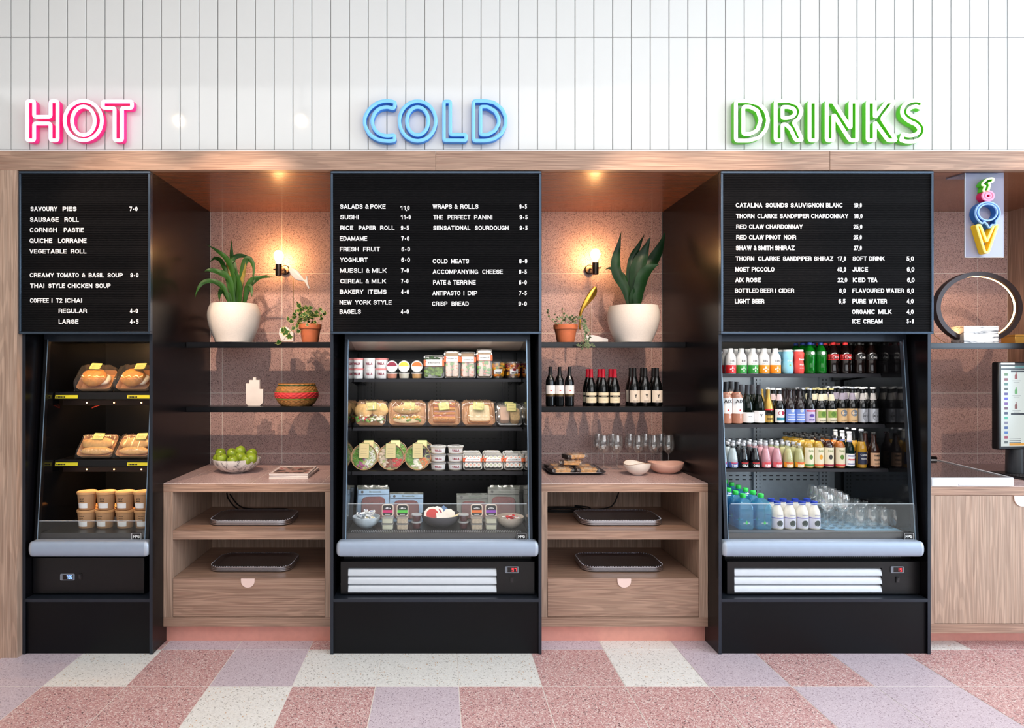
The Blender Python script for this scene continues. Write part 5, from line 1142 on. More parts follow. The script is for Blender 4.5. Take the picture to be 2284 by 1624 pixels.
# ---------------------------------------------------------------- cold fridge, salad shelf
def salad(seed, sect, tilt=76):
    Rm = Matrix.Rotation(math.radians(tilt), 4, 'X') @ Matrix.Translation((0, .0745, 0))
    P = [(0, 0), (.056, 0), (.060, .004), (.0745, .050), (.0755, .054), (.0735, .054), (.058, .006), (0, .006)]
    out = [('kraft_bowl', MB().lathe(P, 32).xf(Rm).mesh('kraft_bowl', KRAFT))]
    out.append(('bed_of_food', MB().lathe([(0, .040), (.068, .040), (.069, .043), (0, .047)], 28).xf(Rm).mesh('bed_of_food', mat('mixed salad bed', (190, 196, 130), .7, vary=.3, scale=90))))
    for j, (nm, m_, a0, a1, n, sz) in enumerate(sect):
        rr = random.Random(seed * 10 + j); b = MB()
        for i in range(n):
            a = math.radians(rr.uniform(a0, a1)); q = .064 * math.sqrt(rr.uniform(.03, 1)); s = sz * rr.uniform(.7, 1.3)
            b.blob((q * math.cos(a), q * math.sin(a), .047), (s, s * rr.uniform(.4, 1), s * .5), 7, 4, rough(i + seed, .2))
        o_ = b.xf(Rm).mesh(nm, m_); out.append((nm, o_))
    out.append(('clear_lid', MB().lathe([(.0765, .052), (.0765, .056), (.070, .058), (0, .059)], 32).xf(Rm).mesh('clear_lid', CLEAR)))
    subs = [(n, mb.xf(Rm).mesh(n, mm)) for n, mb, mm in card(.056, .082, 0, .034, .0597, 0, LBG, 5)]
    out.append((subs[0][0], subs[0][1], subs[1:])); return out
sal = [salad(1, [('green_pieces', LEAFG, 120, 250, 60, .008), ('rice_grains', RICE_, -80, 80, 130, .0045), ('onion_pieces', ONI, 230, 290, 22, .008), ('sweetcorn', mat('corn yellow', (230, 214, 80), .5), 150, 215, 30, .005)]),
       salad(2, [('chicken_pieces', mat('chicken cream', (230, 206, 180), .6), 100, 250, 50, .010), ('mushroom_pieces', mat('bacon brown', (150, 90, 66), .5), 240, 290, 16, .011), ('tomato_pieces', TOM, 290, 345, 12, .011), ('green_pieces', LEAFG, -20, 60, 26, .008)]),
       salad(3, [('green_pieces', LEAFG, 130, 240, 60, .009), ('egg_slices', EGG, 235, 290, 10, .015), ('carrot_shreds', CARR, -60, -5, 60, .005), ('aubergine', mat('dark purple veg', (60, 40, 50), .4), 0, 70, 24, .010)])]
ysl = Yc + .018
for i, (u, d) in enumerate(((813.5, 'rice, green and onion'), (872.5, 'chicken and tomato'), (932, 'egg and shredded carrot'))):
    spawnp('salad_bowl', sal[i], u, ysl, zc_, f'round kraft salad bowl of {d} facing out', 'salad bowl', 'salad bowls'); spawnp('salad_bowl', sal[i], u + 10, ysl + .16, zc_, f'kraft salad bowl standing behind the {d} one', 'salad bowl', 'rear salad bowls')
ct_ = tub(.0455, .0470, TUBW, glassy('cloudy lid', (236, 240, 244), .8, .1, body=.35), 'YALLA', mat('oat pale', (226, 210, 184), .6), txh=.013, txw=.042)
for i, u in enumerate((977.5, 1016)):
    for k in range(3): spawn('yoghurt_tub', ct_, f'clear tub with crimson lettering, {("bottom", "middle", "top")[k]} of the stack {("beside the carrot salad", "beside the sushi")[i]}', 'tub', (X(u, ysl + .045), ysl + .045, zc_ + k * .0472), (0, 0, 0), 'clear tubs on the salad shelf')
def sushibox(seed, c):
    it = [('black_base', MB().box(-.05, .05, -.040, .040, .0015, .006), mat('black sushi tray', (24, 22, 24), .4))]
    for i in range(8):
        x, y = -.036 + (i % 4) * .024, (-.022, .020)[i // 4]
        it.append(('sushi_piece', MB().lathe([(0, .006), (.0118, .006), (.0122, .008), (.0122, .028), (.0118, .030), (0, .030)], 14, (x, y, 0)), RICE_)); it.append(('sushi_filling', MB().blob((x, y, .030), (.0062, .0062, .003), 8, 5, rough(i + seed, .2)), c))
    return clearbox(.108, .098, .042, 66, it, (-.006, .014, 'sushi', mat('orange paper band', (232, 110, 60), .5)), mat('white sushi box', (232, 226, 214), .4))
for i, (u, c, d) in enumerate(((1054, SALM, 'salmon'), (1100, mat('cucumber', (170, 180, 120), .5), 'pale'), (1145, mat('roe orange', (236, 130, 40), .4), 'orange'))):
    sb = sushibox(i, c)
    spawnp('sushi_box', sb, u, ysl + .006, zc_, f'sushi box with {d} centred rolls on the salad shelf', 'sushi box', 'sushi boxes'); spawnp('sushi_box', sb, u - 3, ysl + .11, zc_, f'sushi box behind the {d} centred one', 'sushi box', 'rear sushi boxes')
# ---------------------------------------------------------------- cold fridge, deck
yd = YS(412) + .125
def bowl(r, h, n=36, rim=.003, foot=.45, wob=0, fn=None):
    P = [(0, 0), (r * foot, 0), (r * (foot + .04), .004)] + [(r * (foot + (1 - foot) * math.sin(t * PI / 2) ** .8), .004 + (h - .004) * t ** 1.3) for t in (.15, .3, .45, .6, .75, .9, 1)]
    Q = [(max(0, a - rim), b + (rim if b < h * .9 else 0)) for a, b in reversed(P[2:])] + [(0, rim + .002)]
    return MB().lathe(P + [(r - rim * .5, h + .001)] + Q, n, fn=fn)
BLUEB, BEIGB, GREYB = mat('pale blue stoneware', (196, 208, 218), .35, vary=.08, scale=50), mat('beige stoneware', (206, 192, 178), .35, vary=.08, scale=50), mat('dark grey stoneware', (84, 82, 86), .4, vary=.1, scale=40)
b = thing('stoneware_bowl', 'pale blue bowl of butter portions on the cold fridge deck', 'bowl', (X(817, yd + .04), yd + .04, ZD)); obj('bowl_body', bowl(.078, .060), BLUEB, b)
b2 = thing('stoneware_bowl', 'beige bowl of red sachets on the cold fridge deck', 'bowl', (X(1138, yd + .04), yd + .04, ZD)); obj('bowl_body', bowl(.078, .060), BEIGB, b2)
b3 = thing('stoneware_bowl', 'wide dark grey bowl of wrapped cheeses on the cold fridge deck', 'bowl', (X(983, yd + .07), yd + .07, ZD)); obj('bowl_body', bowl(.112, .068), GREYB, b3)
PORT = mat('portion blue print', (110, 110, 170), .4)
for i in range(14):
    a = i * 2.4; q = .012 + .030 * ((i % 5) / 4); z = .034 + .008 * (i % 7)
    m_ = [('portion_cup', MB().add(*(lambda mb: (mb.v, mb.f))(rbox(MB(), -.017, .017, -.012, .012, 0, .010, .004, .001))).mesh('portion_cup', WLB)), ('foil_print', MB().box(-.010, .010, -.006, .006, .0101, .0105).mesh('foil_print', (PORT, BLU, LBG)[i % 3], smooth=False))]
    spawn('butter_portion', m_, f'{("violet", "navy", "tan")[i % 3]} printed butter portion in the pale blue bowl, {("low in the heap", "halfway up the heap", "near the top of the heap")[min(2, (i % 7) // 3)]}', 'butter portion', (b.location.x + q * math.cos(a), b.location.y + q * math.sin(a), ZD + z), (R.uniform(-.5, .5), R.uniform(-.5, .5), a), 'butter portions in the pale blue bowl')
for i in range(9):
    a = i * 2.1; q = .032 * ((i % 4) / 3); z = .036 + .006 * (i % 5)
    m_ = [('sachet', rbox(MB(), -.026, .026, -.011, .011, 0, .004, .002, .001).mesh('sachet', (RED, WLB)[i % 2])), ('print_patch', MB().box(-.012, .010, -.005, .005, .0041, .0044).mesh('print_patch', (WLB, RED)[i % 2], smooth=False))]
    spawn('sauce_sachet', m_, f'{("red", "white")[i % 2]} sauce sachet in the beige bowl, {("lower", "upper")[i > 4]} layer', 'sachet', (b2.location.x + q * math.cos(a), b2.location.y + q * math.sin(a), ZD + z), (R.uniform(-.3, .3), R.uniform(-.3, .3), a * .4), 'sachets in the beige bowl')
def wedge(w, d, h): return MB().slab([(-w / 2, -d / 2), (w / 2, -d * .2), (w * .3, d / 2), (-w * .4, d * .4)], 0, h)
chs = [('round_cheese', MB().lathe([(0, 0), (.046, 0), (.049, .004), (.049, .022), (.046, .026), (0, .026)], 10), mat('wrapped cheese white', (238, 228, 218), .3), (-.048, .0, .074), (.95, -.15, .1), 'octagonal white cheese with red label', ('label', MB().lathe([(.034, .0262), (.034, .0268), (0, .0268)], 20), mat('brick red label', (196, 54, 50), .4))),
       ('round_cheese', MB().lathe([(0, 0), (.038, 0), (.040, .004), (.040, .022), (0, .024)], 8), mat('wrapped cheese white', (238, 228, 218), .3), (-.022, .03, .078), (.9, .1, .4), 'small octagonal cheese with maroon label', ('label', MB().lathe([(.022, .0242), (.022, .0247), (0, .0247)], 8), CRIM)),
       ('cheese_wedge', wedge(.09, .07, .036), mat('cling film cheese', (226, 216, 208), .15, vary=.1), (.006, -.03, .050), (.5, .1, .3), 'film wrapped cheese wedge at front of the grey bowl', None),
       ('round_cheese', MB().lathe([(0, 0), (.036, 0), (.038, .004), (.038, .018), (0, .020)], 8), mat('wrapped cheese white', (238, 228, 218), .3), (.045, .03, .068), (1.0, .3, 0), 'octagonal cheese leaning at rear of the grey bowl', None),
       ('cheese_stick', MB().box(-.045, .045, -.010, .010, 0, .018, .002), mat('buttery cheese', (232, 214, 170), .4), (.078, -.03, .062), (.2, -.42, .3), 'pale cheese baton poking out of the grey bowl', None),
       ('cheese_wedge', wedge(.06, .05, .03), mat('blue wrap', (90, 120, 160), .15, vary=.2), (.018, .06, .082), (.9, -.5, .2), 'blue wrapped cheese corner at the back of the grey bowl', None)]
for n, mb, mm, p, rt, lab, extra in chs:
    spawn(n, [('cheese_body', mb.mesh('cheese_body', mm, ang=30), [(extra[0], extra[1].mesh(extra[0], extra[2]))] if extra else [])], lab, 'cheese', (b3.location.x + p[0], b3.location.y + p[1], ZD + p[2] - .02), rt, 'cheeses in the dark grey bowl')
def sqtub(fill): 
    a = MB(); rbox(a, -.032, .032, -.032, .032, 0, .030, .010, .002); c = MB(); rbox(c, -.029, .029, -.029, .029, .002, .026, .008, .002); l = MB(); rbox(l, -.0345, .0345, -.0345, .0345, .0285, .034, .011, .0015)
    return [('tub_body', a.mesh('tub_body', TUBW), [('contents', c.mesh('contents', fill))]), ('tub_lid', l.mesh('tub_lid', TUBW))]
def sqfront(c):
    T_ = Matrix.Translation((0, -.004, .034)) @ Matrix.Rotation(math.radians(80), 4, 'X')
    l = MB(); rbox(l, -.033, .033, -.033, .033, 0, .010, .012, .002); lb = MB().slab(rrect(-.028, .028, -.028, .028, .010, 4), .010, .0108)
    band = MB().box(-.028, .028, -.014, .002, .0108, .0113); bl = MB()
    for k in range(5): bl.box(-.016 + k * .007, -.012 + k * .007, .008, .018 - abs(k - 2) * .002, .0108, .0113)
    wh = MB().box(-.014, .014, -.024, -.020, .0108, .0113)
    return [('tub_lid', l.xf(T_).mesh('tub_lid', mat('cream tub', (226, 206, 188), .35))), ('label', lb.xf(T_).mesh('label', BLK), [('label_band', band.xf(T_).mesh('label_band', c)), ('print_marks', bl.xf(T_).mesh('print_marks', WLB)), ('print_line', wh.xf(T_).mesh('print_line', WLB))])]
for i, (u, c, n, f) in enumerate(((865, pm('magenta', (214, 40, 110)), 'magenta', 'cream'), (898, pm('bright green', (90, 200, 70)), 'bright green', 'nut'), (1063, pm('bright orange', (240, 120, 50)), 'orange', 'nut'), (1095, pm('bright violet', (150, 70, 190)), 'violet', 'cream'))):
    fl_ = mat('cream dip', (224, 220, 190), .4) if f == 'cream' else mat('nut dip', (208, 182, 148), .6, vary=.2, scale=120)
    sq = sqtub(fl_)
    for k in range(2): spawn('square_tub', sq, f'square clear tub of {f} dip, {("lower", "upper")[k]} of pair under the {n} label', 'tub', (X(u, yd), yd, ZD + k * .0345), (0, 0, 0), 'square dip tubs')
    spawn('square_tub', sqfront(c), f'square tub stood on edge with black and {n} label', 'tub', (X(u, yd), yd, ZD + .0695), (0, 0, 0), 'upright square dip tubs')
rel = tub(.0265, .040, CLEARG, glassy('cloudy lid', (236, 240, 244), .8, .1, body=.35), None, mat('relish dark red', (90, 20, 28), .3), .030, taper=.78)
for i, u in enumerate((929, 1034)):
    for k in range(2): spawn('relish_cup', rel, f'small cup of dark relish, {("lower", "upper")[k]}, {("beside the green label tubs", "beside the orange label tubs")[i]}', 'cup', (X(u, yd + .01), yd + .01, ZD + k * .0405), (0, 0, 0), 'relish cups')
# sliced meat pouches leaning behind
MEAT = mat('dark red salami', (92, 24, 26), .35, vary=.35, scale=90)
def pouch(w, h, edge, meatw):
    T_ = Matrix.Rotation(math.radians(68), 4, 'X') @ Matrix.Translation((0, h / 2, 0)); nx = 10
    def sheet(z, ww, hh, amp, y0=0):
        vs = []; fs = []
        for i in range(nx + 1):
            for j in range(nx + 1):
                u, v = i / nx * 2 - 1, j / nx * 2 - 1; vs.append((u * ww / 2, y0 + v * hh / 2, z + amp * noise3(u * 3 + w * 50, v * 3, h * 9) * 1.0))
        for i in range(nx):
            for j in range(nx): a = i * (nx + 1) + j; fs.append((a, a + nx + 1, a + nx + 2, a + 1))
        return MB().add(vs, fs)
    m = MB(); rbox(m, -meatw / 2, meatw / 2, -h * .42, h * .22, 0, .012, .03, .004)
    return [('back_sheet', sheet(-.003, w, h, .003).xf(T_).mesh('back_sheet', edge)), ('sliced_meat', m.xf(T_).mesh('sliced_meat', MEAT)), ('front_film', sheet(.016, w, h * .98, .004).xf(T_).mesh('front_film', FILM)),
            ('header_strip', MB().box(-w / 2, w / 2, h * .44, h * .50, -.001, .004).xf(T_).mesh('header_strip', mat('dark olive strip', (40, 48, 30), .4))), ('brand_patch', MB().box(-w / 2 + .004, w / 2 - .004, h * .30, h * .43, .003, .005).xf(T_).mesh('brand_patch', edge), [('lettering', (lambda t: (t.transform(T_ @ Matrix.Translation((.01, h * .34, .006)) @ Matrix.Rotation(-PI / 2, 4, 'X')), t)[1])(text_mesh('Bresaola', mat('grey green ink', (60, 80, 60), .5), w * .38, .010, .0004))), ('round_mark', MB().lathe([(.008, .005), (.008, .0056), (0, .0056)], 14, (-w * .36, h * .36, 0)).xf(T_).mesh('round_mark', BLK))])]
PB, PG = mat('pale blue pouch', (128, 160, 190), .3), mat('grey pouch', (92, 96, 90), .35)
p1 = pouch(.185, .205, PB, .14); p2 = pouch(.20, .17, PB, .15); p3 = pouch(.20, .165, PG, .15); p4 = pouch(.185, .205, PG, .14)
for i, (u, yy, m_, rz, lab) in enumerate(((832, .14, p1, .05, 'pale blue edged salami pouch behind the butter bowl'), (828, .20, p1, .0, 'pale blue salami pouch standing second behind the butter bowl'), (905, .16, p2, -.03, 'pale blue salami pouch behind the green label tubs'), (1058, .16, p3, .04, 'grey salami pouch behind the orange label tubs'), (1124, .14, p4, -.05, 'grey salami pouch behind the beige bowl'), (1130, .20, p4, .02, 'grey salami pouch standing second behind the beige bowl'))):
    yy2 = yd + yy; spawn('meat_pouch', m_, lab, 'meat pack', (X(u, yy2), yy2, ZD + .001), (0, 0, rz), 'sliced meat pouches')

# ================================================================== hot cabinet contents
yh = S1[0][0] + .03
for i, (sh, z0) in enumerate(((0, S1[0][1]), (1, S1[1][1]))):
    k = ('bun', 'pasty')[i]; nm = ('round bun', 'flat pasty')[i]
    for j, (u, t_, cx_) in enumerate(((210 if i == 0 else 212, .06, .0), (296, -.04, .035 if i == 0 else .03))):
        spawn('pastry_pack', pack(k, .195 if i else .19, .15, 20 + i * 5 + j, cdx=cx_, cdtilt=-.05 + .1 * j, tilt=44, cs=(.058, .046), cy=.48), f'film wrapped {nm} in kraft tray, {("upper", "lower")[i]} hot shelf, {("nearer the post", "nearer the niche")[j]}', 'pastry pack', (X(u, yh), yh, z0 + .001), (0, 0, t_), 'wrapped hot pastries')
def soupcup():
    bars = MB(); x = -.014; rr = random.Random(4)
    while x < .016: w = rr.choice((.0012, .002, .003)); bars.arc(.0415, .020, .031, w / .09, a0=x / .0415, n=1, t=.0014); x += w + .0018
    pen = MB(); rr = random.Random(8)
    for i in range(3):
        q = -.014
        while q < .008: L = rr.uniform(.002, .006); pen.arc(.0470, .068 - i * .010, .0695 - i * .010 + rr.uniform(0, .003), L / .1, a0=(q + L / 2) / .047, n=1, t=.0008); q += L + .002
    return [('cup_body', MB().lathe([(0, 0), (.040, 0), (.0415, .002), (.0490, .092), (0, .093)], 28).mesh('cup_body', mat('kraft soup cup', (190, 146, 106), .65, vary=.05))),
            ('cup_lid', MB().lathe([(.0515, .088), (.0520, .090), (.0525, .100), (.050, .102), (.048, .1005), (0, .1005)], 28).mesh('cup_lid', mat('kraft lid', (222, 170, 116), .6))),
            ('label', MB().arc(.0425, .012, .040, .62, r1=.0445).mesh('label', WLB), [('barcode', bars.mesh('barcode', INK, smooth=False))]), ('pen_writing', pen.mesh('pen_writing', INK, smooth=False))]
sc_ = soupcup(); ycp = YS(400)
for i, u in enumerate((181, 224.5, 267, 308)):
    for k in range(2):
        dx, dz_ = ((.0, -.004, 0, .0)[i], 0)
        spawn('soup_cup', sc_, f'kraft soup cup with barcode label, {("lower", "upper")[k]} row, {ORD[i]} from the post', 'soup cup', (X(u, ycp) + (0 if k else (.0, -.006, .002, .004)[i]), ycp + .06, ZD - .0 + k * .1025), (0, 0, R.uniform(-.15, .15)), 'kraft soup cups')
for i, u in enumerate((222, 262)): spawn('soup_cup', sc_, f'kraft soup cup half hidden behind the front row, {ORD[i]} from the post', 'soup cup', (X(u, ycp + .18), ycp + .18, ZD), (0, 0, .2), 'kraft soup cups')
w_ = thing('loose_wire', 'short red wire hanging under the upper hot shelf', 'wire', (X(222, 3.8), 3.8, S1[0][1] - .05)); obj('wire_strand', MB().tube([(0, 0, -.02), (-.02, 0, -.035), (-.035, -.02, -.05)], .002).tube([(0.03, .0, -.02), (0.0, -.01, -.035), (-.035, -.02, -.05)], .002), mat('red wire', (150, 40, 30), .5), w_)
# ================================================================== plants
LEAFD = mat('dark strap leaf', (46, 88, 32), .42, vary=.3, scale=14, spec=.3)
LEAFM = mat('broad dark leaf', (24, 56, 28), .38, vary=.3, scale=12, spec=.3)
LEAFE = mat('yellow edged leaf', (150, 130, 50), .4, vary=.4, scale=20)
POTW = mat('white speckled pot', (236, 230, 222), .55, vary=.04, scale=160)
SOIL = mat('dark bark soil', (60, 40, 30), .9, vary=.4, scale=80)
TERRA = mat('terracotta clay', (206, 116, 76), .7, vary=.08, scale=30)
def strap(path, width, yb, ye, fold=.25, seed=0):
    """leaf blade through pixel-measured points, at depths from yb (root) to ye (tip)"""
    n0 = len(path); P = []
    for i, (u, v) in enumerate(path):
        t = i / (n0 - 1); Y_ = yb + (ye - yb) * t; P.append(Vector((X(u, Y_), Y_, Z(v, Y_))))
    Q = []
    for i in range(n0 - 1):
        p0, p1, p2, p3 = P[max(0, i - 1)], P[i], P[i + 1], P[min(n0 - 1, i + 2)]
        for k in range(5):
            t = k / 5; Q.append(.5 * ((2 * p1) + (p2 - p0) * t + (2 * p0 - 5 * p1 + 4 * p2 - p3) * t * t + (3 * p1 - p0 - 3 * p2 + p3) * t ** 3))
    Q.append(P[-1]); m = len(Q); vs = []; fs = []
    for i, p in enumerate(Q):
        t = i / (m - 1); tg = (Q[min(m - 1, i + 1)] - Q[max(0, i - 1)]).normalized()
        side = tg.cross(Vector((0.25 * math.sin(seed), 1, .15))).normalized(); nrm = side.cross(tg)
        w = width * (.22 + .78 * math.sin(PI * min(1, (t * .95 + .05)) ** .85)) * (1 if t < .5 else max(.02, 1 - ((t - .5) * 2) ** 2.6)); f = w * fold
        for k in (-1, -.5, 0, .5, 1): vs.append(tuple(p + side * w * k + nrm * (abs(k) * f + .0015 * math.sin(i * 1.3 + k * 3 + seed))))
    for i in range(m - 1):
        for k in range(4): a = i * 5 + k; fs.append((a, a + 1, a + 6, a + 5))
    nv = len(vs); off = Vector((0, .0007, 0))
    vs2 = vs + [(x, y + .0009, z) for x, y, z in vs]; fs2 = fs + [tuple(j + nv for j in reversed(f)) for f in fs]
    b = [i * 5 for i in range(m)] + [(m - 1) * 5 + 4 - 0] ; 
    return MB().add(vs2, fs2)
YPT = 3.92
def bigpot(u, r, rt, rb, h, label, leaves, lm, cat='potted plant'):
    r, rt, rb, h = (q * .975 for q in (r, rt, rb, h))
    x = X(u, YPT); z = ZH1; t = thing('potted_plant', label, cat, (x, YPT, z), group='large plants in white pots')
    prof = [(0, 0), (rb, 0), (rb + .004, .002)]
    for k in range(1, 11): q = k / 10; prof.append((rb + (r - rb) * math.sin(min(1, q / .72) * PI / 2) if q < .72 else r - (r - rt) * ((q - .72) / .28) ** 2, h * q))
    prof += [(rt - .008, h + .001), (rt - .014, h - .004), (rt - .016, h - .03)]
    obj('pot', MB().lathe(prof, 40), POTW, t)
    obj('soil', MB().lathe([(rt - .012, h - .032), (rt * .5, h - .018), (0, h - .014)], 24, fn=lambda r_, z_, a: r_ * (1 + .03 * math.sin(a * 9))), SOIL, t)
    for i, (path, w, dy, m_) in enumerate(leaves):
        wobj('leaf', strap(path, w * (.78 if lm is LEAFD else .95) / 351, YPT - .01 + dy * .3, YPT + dy, seed=i), m_ or lm, t)
    chips = MB(); rr = random.Random(3)
    for i in range(40): a = rr.uniform(0, 2 * PI); q = rr.uniform(0, rt - .03); chips.blob((q * math.cos(a), q * math.sin(a), h - .014), (.010, .006, .004), 6, 3, rough(i, .3))
    o = obj('bark_chips', chips, SOIL, t); o['kind'] = 'stuff'
L1 = [([(527, 680), (525, 620), (517, 575), (516, 533)], 8.5, .03, None), ([(520, 680), (520, 615), (508, 582), (485, 560), (459, 545)], 8, -.05, None), ([(518, 680), (506, 620), (494, 585), (479, 576), (467, 586)], 7, .07, None),
      ([(522, 680), (514, 628), (492, 609), (467, 602), (456, 606)], 7.5, -.09, None), ([(512, 680), (500, 642), (478, 628), (455, 629), (441, 645), (435, 665)], 6.5, -.10, None), ([(524, 680), (515, 645), (506, 615), (494, 602)], 8, -.04, None),
      ([(535, 680), (538, 625), (545, 585), (557, 578), (566, 600), (560, 645)], 8, -.03, None), ([(530, 680), (519, 612), (513, 585), (530, 571), (552, 574), (568, 590)], 7.5, .02, None), ([(542, 680), (548, 642), (562, 622), (592, 618), (622, 619)], 5, -.03, None),
      ([(545, 680), (556, 640), (575, 622), (600, 612)], 6, .05, None), ([(545, 680), (552, 640), (560, 645), (562, 664)], 7, -.07, None), ([(538, 680), (537, 640), (545, 605), (548, 583)], 5, -.06, LEAFE), ([(514, 680), (498, 648), (490, 655), (489, 674)], 7, .02, None),
      ([(526, 680), (531, 640), (526, 610), (517, 588)], 8, -.02, None), ([(532, 680), (535, 650), (530, 620), (522, 606)], 7.5, -.08, None), ([(516, 680), (506, 655), (492, 640), (476, 632)], 4.5, .03, None), ([(530, 680), (520, 630), (508, 600), (505, 578)], 6.5, .06, LEAFE), ([(520, 680), (508, 655), (505, 665)], 5, -.05, None)]
L2 = [([(1406, 685), (1396, 645), (1377, 610), (1374, 580), (1380, 548), (1386, 516)], 11.5, -.04, None), ([(1408, 685), (1405, 630), (1410, 580), (1424, 550), (1438, 522)], 9, .04, None), ([(1417, 685), (1420, 640), (1424, 595), (1438, 560), (1451, 527)], 17, -.02, None),
      ([(1420, 685), (1432, 620), (1458, 580), (1474, 548), (1484, 516)], 14, .05, None), ([(1422, 685), (1426, 650), (1436, 615), (1452, 597), (1470, 590)], 15, -.07, None), ([(1404, 685), (1396, 625), (1377, 606), (1361, 598), (1349, 602)], 5.5, -.02, None), ([(1410, 685), (1411, 660), (1414, 640)], 7, -.05, None), ([(1412, 685), (1418, 600), (1422, 560)], 8, .06, None)]
bigpot(522, .1625, .142, .110, .245, 'arching strappy green plant in round white pot on the upper shelf', L1, LEAFD)
bigpot(1412.5, .160, .150, .109, .232, 'upright broad leaved dark plant in round white pot on the upper shelf', L2, LEAFM)
IVG, IVC = mat('ivy green', (62, 106, 44), .4, vary=.3, scale=60), mat('ivy cream edge', (210, 208, 130), .45, vary=.1)
IVY2 = mat('grey green ivy', (96, 116, 84), .5, vary=.2)
def ivyleaf(g, c):
    O_ = [(0, -.35), (.42, -.48), (.50, -.08), (.92, .12), (.48, .28), (.30, .55), (0, 1.0), (-.30, .55), (-.48, .28), (-.92, .12), (-.50, -.08), (-.42, -.48)]
    mb = MB(); n = len(O_); k = .84; z = lambda x, y: .12 * abs(x) + .1 * (y - .3) ** 2
    vs = [(x, y, z(x, y)) for x, y in O_] + [(x * k, y * k + .03, z(x * k, y * k) + .02) for x, y in O_] + [(0, .1, 0)]
    mb.m = 1; mb.add(vs, [(i, (i + 1) % n, (i + 1) % n + n, i + n) for i in range(n)]); mb.m = 0; b = 0
    mb.f += [(n + i, n + (i + 1) % n, 2 * n) for i in range(n)]; mb.mi += [0] * n
    return mb.mesh('leaf', [g, c], ang=80)
def ivy(u, Yp, rt, rb, h, label, leafm, pts, vines, sz, seed):
    t = thing('potted_ivy', label, 'potted plant', (X(u, Yp), Yp, ZH1), group='small ivy pots')
    rim = h * .26
    obj('pot', MB().lathe([(0, 0), (rb, 0), (rt * .92, h - rim), (rt, h - rim), (rt * 1.02, h - .003), (rt, h), (rt - .006, h), (rt - .008, h - .02)], 30), TERRA, t)
    obj('soil', MB().lathe([(rt - .007, h - .018), (0, h - .006)], 20), SOIL, t)
    rr = random.Random(seed)
    for vn in vines:
        P = [(X(a, Yp + c), Yp + c, Z(b, Yp + c)) for a, b, c in vn]; wobj('vine', MB().tube(P, .0013, 5), mat('ivy stem', (110, 90, 60), .6), t)
    for (a, b, c, s) in pts:
        p = Vector((X(a, Yp + c), Yp + c, Z(b, Yp + c))) - t.location
        o = link('leaf', leafm, t, p, (PI / 2 - .3 + rr.uniform(-.6, .6), rr.uniform(-.5, .5), rr.uniform(-.7, .7) + PI)); k = sz * s; o.scale = (k, k, k)
rr = random.Random(5); pts = []
for i in range(74): pts.append((rr.gauss(684, 16), rr.gauss(705, 9), rr.uniform(-.07, .03), rr.uniform(.7, 1.1)))
pts += [(667, 683, -.03, 1.2), (680, 688, -.02, 1.2), (690, 690, 0, 1), (714, 691, 0, 1), (706, 698, -.02, 1.1), (662, 728, -.07, 1.2), (650, 718, -.08, 1.2), (642, 712, -.08, 1), (666, 740, -.075, 1.1), (655, 733, -.08, 1), (636, 742, -.10, 1.9), (646, 752, -.10, 1.4), (622, 765, -.115, 1.3), (630, 738, -.10, 1.2)]
ivy(692, 3.90, .068, .049, .113, 'cream edged ivy in small terracotta pot beside the big white pot', ivyleaf(IVG, IVC), pts, [[(685, 715, 0), (665, 716, -.06), (652, 735, -.09), (638, 752, -.11), (624, 768, -.118)], [(688, 718, 0), (672, 705, -.02), (667, 685, -.03)], [(694, 718, 0), (706, 705, -.01), (714, 692, 0)], [(683, 716, 0), (664, 728, -.06), (662, 745, -.08)]], .0215, 4)
rr = random.Random(8); pts = []
for i in range(46): pts.append((rr.gauss(1264, 15), rr.gauss(713, 6), rr.uniform(-.06, .02), rr.uniform(.7, 1.2)))
for i in range(40): t_ = i / 39; pts.append((1296 + 14 * math.sin(t_ * 2.2) + rr.gauss(0, 3.5), 706 + 70 * t_, -.10 - .03 * (t_ > .3), rr.uniform(.8, 1.3)))
for i in range(14): pts.append((rr.gauss(1306, 8), rr.gauss(773, 3), -.135, 1.1))
pts += [(1221, 698, -.03, 1.3), (1224, 706, -.03, 1.1), (1238, 718, -.05, 1), (1233, 713, -.04, 1), (1254, 690, 0, 1), (1258, 700, 0, 1.1), (1222, 692, -.03, .9)]
ivy(1261.5, 3.90, .073, .052, .110, 'trailing small leaved ivy in terracotta pot near the gold whale', ivyleaf(IVY2, mat('pale ivy edge', (176, 186, 140), .5)), pts, [[(1265, 720, 0), (1290, 706, -.08), (1305, 730, -.12), (1308, 755, -.135), (1304, 777, -.135)], [(1255, 720, 0), (1238, 722, -.04), (1226, 712, -.03), (1221, 697, -.03)], [(1262, 720, 0), (1256, 705, 0), (1254, 688, 0)], [(1270, 720, 0), (1292, 712, -.09), (1297, 745, -.125), (1302, 768, -.13)]], .0115, 9)
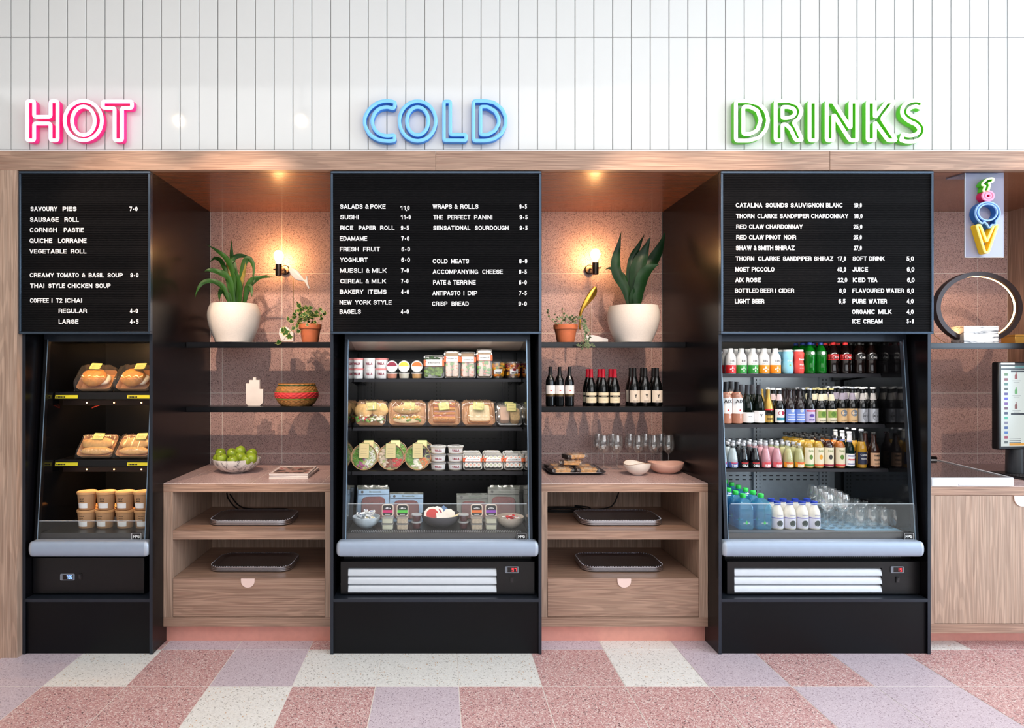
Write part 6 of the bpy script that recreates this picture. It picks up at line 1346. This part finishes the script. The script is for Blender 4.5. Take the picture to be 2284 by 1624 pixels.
# ================================================================== ornaments
def sil(points, crop, Yo): (cx, cy, k) = crop; return [(X(a / k + cx, Yo), Z(b / k + cy, Yo)) for a, b in points]
def ornament(name, label, cat, Yo, base_px, crop, whale, rod, mt, basem, group=None):
    b = sil(base_px, crop, Yo); z0 = ZH1; xs = [p[0] for p in b]; zs = [max(p[1], z0) for p in b]; cx = sum(xs) / len(xs)
    t = thing(name, label, cat, (cx, Yo, z0), group=group)
    wobj('stone_base', MB().prism([(x, z) for x, z in zip(xs, zs)][::-1], Yo - .02, Yo + .02), basem, t)
    wp = sil(whale, crop, Yo); n = len(wp); mx, mz = sum(p[0] for p in wp) / n, sum(p[1] for p in wp) / n
    P = [Vector(p) for p in smoothc(wp, True, 2)]; cen = []
    mb = MB(); m_ = len(P)
    def inner(k):
        out = []
        for i, p in enumerate(P):
            tg = (P[(i + 1) % m_] - P[i - 1]).normalized(); nr = Vector((-tg[1], tg[0])); out.append(p + nr * k)
        return out
    area = sum(P[i][0] * P[(i + 1) % m_][1] - P[(i + 1) % m_][0] * P[i][1] for i in range(m_)); sg = 1 if area > 0 else -1
    rings = [[(p[0], Yo + y, p[1]) for p in inner(sg * e)] for y, e in ((-.008, .0035), (-.006, .0012), (-.003, 0), (.003, 0), (.006, .0012), (.008, .0035))]
    loft(mb, rings); wobj('whale_body', mb, mt, t, ang=70)
    r = sil(rod, crop, Yo); wobj('rod', MB().tube([(r[0][0], Yo + .004, r[0][1]), (r[1][0], Yo + .004, max(r[1][1], z0 + .01))], .0014, 6), mat('thin brass rod', (190, 160, 100), .3, metal=.8), t)
c7, c8 = (400, 500, 3.867), (1200, 500, 3.867)
ornament('whale_ornament', 'white whale ornament on a thin rod above the ivy pot', 'ornament', 3.975, [(872, 900), (930, 888), (990, 940), (990, 1012), (890, 1012), (866, 950)], c7,
         [(946, 385), (960, 374), (985, 380), (1025, 405), (1055, 445), (1082, 480), (1093, 470), (1094, 448), (1106, 455), (1110, 500), (1118, 530), (1126, 552), (1112, 556), (1090, 515), (1070, 492), (1035, 487), (1000, 476), (965, 440), (948, 405)], [(983, 470), (983, 960)], mat('smooth white resin', (244, 236, 228), .4, vary=0), WHITE)
ornament('whale_ornament', 'gold whale ornament on a thin rod beside the broad leaved plant', 'ornament', 3.98, [(400, 962), (470, 958), (597, 992), (597, 1016), (400, 1016)], c8,
         [(352, 795), (362, 742), (380, 695), (415, 625), (455, 565), (488, 538), (506, 548), (506, 592), (482, 640), (442, 684), (402, 728), (382, 762), (372, 800), (370, 850), (368, 902), (356, 905), (350, 870), (352, 830)], [(452, 670), (452, 985)], mat('gold leaf metal', (196, 150, 60), .28, metal=.95, vary=.25, scale=40), WHITE)
Yo = 3.93; t = thing('stepped_ornament', 'white stepped stone ornament on the lower shelf', 'ornament', (X(569, Yo), Yo, ZH2))
pp = sil([(600, 1560), (580, 1540), (580, 1370), (608, 1370), (608, 1340), (640, 1340), (640, 1318), (666, 1318), (666, 1340), (698, 1340), (698, 1418), (727, 1418), (727, 1535), (700, 1560)], c7, Yo); mz = min(p[1] for p in pp)
bev(wobj('stone_slab', MB().prism([(x, z - mz + ZH2) for x, z in pp][::-1], Yo - .015, Yo + .015), mat('white veined stone', (238, 230, 224), .45, vary=.05, scale=14), t, smooth=False), .001)
# woven basket
t = thing('woven_basket', 'round woven basket with coral band on the lower shelf', 'basket', (X(662, 3.92), 3.92, ZH2), group=None)
Hb = .138; ctl = [(0, .088), (.12, .108), (.3, .124), (.45, .131), (.6, .130), (.75, .122), (.9, .113), (1, .111)]
def rb_(q):
    for (a, b), (c, d) in zip(ctl, ctl[1:]):
        if a <= q <= c: return b + (d - b) * (q - a) / (c - a)
    return ctl[-1][1]
def weave(q0, q1, rows, m_, name, amp=.0022):
    mb = MB(); N = 144; rings = []
    for k in range(rows):
        for j, (e, s) in enumerate(((0, 0), (.25, .8), (.5, 1), (.75, .8))):
            q = q0 + (q1 - q0) * (k + e) / rows; rr_ = rb_(q)
            rings.append([((rr_ + amp * s * (1.0 + .9 * math.sin(24 * a + PI * (k % 2)))) * math.cos(a), (rr_ + amp * s * (1 + .9 * math.sin(24 * a + PI * (k % 2)))) * math.sin(a), q * Hb) for a in [2 * PI * i / N for i in range(N)]])
    q = q1; rings.append([(rb_(q) * math.cos(a), rb_(q) * math.sin(a), q * Hb) for a in [2 * PI * i / N for i in range(N)]])
    loft(mb, rings, name == 'wicker_base', False); return obj(name, mb, m_, t, ang=80)
WICK = mat('brown wicker', (176, 124, 66), .6, vary=.3, scale=60)
weave(0, .30, 5, WICK, 'wicker_base'); weave(.30, .345, 1, mat('green wicker', (110, 140, 50), .6), 'green_strand'); weave(.345, .62, 4, mat('coral wicker', (222, 66, 70), .55, vary=.15), 'coral_band', .0032); weave(.62, .66, 1, mat('green wicker', (110, 140, 50), .6), 'green_strand')
weave(.66, .90, 4, WICK, 'wicker_shoulder'); weave(.90, .94, 1, mat('dark green wicker', (50, 84, 50), .6), 'green_strand'); weave(.94, 1.0, 1, WICK, 'wicker_rim')
obj('basket_inside', MB().lathe([(.107, Hb), (.118, Hb * .6), (.085, .004), (0, .004)], 40), mat('dark wicker inside', (90, 60, 36), .8), t)
# ================================================================== things on the counters
APG = mat('green apple skin', (142, 168, 48), .22, vary=.14, scale=22)
t = thing('fruit_bowl', 'marbled white bowl holding green apples on the counter', 'bowl', (X(528, 3.88), 3.88, ZT + .0004))
m, nt, bb = newmat('grey veined marble'); tc = node(nt, 'ShaderNodeTexCoord'); n1 = node(nt, 'ShaderNodeTexNoise', {'Vector': tc.outputs['Object'], 'Scale': 9, 'Detail': 5, 'Distortion': 1.6})
nt.links.new(ramp(nt, n1.outputs[0], [(.40, srgb((236, 236, 234))), (.49, srgb((200, 200, 200))), (.515, srgb((96, 98, 104))), (.54, srgb((222, 222, 222))), (.7, srgb((240, 240, 238)))]), bb.inputs['Base Color']); bb.inputs['Roughness'].default_value = .25; MARB = m
obj('bowl_body', bowl(.142, .085, 44, .004, .38), MARB, t)
ab = MB().lathe([(0, .010), (.006, .004), (.016, .0), (.028, .008), (.0355, .026), (.036, .040), (.031, .056), (.020, .064), (.009, .062), (.0, .054)], 24, fn=lambda r, z, a: r * (1 + .02 * math.cos(5 * a)))
am = [('apple_skin', ab.mesh('apple_skin', APG)), ('stem', MB().tube([(0, 0, .055), (.001, 0, .064), (.004, 0, .072)], .0012, 6).mesh('stem', mat('apple stem', (90, 66, 40), .7)))]
AP = [(497, 1020, 3.80), (522, 1026, 3.785), (544.5, 1023, 3.81), (563, 1020, 3.805), (489, 1021, 3.86), (512, 1008, 3.86), (540, 1004, 3.88), (536, 1019, 3.84), (566, 1010, 3.90), (491, 1010, 3.94), (558, 1013, 3.95), (517, 1018, 3.95)]
AL = ['low front apple nearest the niche panel', 'front middle apple at the bowl rim', 'front apple mostly sunk behind the bowl rim', 'front apple nearest the magazines', 'apple peeping over the rim beside the black panel', 'high apple, second from the black panel', 'topmost apple with visible stem hollow', 'small looking apple in the centre of the heap', 'rear high apple nearest the magazines', 'rear apple nearest the black panel', 'apple touching the rim on the magazine side', 'rearmost hidden apple in the middle']
for (u, v, Y_), lab in zip(AP, AL):
    spawn('apple', am, 'green ' + lab, 'apple', (X(u, Y_), Y_, Z(v, Y_) - .033), (R.uniform(-.5, .7), R.uniform(-.5, .5), R.uniform(0, 6)), 'green apples in the marbled bowl', .9)
m, nt, bb = newmat('magazine photo print'); tc = node(nt, 'ShaderNodeTexCoord'); n1 = node(nt, 'ShaderNodeTexNoise', {'Vector': tc.outputs['Object'], 'Scale': 14, 'Detail': 4, 'Distortion': .8})
nt.links.new(ramp(nt, n1.outputs[0], [(.38, srgb((50, 40, 40))), (.46, srgb((120, 100, 90))), (.52, srgb((200, 170, 160))), (.58, srgb((176, 90, 80))), (.66, srgb((230, 220, 216)))]), bb.inputs['Base Color']); bb.inputs['Roughness'].default_value = .3; PHO = m
for i, (dx, dy, rz, lab) in enumerate(((0, 0, 0, 'bottom magazine of the pile on the niche counter'), (.004, .006, -.03, 'middle magazine of the pile on the niche counter'), (-.003, .003, .02, 'top magazine with a photo cover on the niche counter'))):
    t = thing('magazine', lab, 'magazine', (-.868 + dx, 3.795 + dy, ZT + .0004 + i * .0092), (0, 0, rz), 'pile of three magazines')
    obj('pages', MB().box(-.112, .112, -.148, .148, .0006, .0082), mat('white page edges', (236, 232, 228), .6), t); obj('cover', MB().box(-.1135, .1135, -.150, .150, .0082, .0090).box(-.1135, .1135, -.150, .150, 0, .0006), mat('pale pink cover', (236, 224, 222), .3), t)
    if i == 2:
        obj('cover_photo', MB().box(-.098, .106, -.125, .085, .0090, .0094), PHO, t, smooth=False)
        me = text_mesh('Gourmet', mat('white cover lettering', (250, 248, 246), .4), .17, .03, .0003); o = link('lettering', me, t, (0, .108, .0097), (-PI / 2, 0, 0))
# silver platter trays
CHR = mat('dark chrome platter', (196, 196, 204), .3, metal=1.0, vary=.03)
def platter(w, d, hgt=.014, r=.07):
    f = lambda z, e: [(x, y, z) for x, y in rrect(-w / 2 + e, w / 2 - e, -d / 2 + e, d / 2 - e, max(.01, r - e * .6), 7)]
    mb = MB(); loft(mb, [f(0, .034), f(.001, .030), f(hgt - .009, .004), f(hgt - .008, .0), f(hgt - .001, .0), f(hgt, .002), f(hgt - .003, .010), f(.004, .034), f(.003, .044)]); 
    bd = MB(); L = f(hgt + .0003, .004)
    n = 0; acc = 0
    for i in range(len(L)):
        a, b = Vector(L[i]), Vector(L[(i + 1) % len(L)]); q = max(1, int((b - a).length / .009))
        for k in range(q): p = a + (b - a) * k / q; bd.blob(tuple(p), (.0034, .0034, .0022), 6, 4)
    return mb.mesh('platter_dish', CHR, ang=50), bd.mesh('beaded_rim', CHR)
PL = platter(.475, .285)
def trays(cx, cy, z, n, where):
    for k in range(n):
        t = spawn('silver_platter', [('platter_dish', PL[0])], f'dark silver platter, {("bottom", "middle", "top")[k]} of the stack {where}', 'platter', (cx, cy, z + k * .0092), (0, 0, 0), 'stacked silver platters')
        if k == n - 1: o = link('beaded_rim', PL[1], t); o['kind'] = 'stuff'
zs1, zs2 = Z(1184, YC) + .0006, Z(1290, YC) - .0003
cy = 3.75
trays(X(570, cy), cy, zs1, 3, 'on the upper oak shelf under the apples'); trays(X(571, cy), cy, zs2, 3, 'above the oak drawer under the apples')
trays(X(1375, cy), cy, zs1, 3, 'on the upper oak shelf under the bowls'); trays(X(1378, cy), cy, zs2, 3, 'above the oak drawer under the bowls')
CAB = mat('black cable', (14, 14, 16), .5, vary=0)
t = thing('power_cable', 'black looped cable with silver plug behind the platters under the apples', 'cable', (-1.15, 3.98, zs1))
wobj('cable', MB().tube([tuple(p) for p in cr3([(X(500, 4.0), 4.05, Z(1100, 4.05)), (X(508, 4.0), 4.02, Z(1116, 4.0)), (X(530, 4.0), 3.98, zs1 + .02), (X(560, 4.0), 3.94, zs1 + .006), (X(610, 4.0), 3.96, zs1 + .006), (X(640, 4.0), 3.99, zs1 + .006), (X(630, 4.0), 4.03, zs1 + .006), (X(560, 4.0), 4.0, zs1 + .012), (X(530, 4.0), 4.02, zs1 + .03), (X(505, 4.0), 4.07, Z(1104, 4.05))])], .0045), CAB, t)
wobj('plug', MB().box(X(533, 3.95), X(552, 3.95), 3.925, 3.935, zs1 + .004, zs1 + .012), STEEL, t)
t = thing('power_cable', 'coiled black cable lying behind the platters under the bowls', 'cable', (.75, 3.98, zs1))
P = [(.785 + .12 * math.cos(a) * (1 + .03 * a), 3.97 + .06 * math.sin(a), zs1 + .005 + .0015 * a) for a in [k * .35 for k in range(40)]] + [(.95, 3.99, zs1 + .012), (1.1, 4.03, zs1 + .02), (1.16, 4.06, zs1 + .12), (1.2, 4.09, zs1 + .17)]
wobj('cable', MB().tube(cr3(P, 3), .0045), CAB, t)
# serving tray with packets
t = thing('serving_tray', 'dark hammered tray of wrapped crackers on the counter', 'tray', (.828, 3.92, ZT + .0006))
f = lambda z, e: [(x, y, z) for x, y in rrect(-.172 + e, .172 - e, -.175 + e, .175 - e, .045 - e * .4, 6)]
mb = MB(); loft(mb, [f(0, .028), f(.016, .0), f(.018, .001), f(.016, .004), f(.003, .030)]); obj('tray_dish', mb, mat('dark pewter', (96, 98, 106), .3, metal=.8, vary=.15, scale=90), t)
def packet(seed):
    c = MB()
    for k in range(3): rbox(c, -.055 + k * .003, .050 + k * .003, -.04, .04, .003 + k * .007, .009 + k * .007, .012, .002)
    lb = MB().box(-.02, .025, -.020, .015, .0235, .0245)
    return [('crackers', c.mesh('crackers', mat('baked cracker', (226, 176, 116), .7, vary=.25, scale=50))), ('dark_sleeve', MB().box(-.068, -.045, -.042, .042, .001, .026).mesh('dark_sleeve', mat('dark brown sleeve', (50, 32, 28), .3))), ('label', lb.mesh('label', mat('cream packet label', (230, 214, 190), .5))), ('film_wrap', film(.125, .095, .032, seed, .012).mesh('film_wrap', FILM))]
pk = [packet(3), packet(7)]
for i, (x, y, z, rz, lab) in enumerate(((-.085, -.075, .0045, .1, 'front packet nearest the cold fridge'), (.075, -.075, .0045, -.1, 'front packet nearest the glasses'), (-.085, .06, .0045, .3, 'rear packet nearest the cold fridge'), (.07, .06, .0045, .05, 'rear packet nearest the glasses'), (-.01, -.01, .040, -.2, 'topmost packet lying across the others'), (.02, .03, .074, .3, 'uppermost of the heap'))):
    spawn('cracker_packet', pk[i % 2], f'film wrapped cracker packet on the dark tray, {lab}', 'cracker packet', (.828 + x, 3.92 + y, ZT + z), (.0, .0, rz), 'cracker packets on the dark tray')
wv = lambda r, z, a: r * (1 + .04 * math.cos(2 * a + .6) * z / .07)
t = thing('small_bowl', 'small white glazed bowl with brown rim line beside the pink bowl', 'bowl', (X(1421, 3.77), 3.77, ZT + .0006)); 
mb = bowl(.076, .070, 36, .003, .34, fn=wv); mb.v = [(x, y, z + (.008 * math.cos(2 * math.atan2(y, x) + 2.4) if z > .05 else 0)) for x, y, z in mb.v]; obj('bowl_body', mb, mat('white glaze', (236, 232, 226), .2, vary=.03), t)
mb = MB().tube([((.0752 * (1 + .04 * math.cos(2 * a + .6))) * math.cos(a), (.0752 * (1 + .04 * math.cos(2 * a + .6))) * math.sin(a), .0712 + .008 * math.cos(2 * a + 2.4)) for a in [2 * PI * i / 40 for i in range(40)]], .0012, 6, True); obj('brown_rim_line', mb, mat('brown glaze line', (150, 110, 80), .3), t)
t = thing('wide_bowl', 'wide matt pink bowl in front of the wine glasses', 'bowl', (X(1484.5, 3.85), 3.85, ZT + .0006)); mb = bowl(.102, .062, 40, .004, .5, fn=wv); mb.v = [(x, y, z + (.005 * math.cos(2 * math.atan2(y, x)) if z > .045 else 0)) for x, y, z in mb.v]; obj('bowl_body', mb, mat('matt pink glaze', (226, 186, 172), .4, vary=.03), t)
wg2 = wineglass(.213, .036)
for u, Y_, w_ in ((1346.5, 4.0, 'front, nearest the cracker tray'), (1376.5, 4.0, 'front, second from the cracker tray'), (1334, 4.10, 'rear, nearest the cracker tray'), (1365.5, 4.10, 'rear, second from the cracker tray'), (1423.5, 4.0, 'front, directly behind the white bowl'), (1458.6, 4.0, 'front, between white and pink bowls'),
                 (1491, 3.99, 'front, behind the pink bowl'), (1405, 4.10, 'rear, behind the white bowl'), (1440, 4.10, 'rear, between white and pink bowls'), (1474, 4.10, 'rear, behind the pink bowl')):
    spawn('wine_glass', wg2, f'clear wine glass on the counter, {w_}', 'glass', (X(u, Y_), Y_, ZT + .0006), (0, 0, 0), 'wine glasses on the counter')

# ================================================================== end counter by the drinks fridge
YE = YS(413); ze = lambda v: Z(v, YE)
t = thing('end_cabinet', 'pale oak cabinet with one large door beyond the drinks fridge', 'cabinet', (3.2, YE, 0))
p = lambda n, b, m: bev(wobj(n, b, m, t), .0008, 1)
p('top_rail', MB().box(2.627, 3.802, YE, YE + .022, ze(1105), ZT - .004), OAKX); p('stile', MB().box(2.627, 2.676, YE, YE + .022, ze(1392), ze(1105)), OAKZ); p('stile', MB().box(3.63, 3.802, YE, YE + .022, ze(1392), ze(1105)), OAKZ)
p('bottom_rail', MB().box(2.627, 3.802, YE, YE + .022, ze(1413), ze(1392)), OAKX)
d = p('door', MB().box(2.679, 3.627, YE + .0015, YE + .020, ze(1391), ze(1106)), OAKZ)
handle(d, 2261, 2300, 1106.5, 1124, YE, (3.2, YE, 0))
p('carcass', MB().box(2.64, 3.79, YE + .024, YK - .02, .1, ZT - .01), OAKZ); wobj('plinth', MB().box(2.627, 3.802, 3.55, 3.565, 0, .0935), COPPER, t)
c = thing('countertop', 'tiled counter on the pale oak end cabinet', 'countertop', (3.2, YE, ZT - .004)); wobj('bed', MB().box(2.628, 3.801, YE + .002, YK - .002, ZT - .0038, ZT - .0018), GROUTL, c)
ctiles(c, (3.2, YE, 0), [2.629, 2.803, 3.203, 3.604, 3.80], [YE, 3.55, 3.934, YK - .002])
t = thing('cooler_lid', 'white framed glass lid unit set on the end counter', 'lid', (2.9, 3.7, ZT + .0006))
qo = [(2.645, YE - .006), (3.114, YE - .006), (3.250, 4.12), (2.78, 4.12)]
def inset(q, e): cx = sum(p[0] for p in q) / 4; cy_ = sum(p[1] for p in q) / 4; return [(p[0] + (cx - p[0]) * e, p[1] + (cy_ - p[1]) * e * .75) for p in q]
LIDF = mat('white lid frame', (228, 232, 238), .3, vary=0)
ro = roundpoly(qo, .035); ri = roundpoly(inset(qo, .07), .025)
mb = MB(); zl0, zl1 = ZT + .001, ze(1066); n = len(ro)
loft(mb, [[(x, y, zl0) for x, y in ro], [(x, y, zl1 - .004) for x, y in ro], [(x, y, zl1) for x, y in roundpoly(inset(qo, .012), .033)], [(x, y, zl1) for x, y in ri], [(x, y, zl1 - .006) for x, y in ri]], True, False); wobj('lid_frame', mb, LIDF, t)
wobj('lid_glass', MB().slab(ri, zl1 - .010, zl1 - .004), mat('tinted lid glass', (92, 88, 88), .06, vary=0, coat=.6), t)
wobj('grip', MB().box(2.80, 3.02, YE - .010, YE - .004, ze(1083), ze(1083) + .012, .003), LIDF, t)
wobj('clip', MB().box(3.17, 3.245, 4.11, 4.15, zl1 - .02, zl1 + .018, .006), mat('black plastic clip', (12, 12, 14), .25), t)
# monitor on a stand, screen lit
Ym = 3.74; t = thing('touch_screen', 'tall black monitor on a stand with a lit menu screen on the end counter', 'monitor', (3.46, Ym, ZT + .0006), (0, 0, .10))
mb = MB(); rbox(mb, -.13, .13, -.02, .11, 0, .012, .03, .003); obj('stand_base', mb, FRIDGE, t)
obj('stand_neck', MB().lathe([(.047, .010), (.044, .20), (0, .20)], 24, (0, .05, 0)), mat('grey black neck', (40, 42, 46), .35), t)
zb0, zb1 = Z(1003, Ym) - ZT, Z(808, Ym) - ZT
obj('housing', MB().box(-.165, .165, 0, .045, zb0, zb1, .006), FRIDGE, t)
scr = obj('screen', MB().box(-.148, .148, -.0012, .0, zb0 + .020, zb1 - .022), mat('lit white screen', (16, 16, 18), .2, emit=.85, vary=0, ecol=(222, 230, 226)), t)
yq = -.0018
def sp(n, x0, x1, z0, z1, m_): obj(n, MB().box(x0, x1, yq, yq + .0006, z0, z1), m_, scr, smooth=False)
SI = lambda n, c: mat('screen ' + n, (16, 16, 18), .3, emit=.85, vary=0, ecol=c)
sp('header_bar', -.148, .148, zb1 - .046, zb1 - .036, SI('bar dark', (30, 36, 44))); sp('teal_bar', -.06, .148, zb1 - .034, zb1 - .024, SI('teal', (70, 130, 130)))
cols = [(90, 140, 80), (140, 40, 60), (60, 130, 120), (60, 70, 60), (70, 50, 150), (70, 60, 220), (120, 60, 170), (110, 50, 90), (40, 60, 110), (60, 190, 160), (130, 130, 160), (50, 90, 160), (70, 120, 200), (170, 50, 90), (100, 110, 110)]
for i, cc in enumerate(cols): z = zb1 - .066 - i * .0285; sp('menu_icon', -.128, -.106, z - .015, z, SI('icon %d' % i, cc))
for i, cc in enumerate(((150, 50, 40), (90, 170, 90), (130, 60, 50))):
    z = zb1 - .10 - i * .088; obj('bottle_picture', MB().prism([(-.06, z), (-.044, z), (-.044, z + .022), (-.049, z + .032), (-.049, z + .042), (-.055, z + .042), (-.055, z + .032), (-.06, z + .022)], yq, yq + .0006), SI('bottle %d' % i, cc), scr, smooth=False)
    sp('caption_line', -.075, -.02, z - .012, z - .009, SI('grey text', (150, 154, 156))); sp('caption_line', -.068, -.03, z - .020, z - .018, SI('grey text', (150, 154, 156)))
sp('section_bar', -.085, .13, zb1 - .312, zb1 - .300, SI('bar dark', (30, 36, 44))); sp('section_bar', -.085, .13, zb1 - .060, zb1 - .050, SI('bar dark', (30, 36, 44)))
for k in range(3): sp('text_line', -.095, -.02, zb0 + .062 - k * .010, zb0 + .065 - k * .010, SI('bar dark', (30, 36, 44)))
sp('orange_button', -.095, .13, zb0 + .024, zb0 + .038, SI('orange', (230, 160, 50)))
obj('top_sticker', MB().box(-.15, -.06, -.0008, 0, zb1 - .014, zb1 - .004), WLB, t)
t = thing('keyboard', 'black keyboard in front of the monitor on the end counter', 'keyboard', (3.52, 3.66, ZT + .0006), (0, 0, .05))
obj('key_base', MB().box(-.20, .20, -.06, .06, 0, .012, .003), FRIDGE, t); kb = MB()
for i in range(18):
    for j in range(5): kb.box(-.192 + i * .0215, -.192 + i * .0215 + .018, -.052 + j * .0215, -.052 + j * .0215 + .017, .012, .0165, .001)
o = obj('keys', kb, mat('dark key caps', (34, 34, 38), .4, vary=0), t); o['kind'] = 'stuff'
# ring lamp in a marble block
ZR = Z(765.5, YH); Yr = 3.93; s_ = F / Yr; cx, cz = X(2179, Yr), Z(686.5, Yr); ax, az = 96 / s_, 79.5 / s_
t = thing('ring_lamp', 'dark oval ring lamp lit on its inner edge, set in a marble block', 'lamp', (cx, Yr, ZR + .0006))
def ovalring(a0, b0, a1, b1, y0, y1, N=72):
    mb = MB(); rings = []
    for (a, b, y) in ((a0, b0, y0), (a1, b1, y0), (a1, b1, y1), (a0, b0, y1)): rings.append([(cx + a * math.cos(2 * PI * i / N), y, cz + b * math.sin(2 * PI * i / N)) for i in range(N)])
    rings.append(rings[0]); return loft(mb, rings, False, False)
wobj('ring', ovalring(ax, az, ax - .027, az - .027, Yr - .02, Yr + .02), mat('dark bronze ring', (52, 42, 44), .4, metal=.3), t, ang=30)
wobj('light_strip', ovalring(ax - .0272, az - .0272, ax - .0282, az - .0282, Yr + .0, Yr + .012), mat('warm ring light', (255, 206, 150), .4, emit=17, vary=0, ecol=(255, 190, 120)), t, ang=30)
mb = MB().box(X(2135, Yr), X(2212, Yr), Yr - .05, Yr + .05, ZR + .0006, Z(727, 3.88), .002); 
m, nt, bb = newmat('white marble with black veins'); tc = node(nt, 'ShaderNodeTexCoord'); mp = node(nt, 'ShaderNodeMapping', {'Vector': tc.outputs['Object'], 'Scale': (2.2, 6, 16)}); n1 = node(nt, 'ShaderNodeTexNoise', {'Vector': mp.outputs[0], 'Scale': 1.6, 'Detail': 3, 'Distortion': .6})
nt.links.new(ramp(nt, n1.outputs[0], [(.47, srgb((244, 242, 240))), (.495, srgb((150, 150, 154))), (.505, srgb((60, 60, 66))), (.515, srgb((200, 200, 202))), (.56, srgb((246, 244, 242)))]), bb.inputs['Base Color']); bb.inputs['Roughness'].default_value = .25
wobj('marble_block', mb, m, t)
t = thing('brass_box', 'low brass coloured box on the shelf beside the ring lamp', 'box', (3.60, 3.955, ZR + .0006)); obj('box_body', MB().box(-.04, .17, -.05, .05, 0, .056, .002), mat('satin brass', (216, 170, 84), .35, metal=.6), t); obj('lid_seam', MB().box(-.041, .171, -.051, .051, .044, .0455), mat('dark seam', (90, 66, 30), .6), t)
t = thing('lamp_cord', 'thin pale cord curving behind the ring lamp', 'cord', (X(2100, 3.97), 3.985, ZR + .001)); obj('cord', MB().tube([(-.05, 0, .10), (-.02, .01, .05), (.03, .0, .01), (.08, .02, .004)], .002, 6), mat('amber cord', (220, 170, 110), .4), t)
# hanging acrylic sign with four small neon shapes
Yp = YS(417); t = thing('hanging_sign', 'pale acrylic sign with four small neon shapes hanging from the soffit', 'sign', (X(2196, Yp), Yp, Z(574, Yp)))
ACR = glassy('milky acrylic', (240, 244, 255), .9, .04, body=.5, bodycol=(160, 166, 190))
wobj('acrylic_panel', MB().box(X(2153, Yp), X(2239, Yp), Yp, Yp + .005, Z(574, Yp), ZS - .0005), ACR, t)
wobj('mounting_plate', MB().slab([(X(2153, Yp) - .0, Yp), (X(2225, Yp), Yp), (X(2225, Yp), Yp + .10), (X(2143, Yp), Yp + .10)], ZS - .006, ZS - .001), ACR, t)
wobj('bright_edge', MB().box(X(2153, Yp) - .001, X(2153, Yp) + .001, Yp - .0005, Yp + .0055, Z(574, Yp), ZS - .001).box(X(2153, Yp), X(2239, Yp), Yp - .0005, Yp + .0055, Z(574, Yp) - .001, Z(574, Yp) + .001), mat('pale glass edge', (196, 206, 214), .2, vary=0), t)
Yn = Yp - .038
def px6(L): return [(X(a / 3.607 + 2060, Yn), Z(b / 3.607 + 370, Yn)) for a, b in L]
def shape(name, loops, face, sidec, es, w=.010, lab=None):
    body, fc = channel([px6(l) for l in loops], w, Yn, Yp - .001)
    a, b_ = mat('sign face ' + name, face, .35, emit=es, vary=0), mat('sign side ' + name, sidec, .4, emit=.1, vary=0)
    o = wobj('neon_shape', body, b_, t); o['label'] = lab; wobj('light_tube', fc, a, o)
shape('yellow', [rp([(432, 476), (462, 476), (514, 610), (572, 476), (602, 476), (526, 695), (500, 695)], 10)], (240, 226, 120), (236, 190, 20), .3, .012, 'yellow V shape')
wave = [(520 + 98 * math.cos(math.radians(a)), 378 - 88 * math.sin(math.radians(a))) for a in range(-48, 232, 10)] + [(462, 452), (478, 462), (492, 448), (506, 462), (516, 470), (528, 492), (540, 494), (550, 478), (560, 470), (572, 478), (586, 462)]
shape('blue', [smoothc(wave, True, 2), ell(520, 372, 76, 66, 40)], (130, 170, 225), (30, 90, 160), .22, .009, 'blue ring with a wavy foot')
shape('pink', [ell(524, 240, 44, 36, 28), ell(524, 240, 22, 18, 20)], (235, 140, 175), (206, 20, 84), .2, .012, 'pink ring')
shape('green', [smoothc([(566, 100), (520, 104), (490, 130), (478, 152), (500, 160), (488, 200), (520, 204), (540, 150), (530, 138), (560, 126)], True, 3)], (236, 255, 200), (80, 190, 30), .4, .010, 'green squiggle')
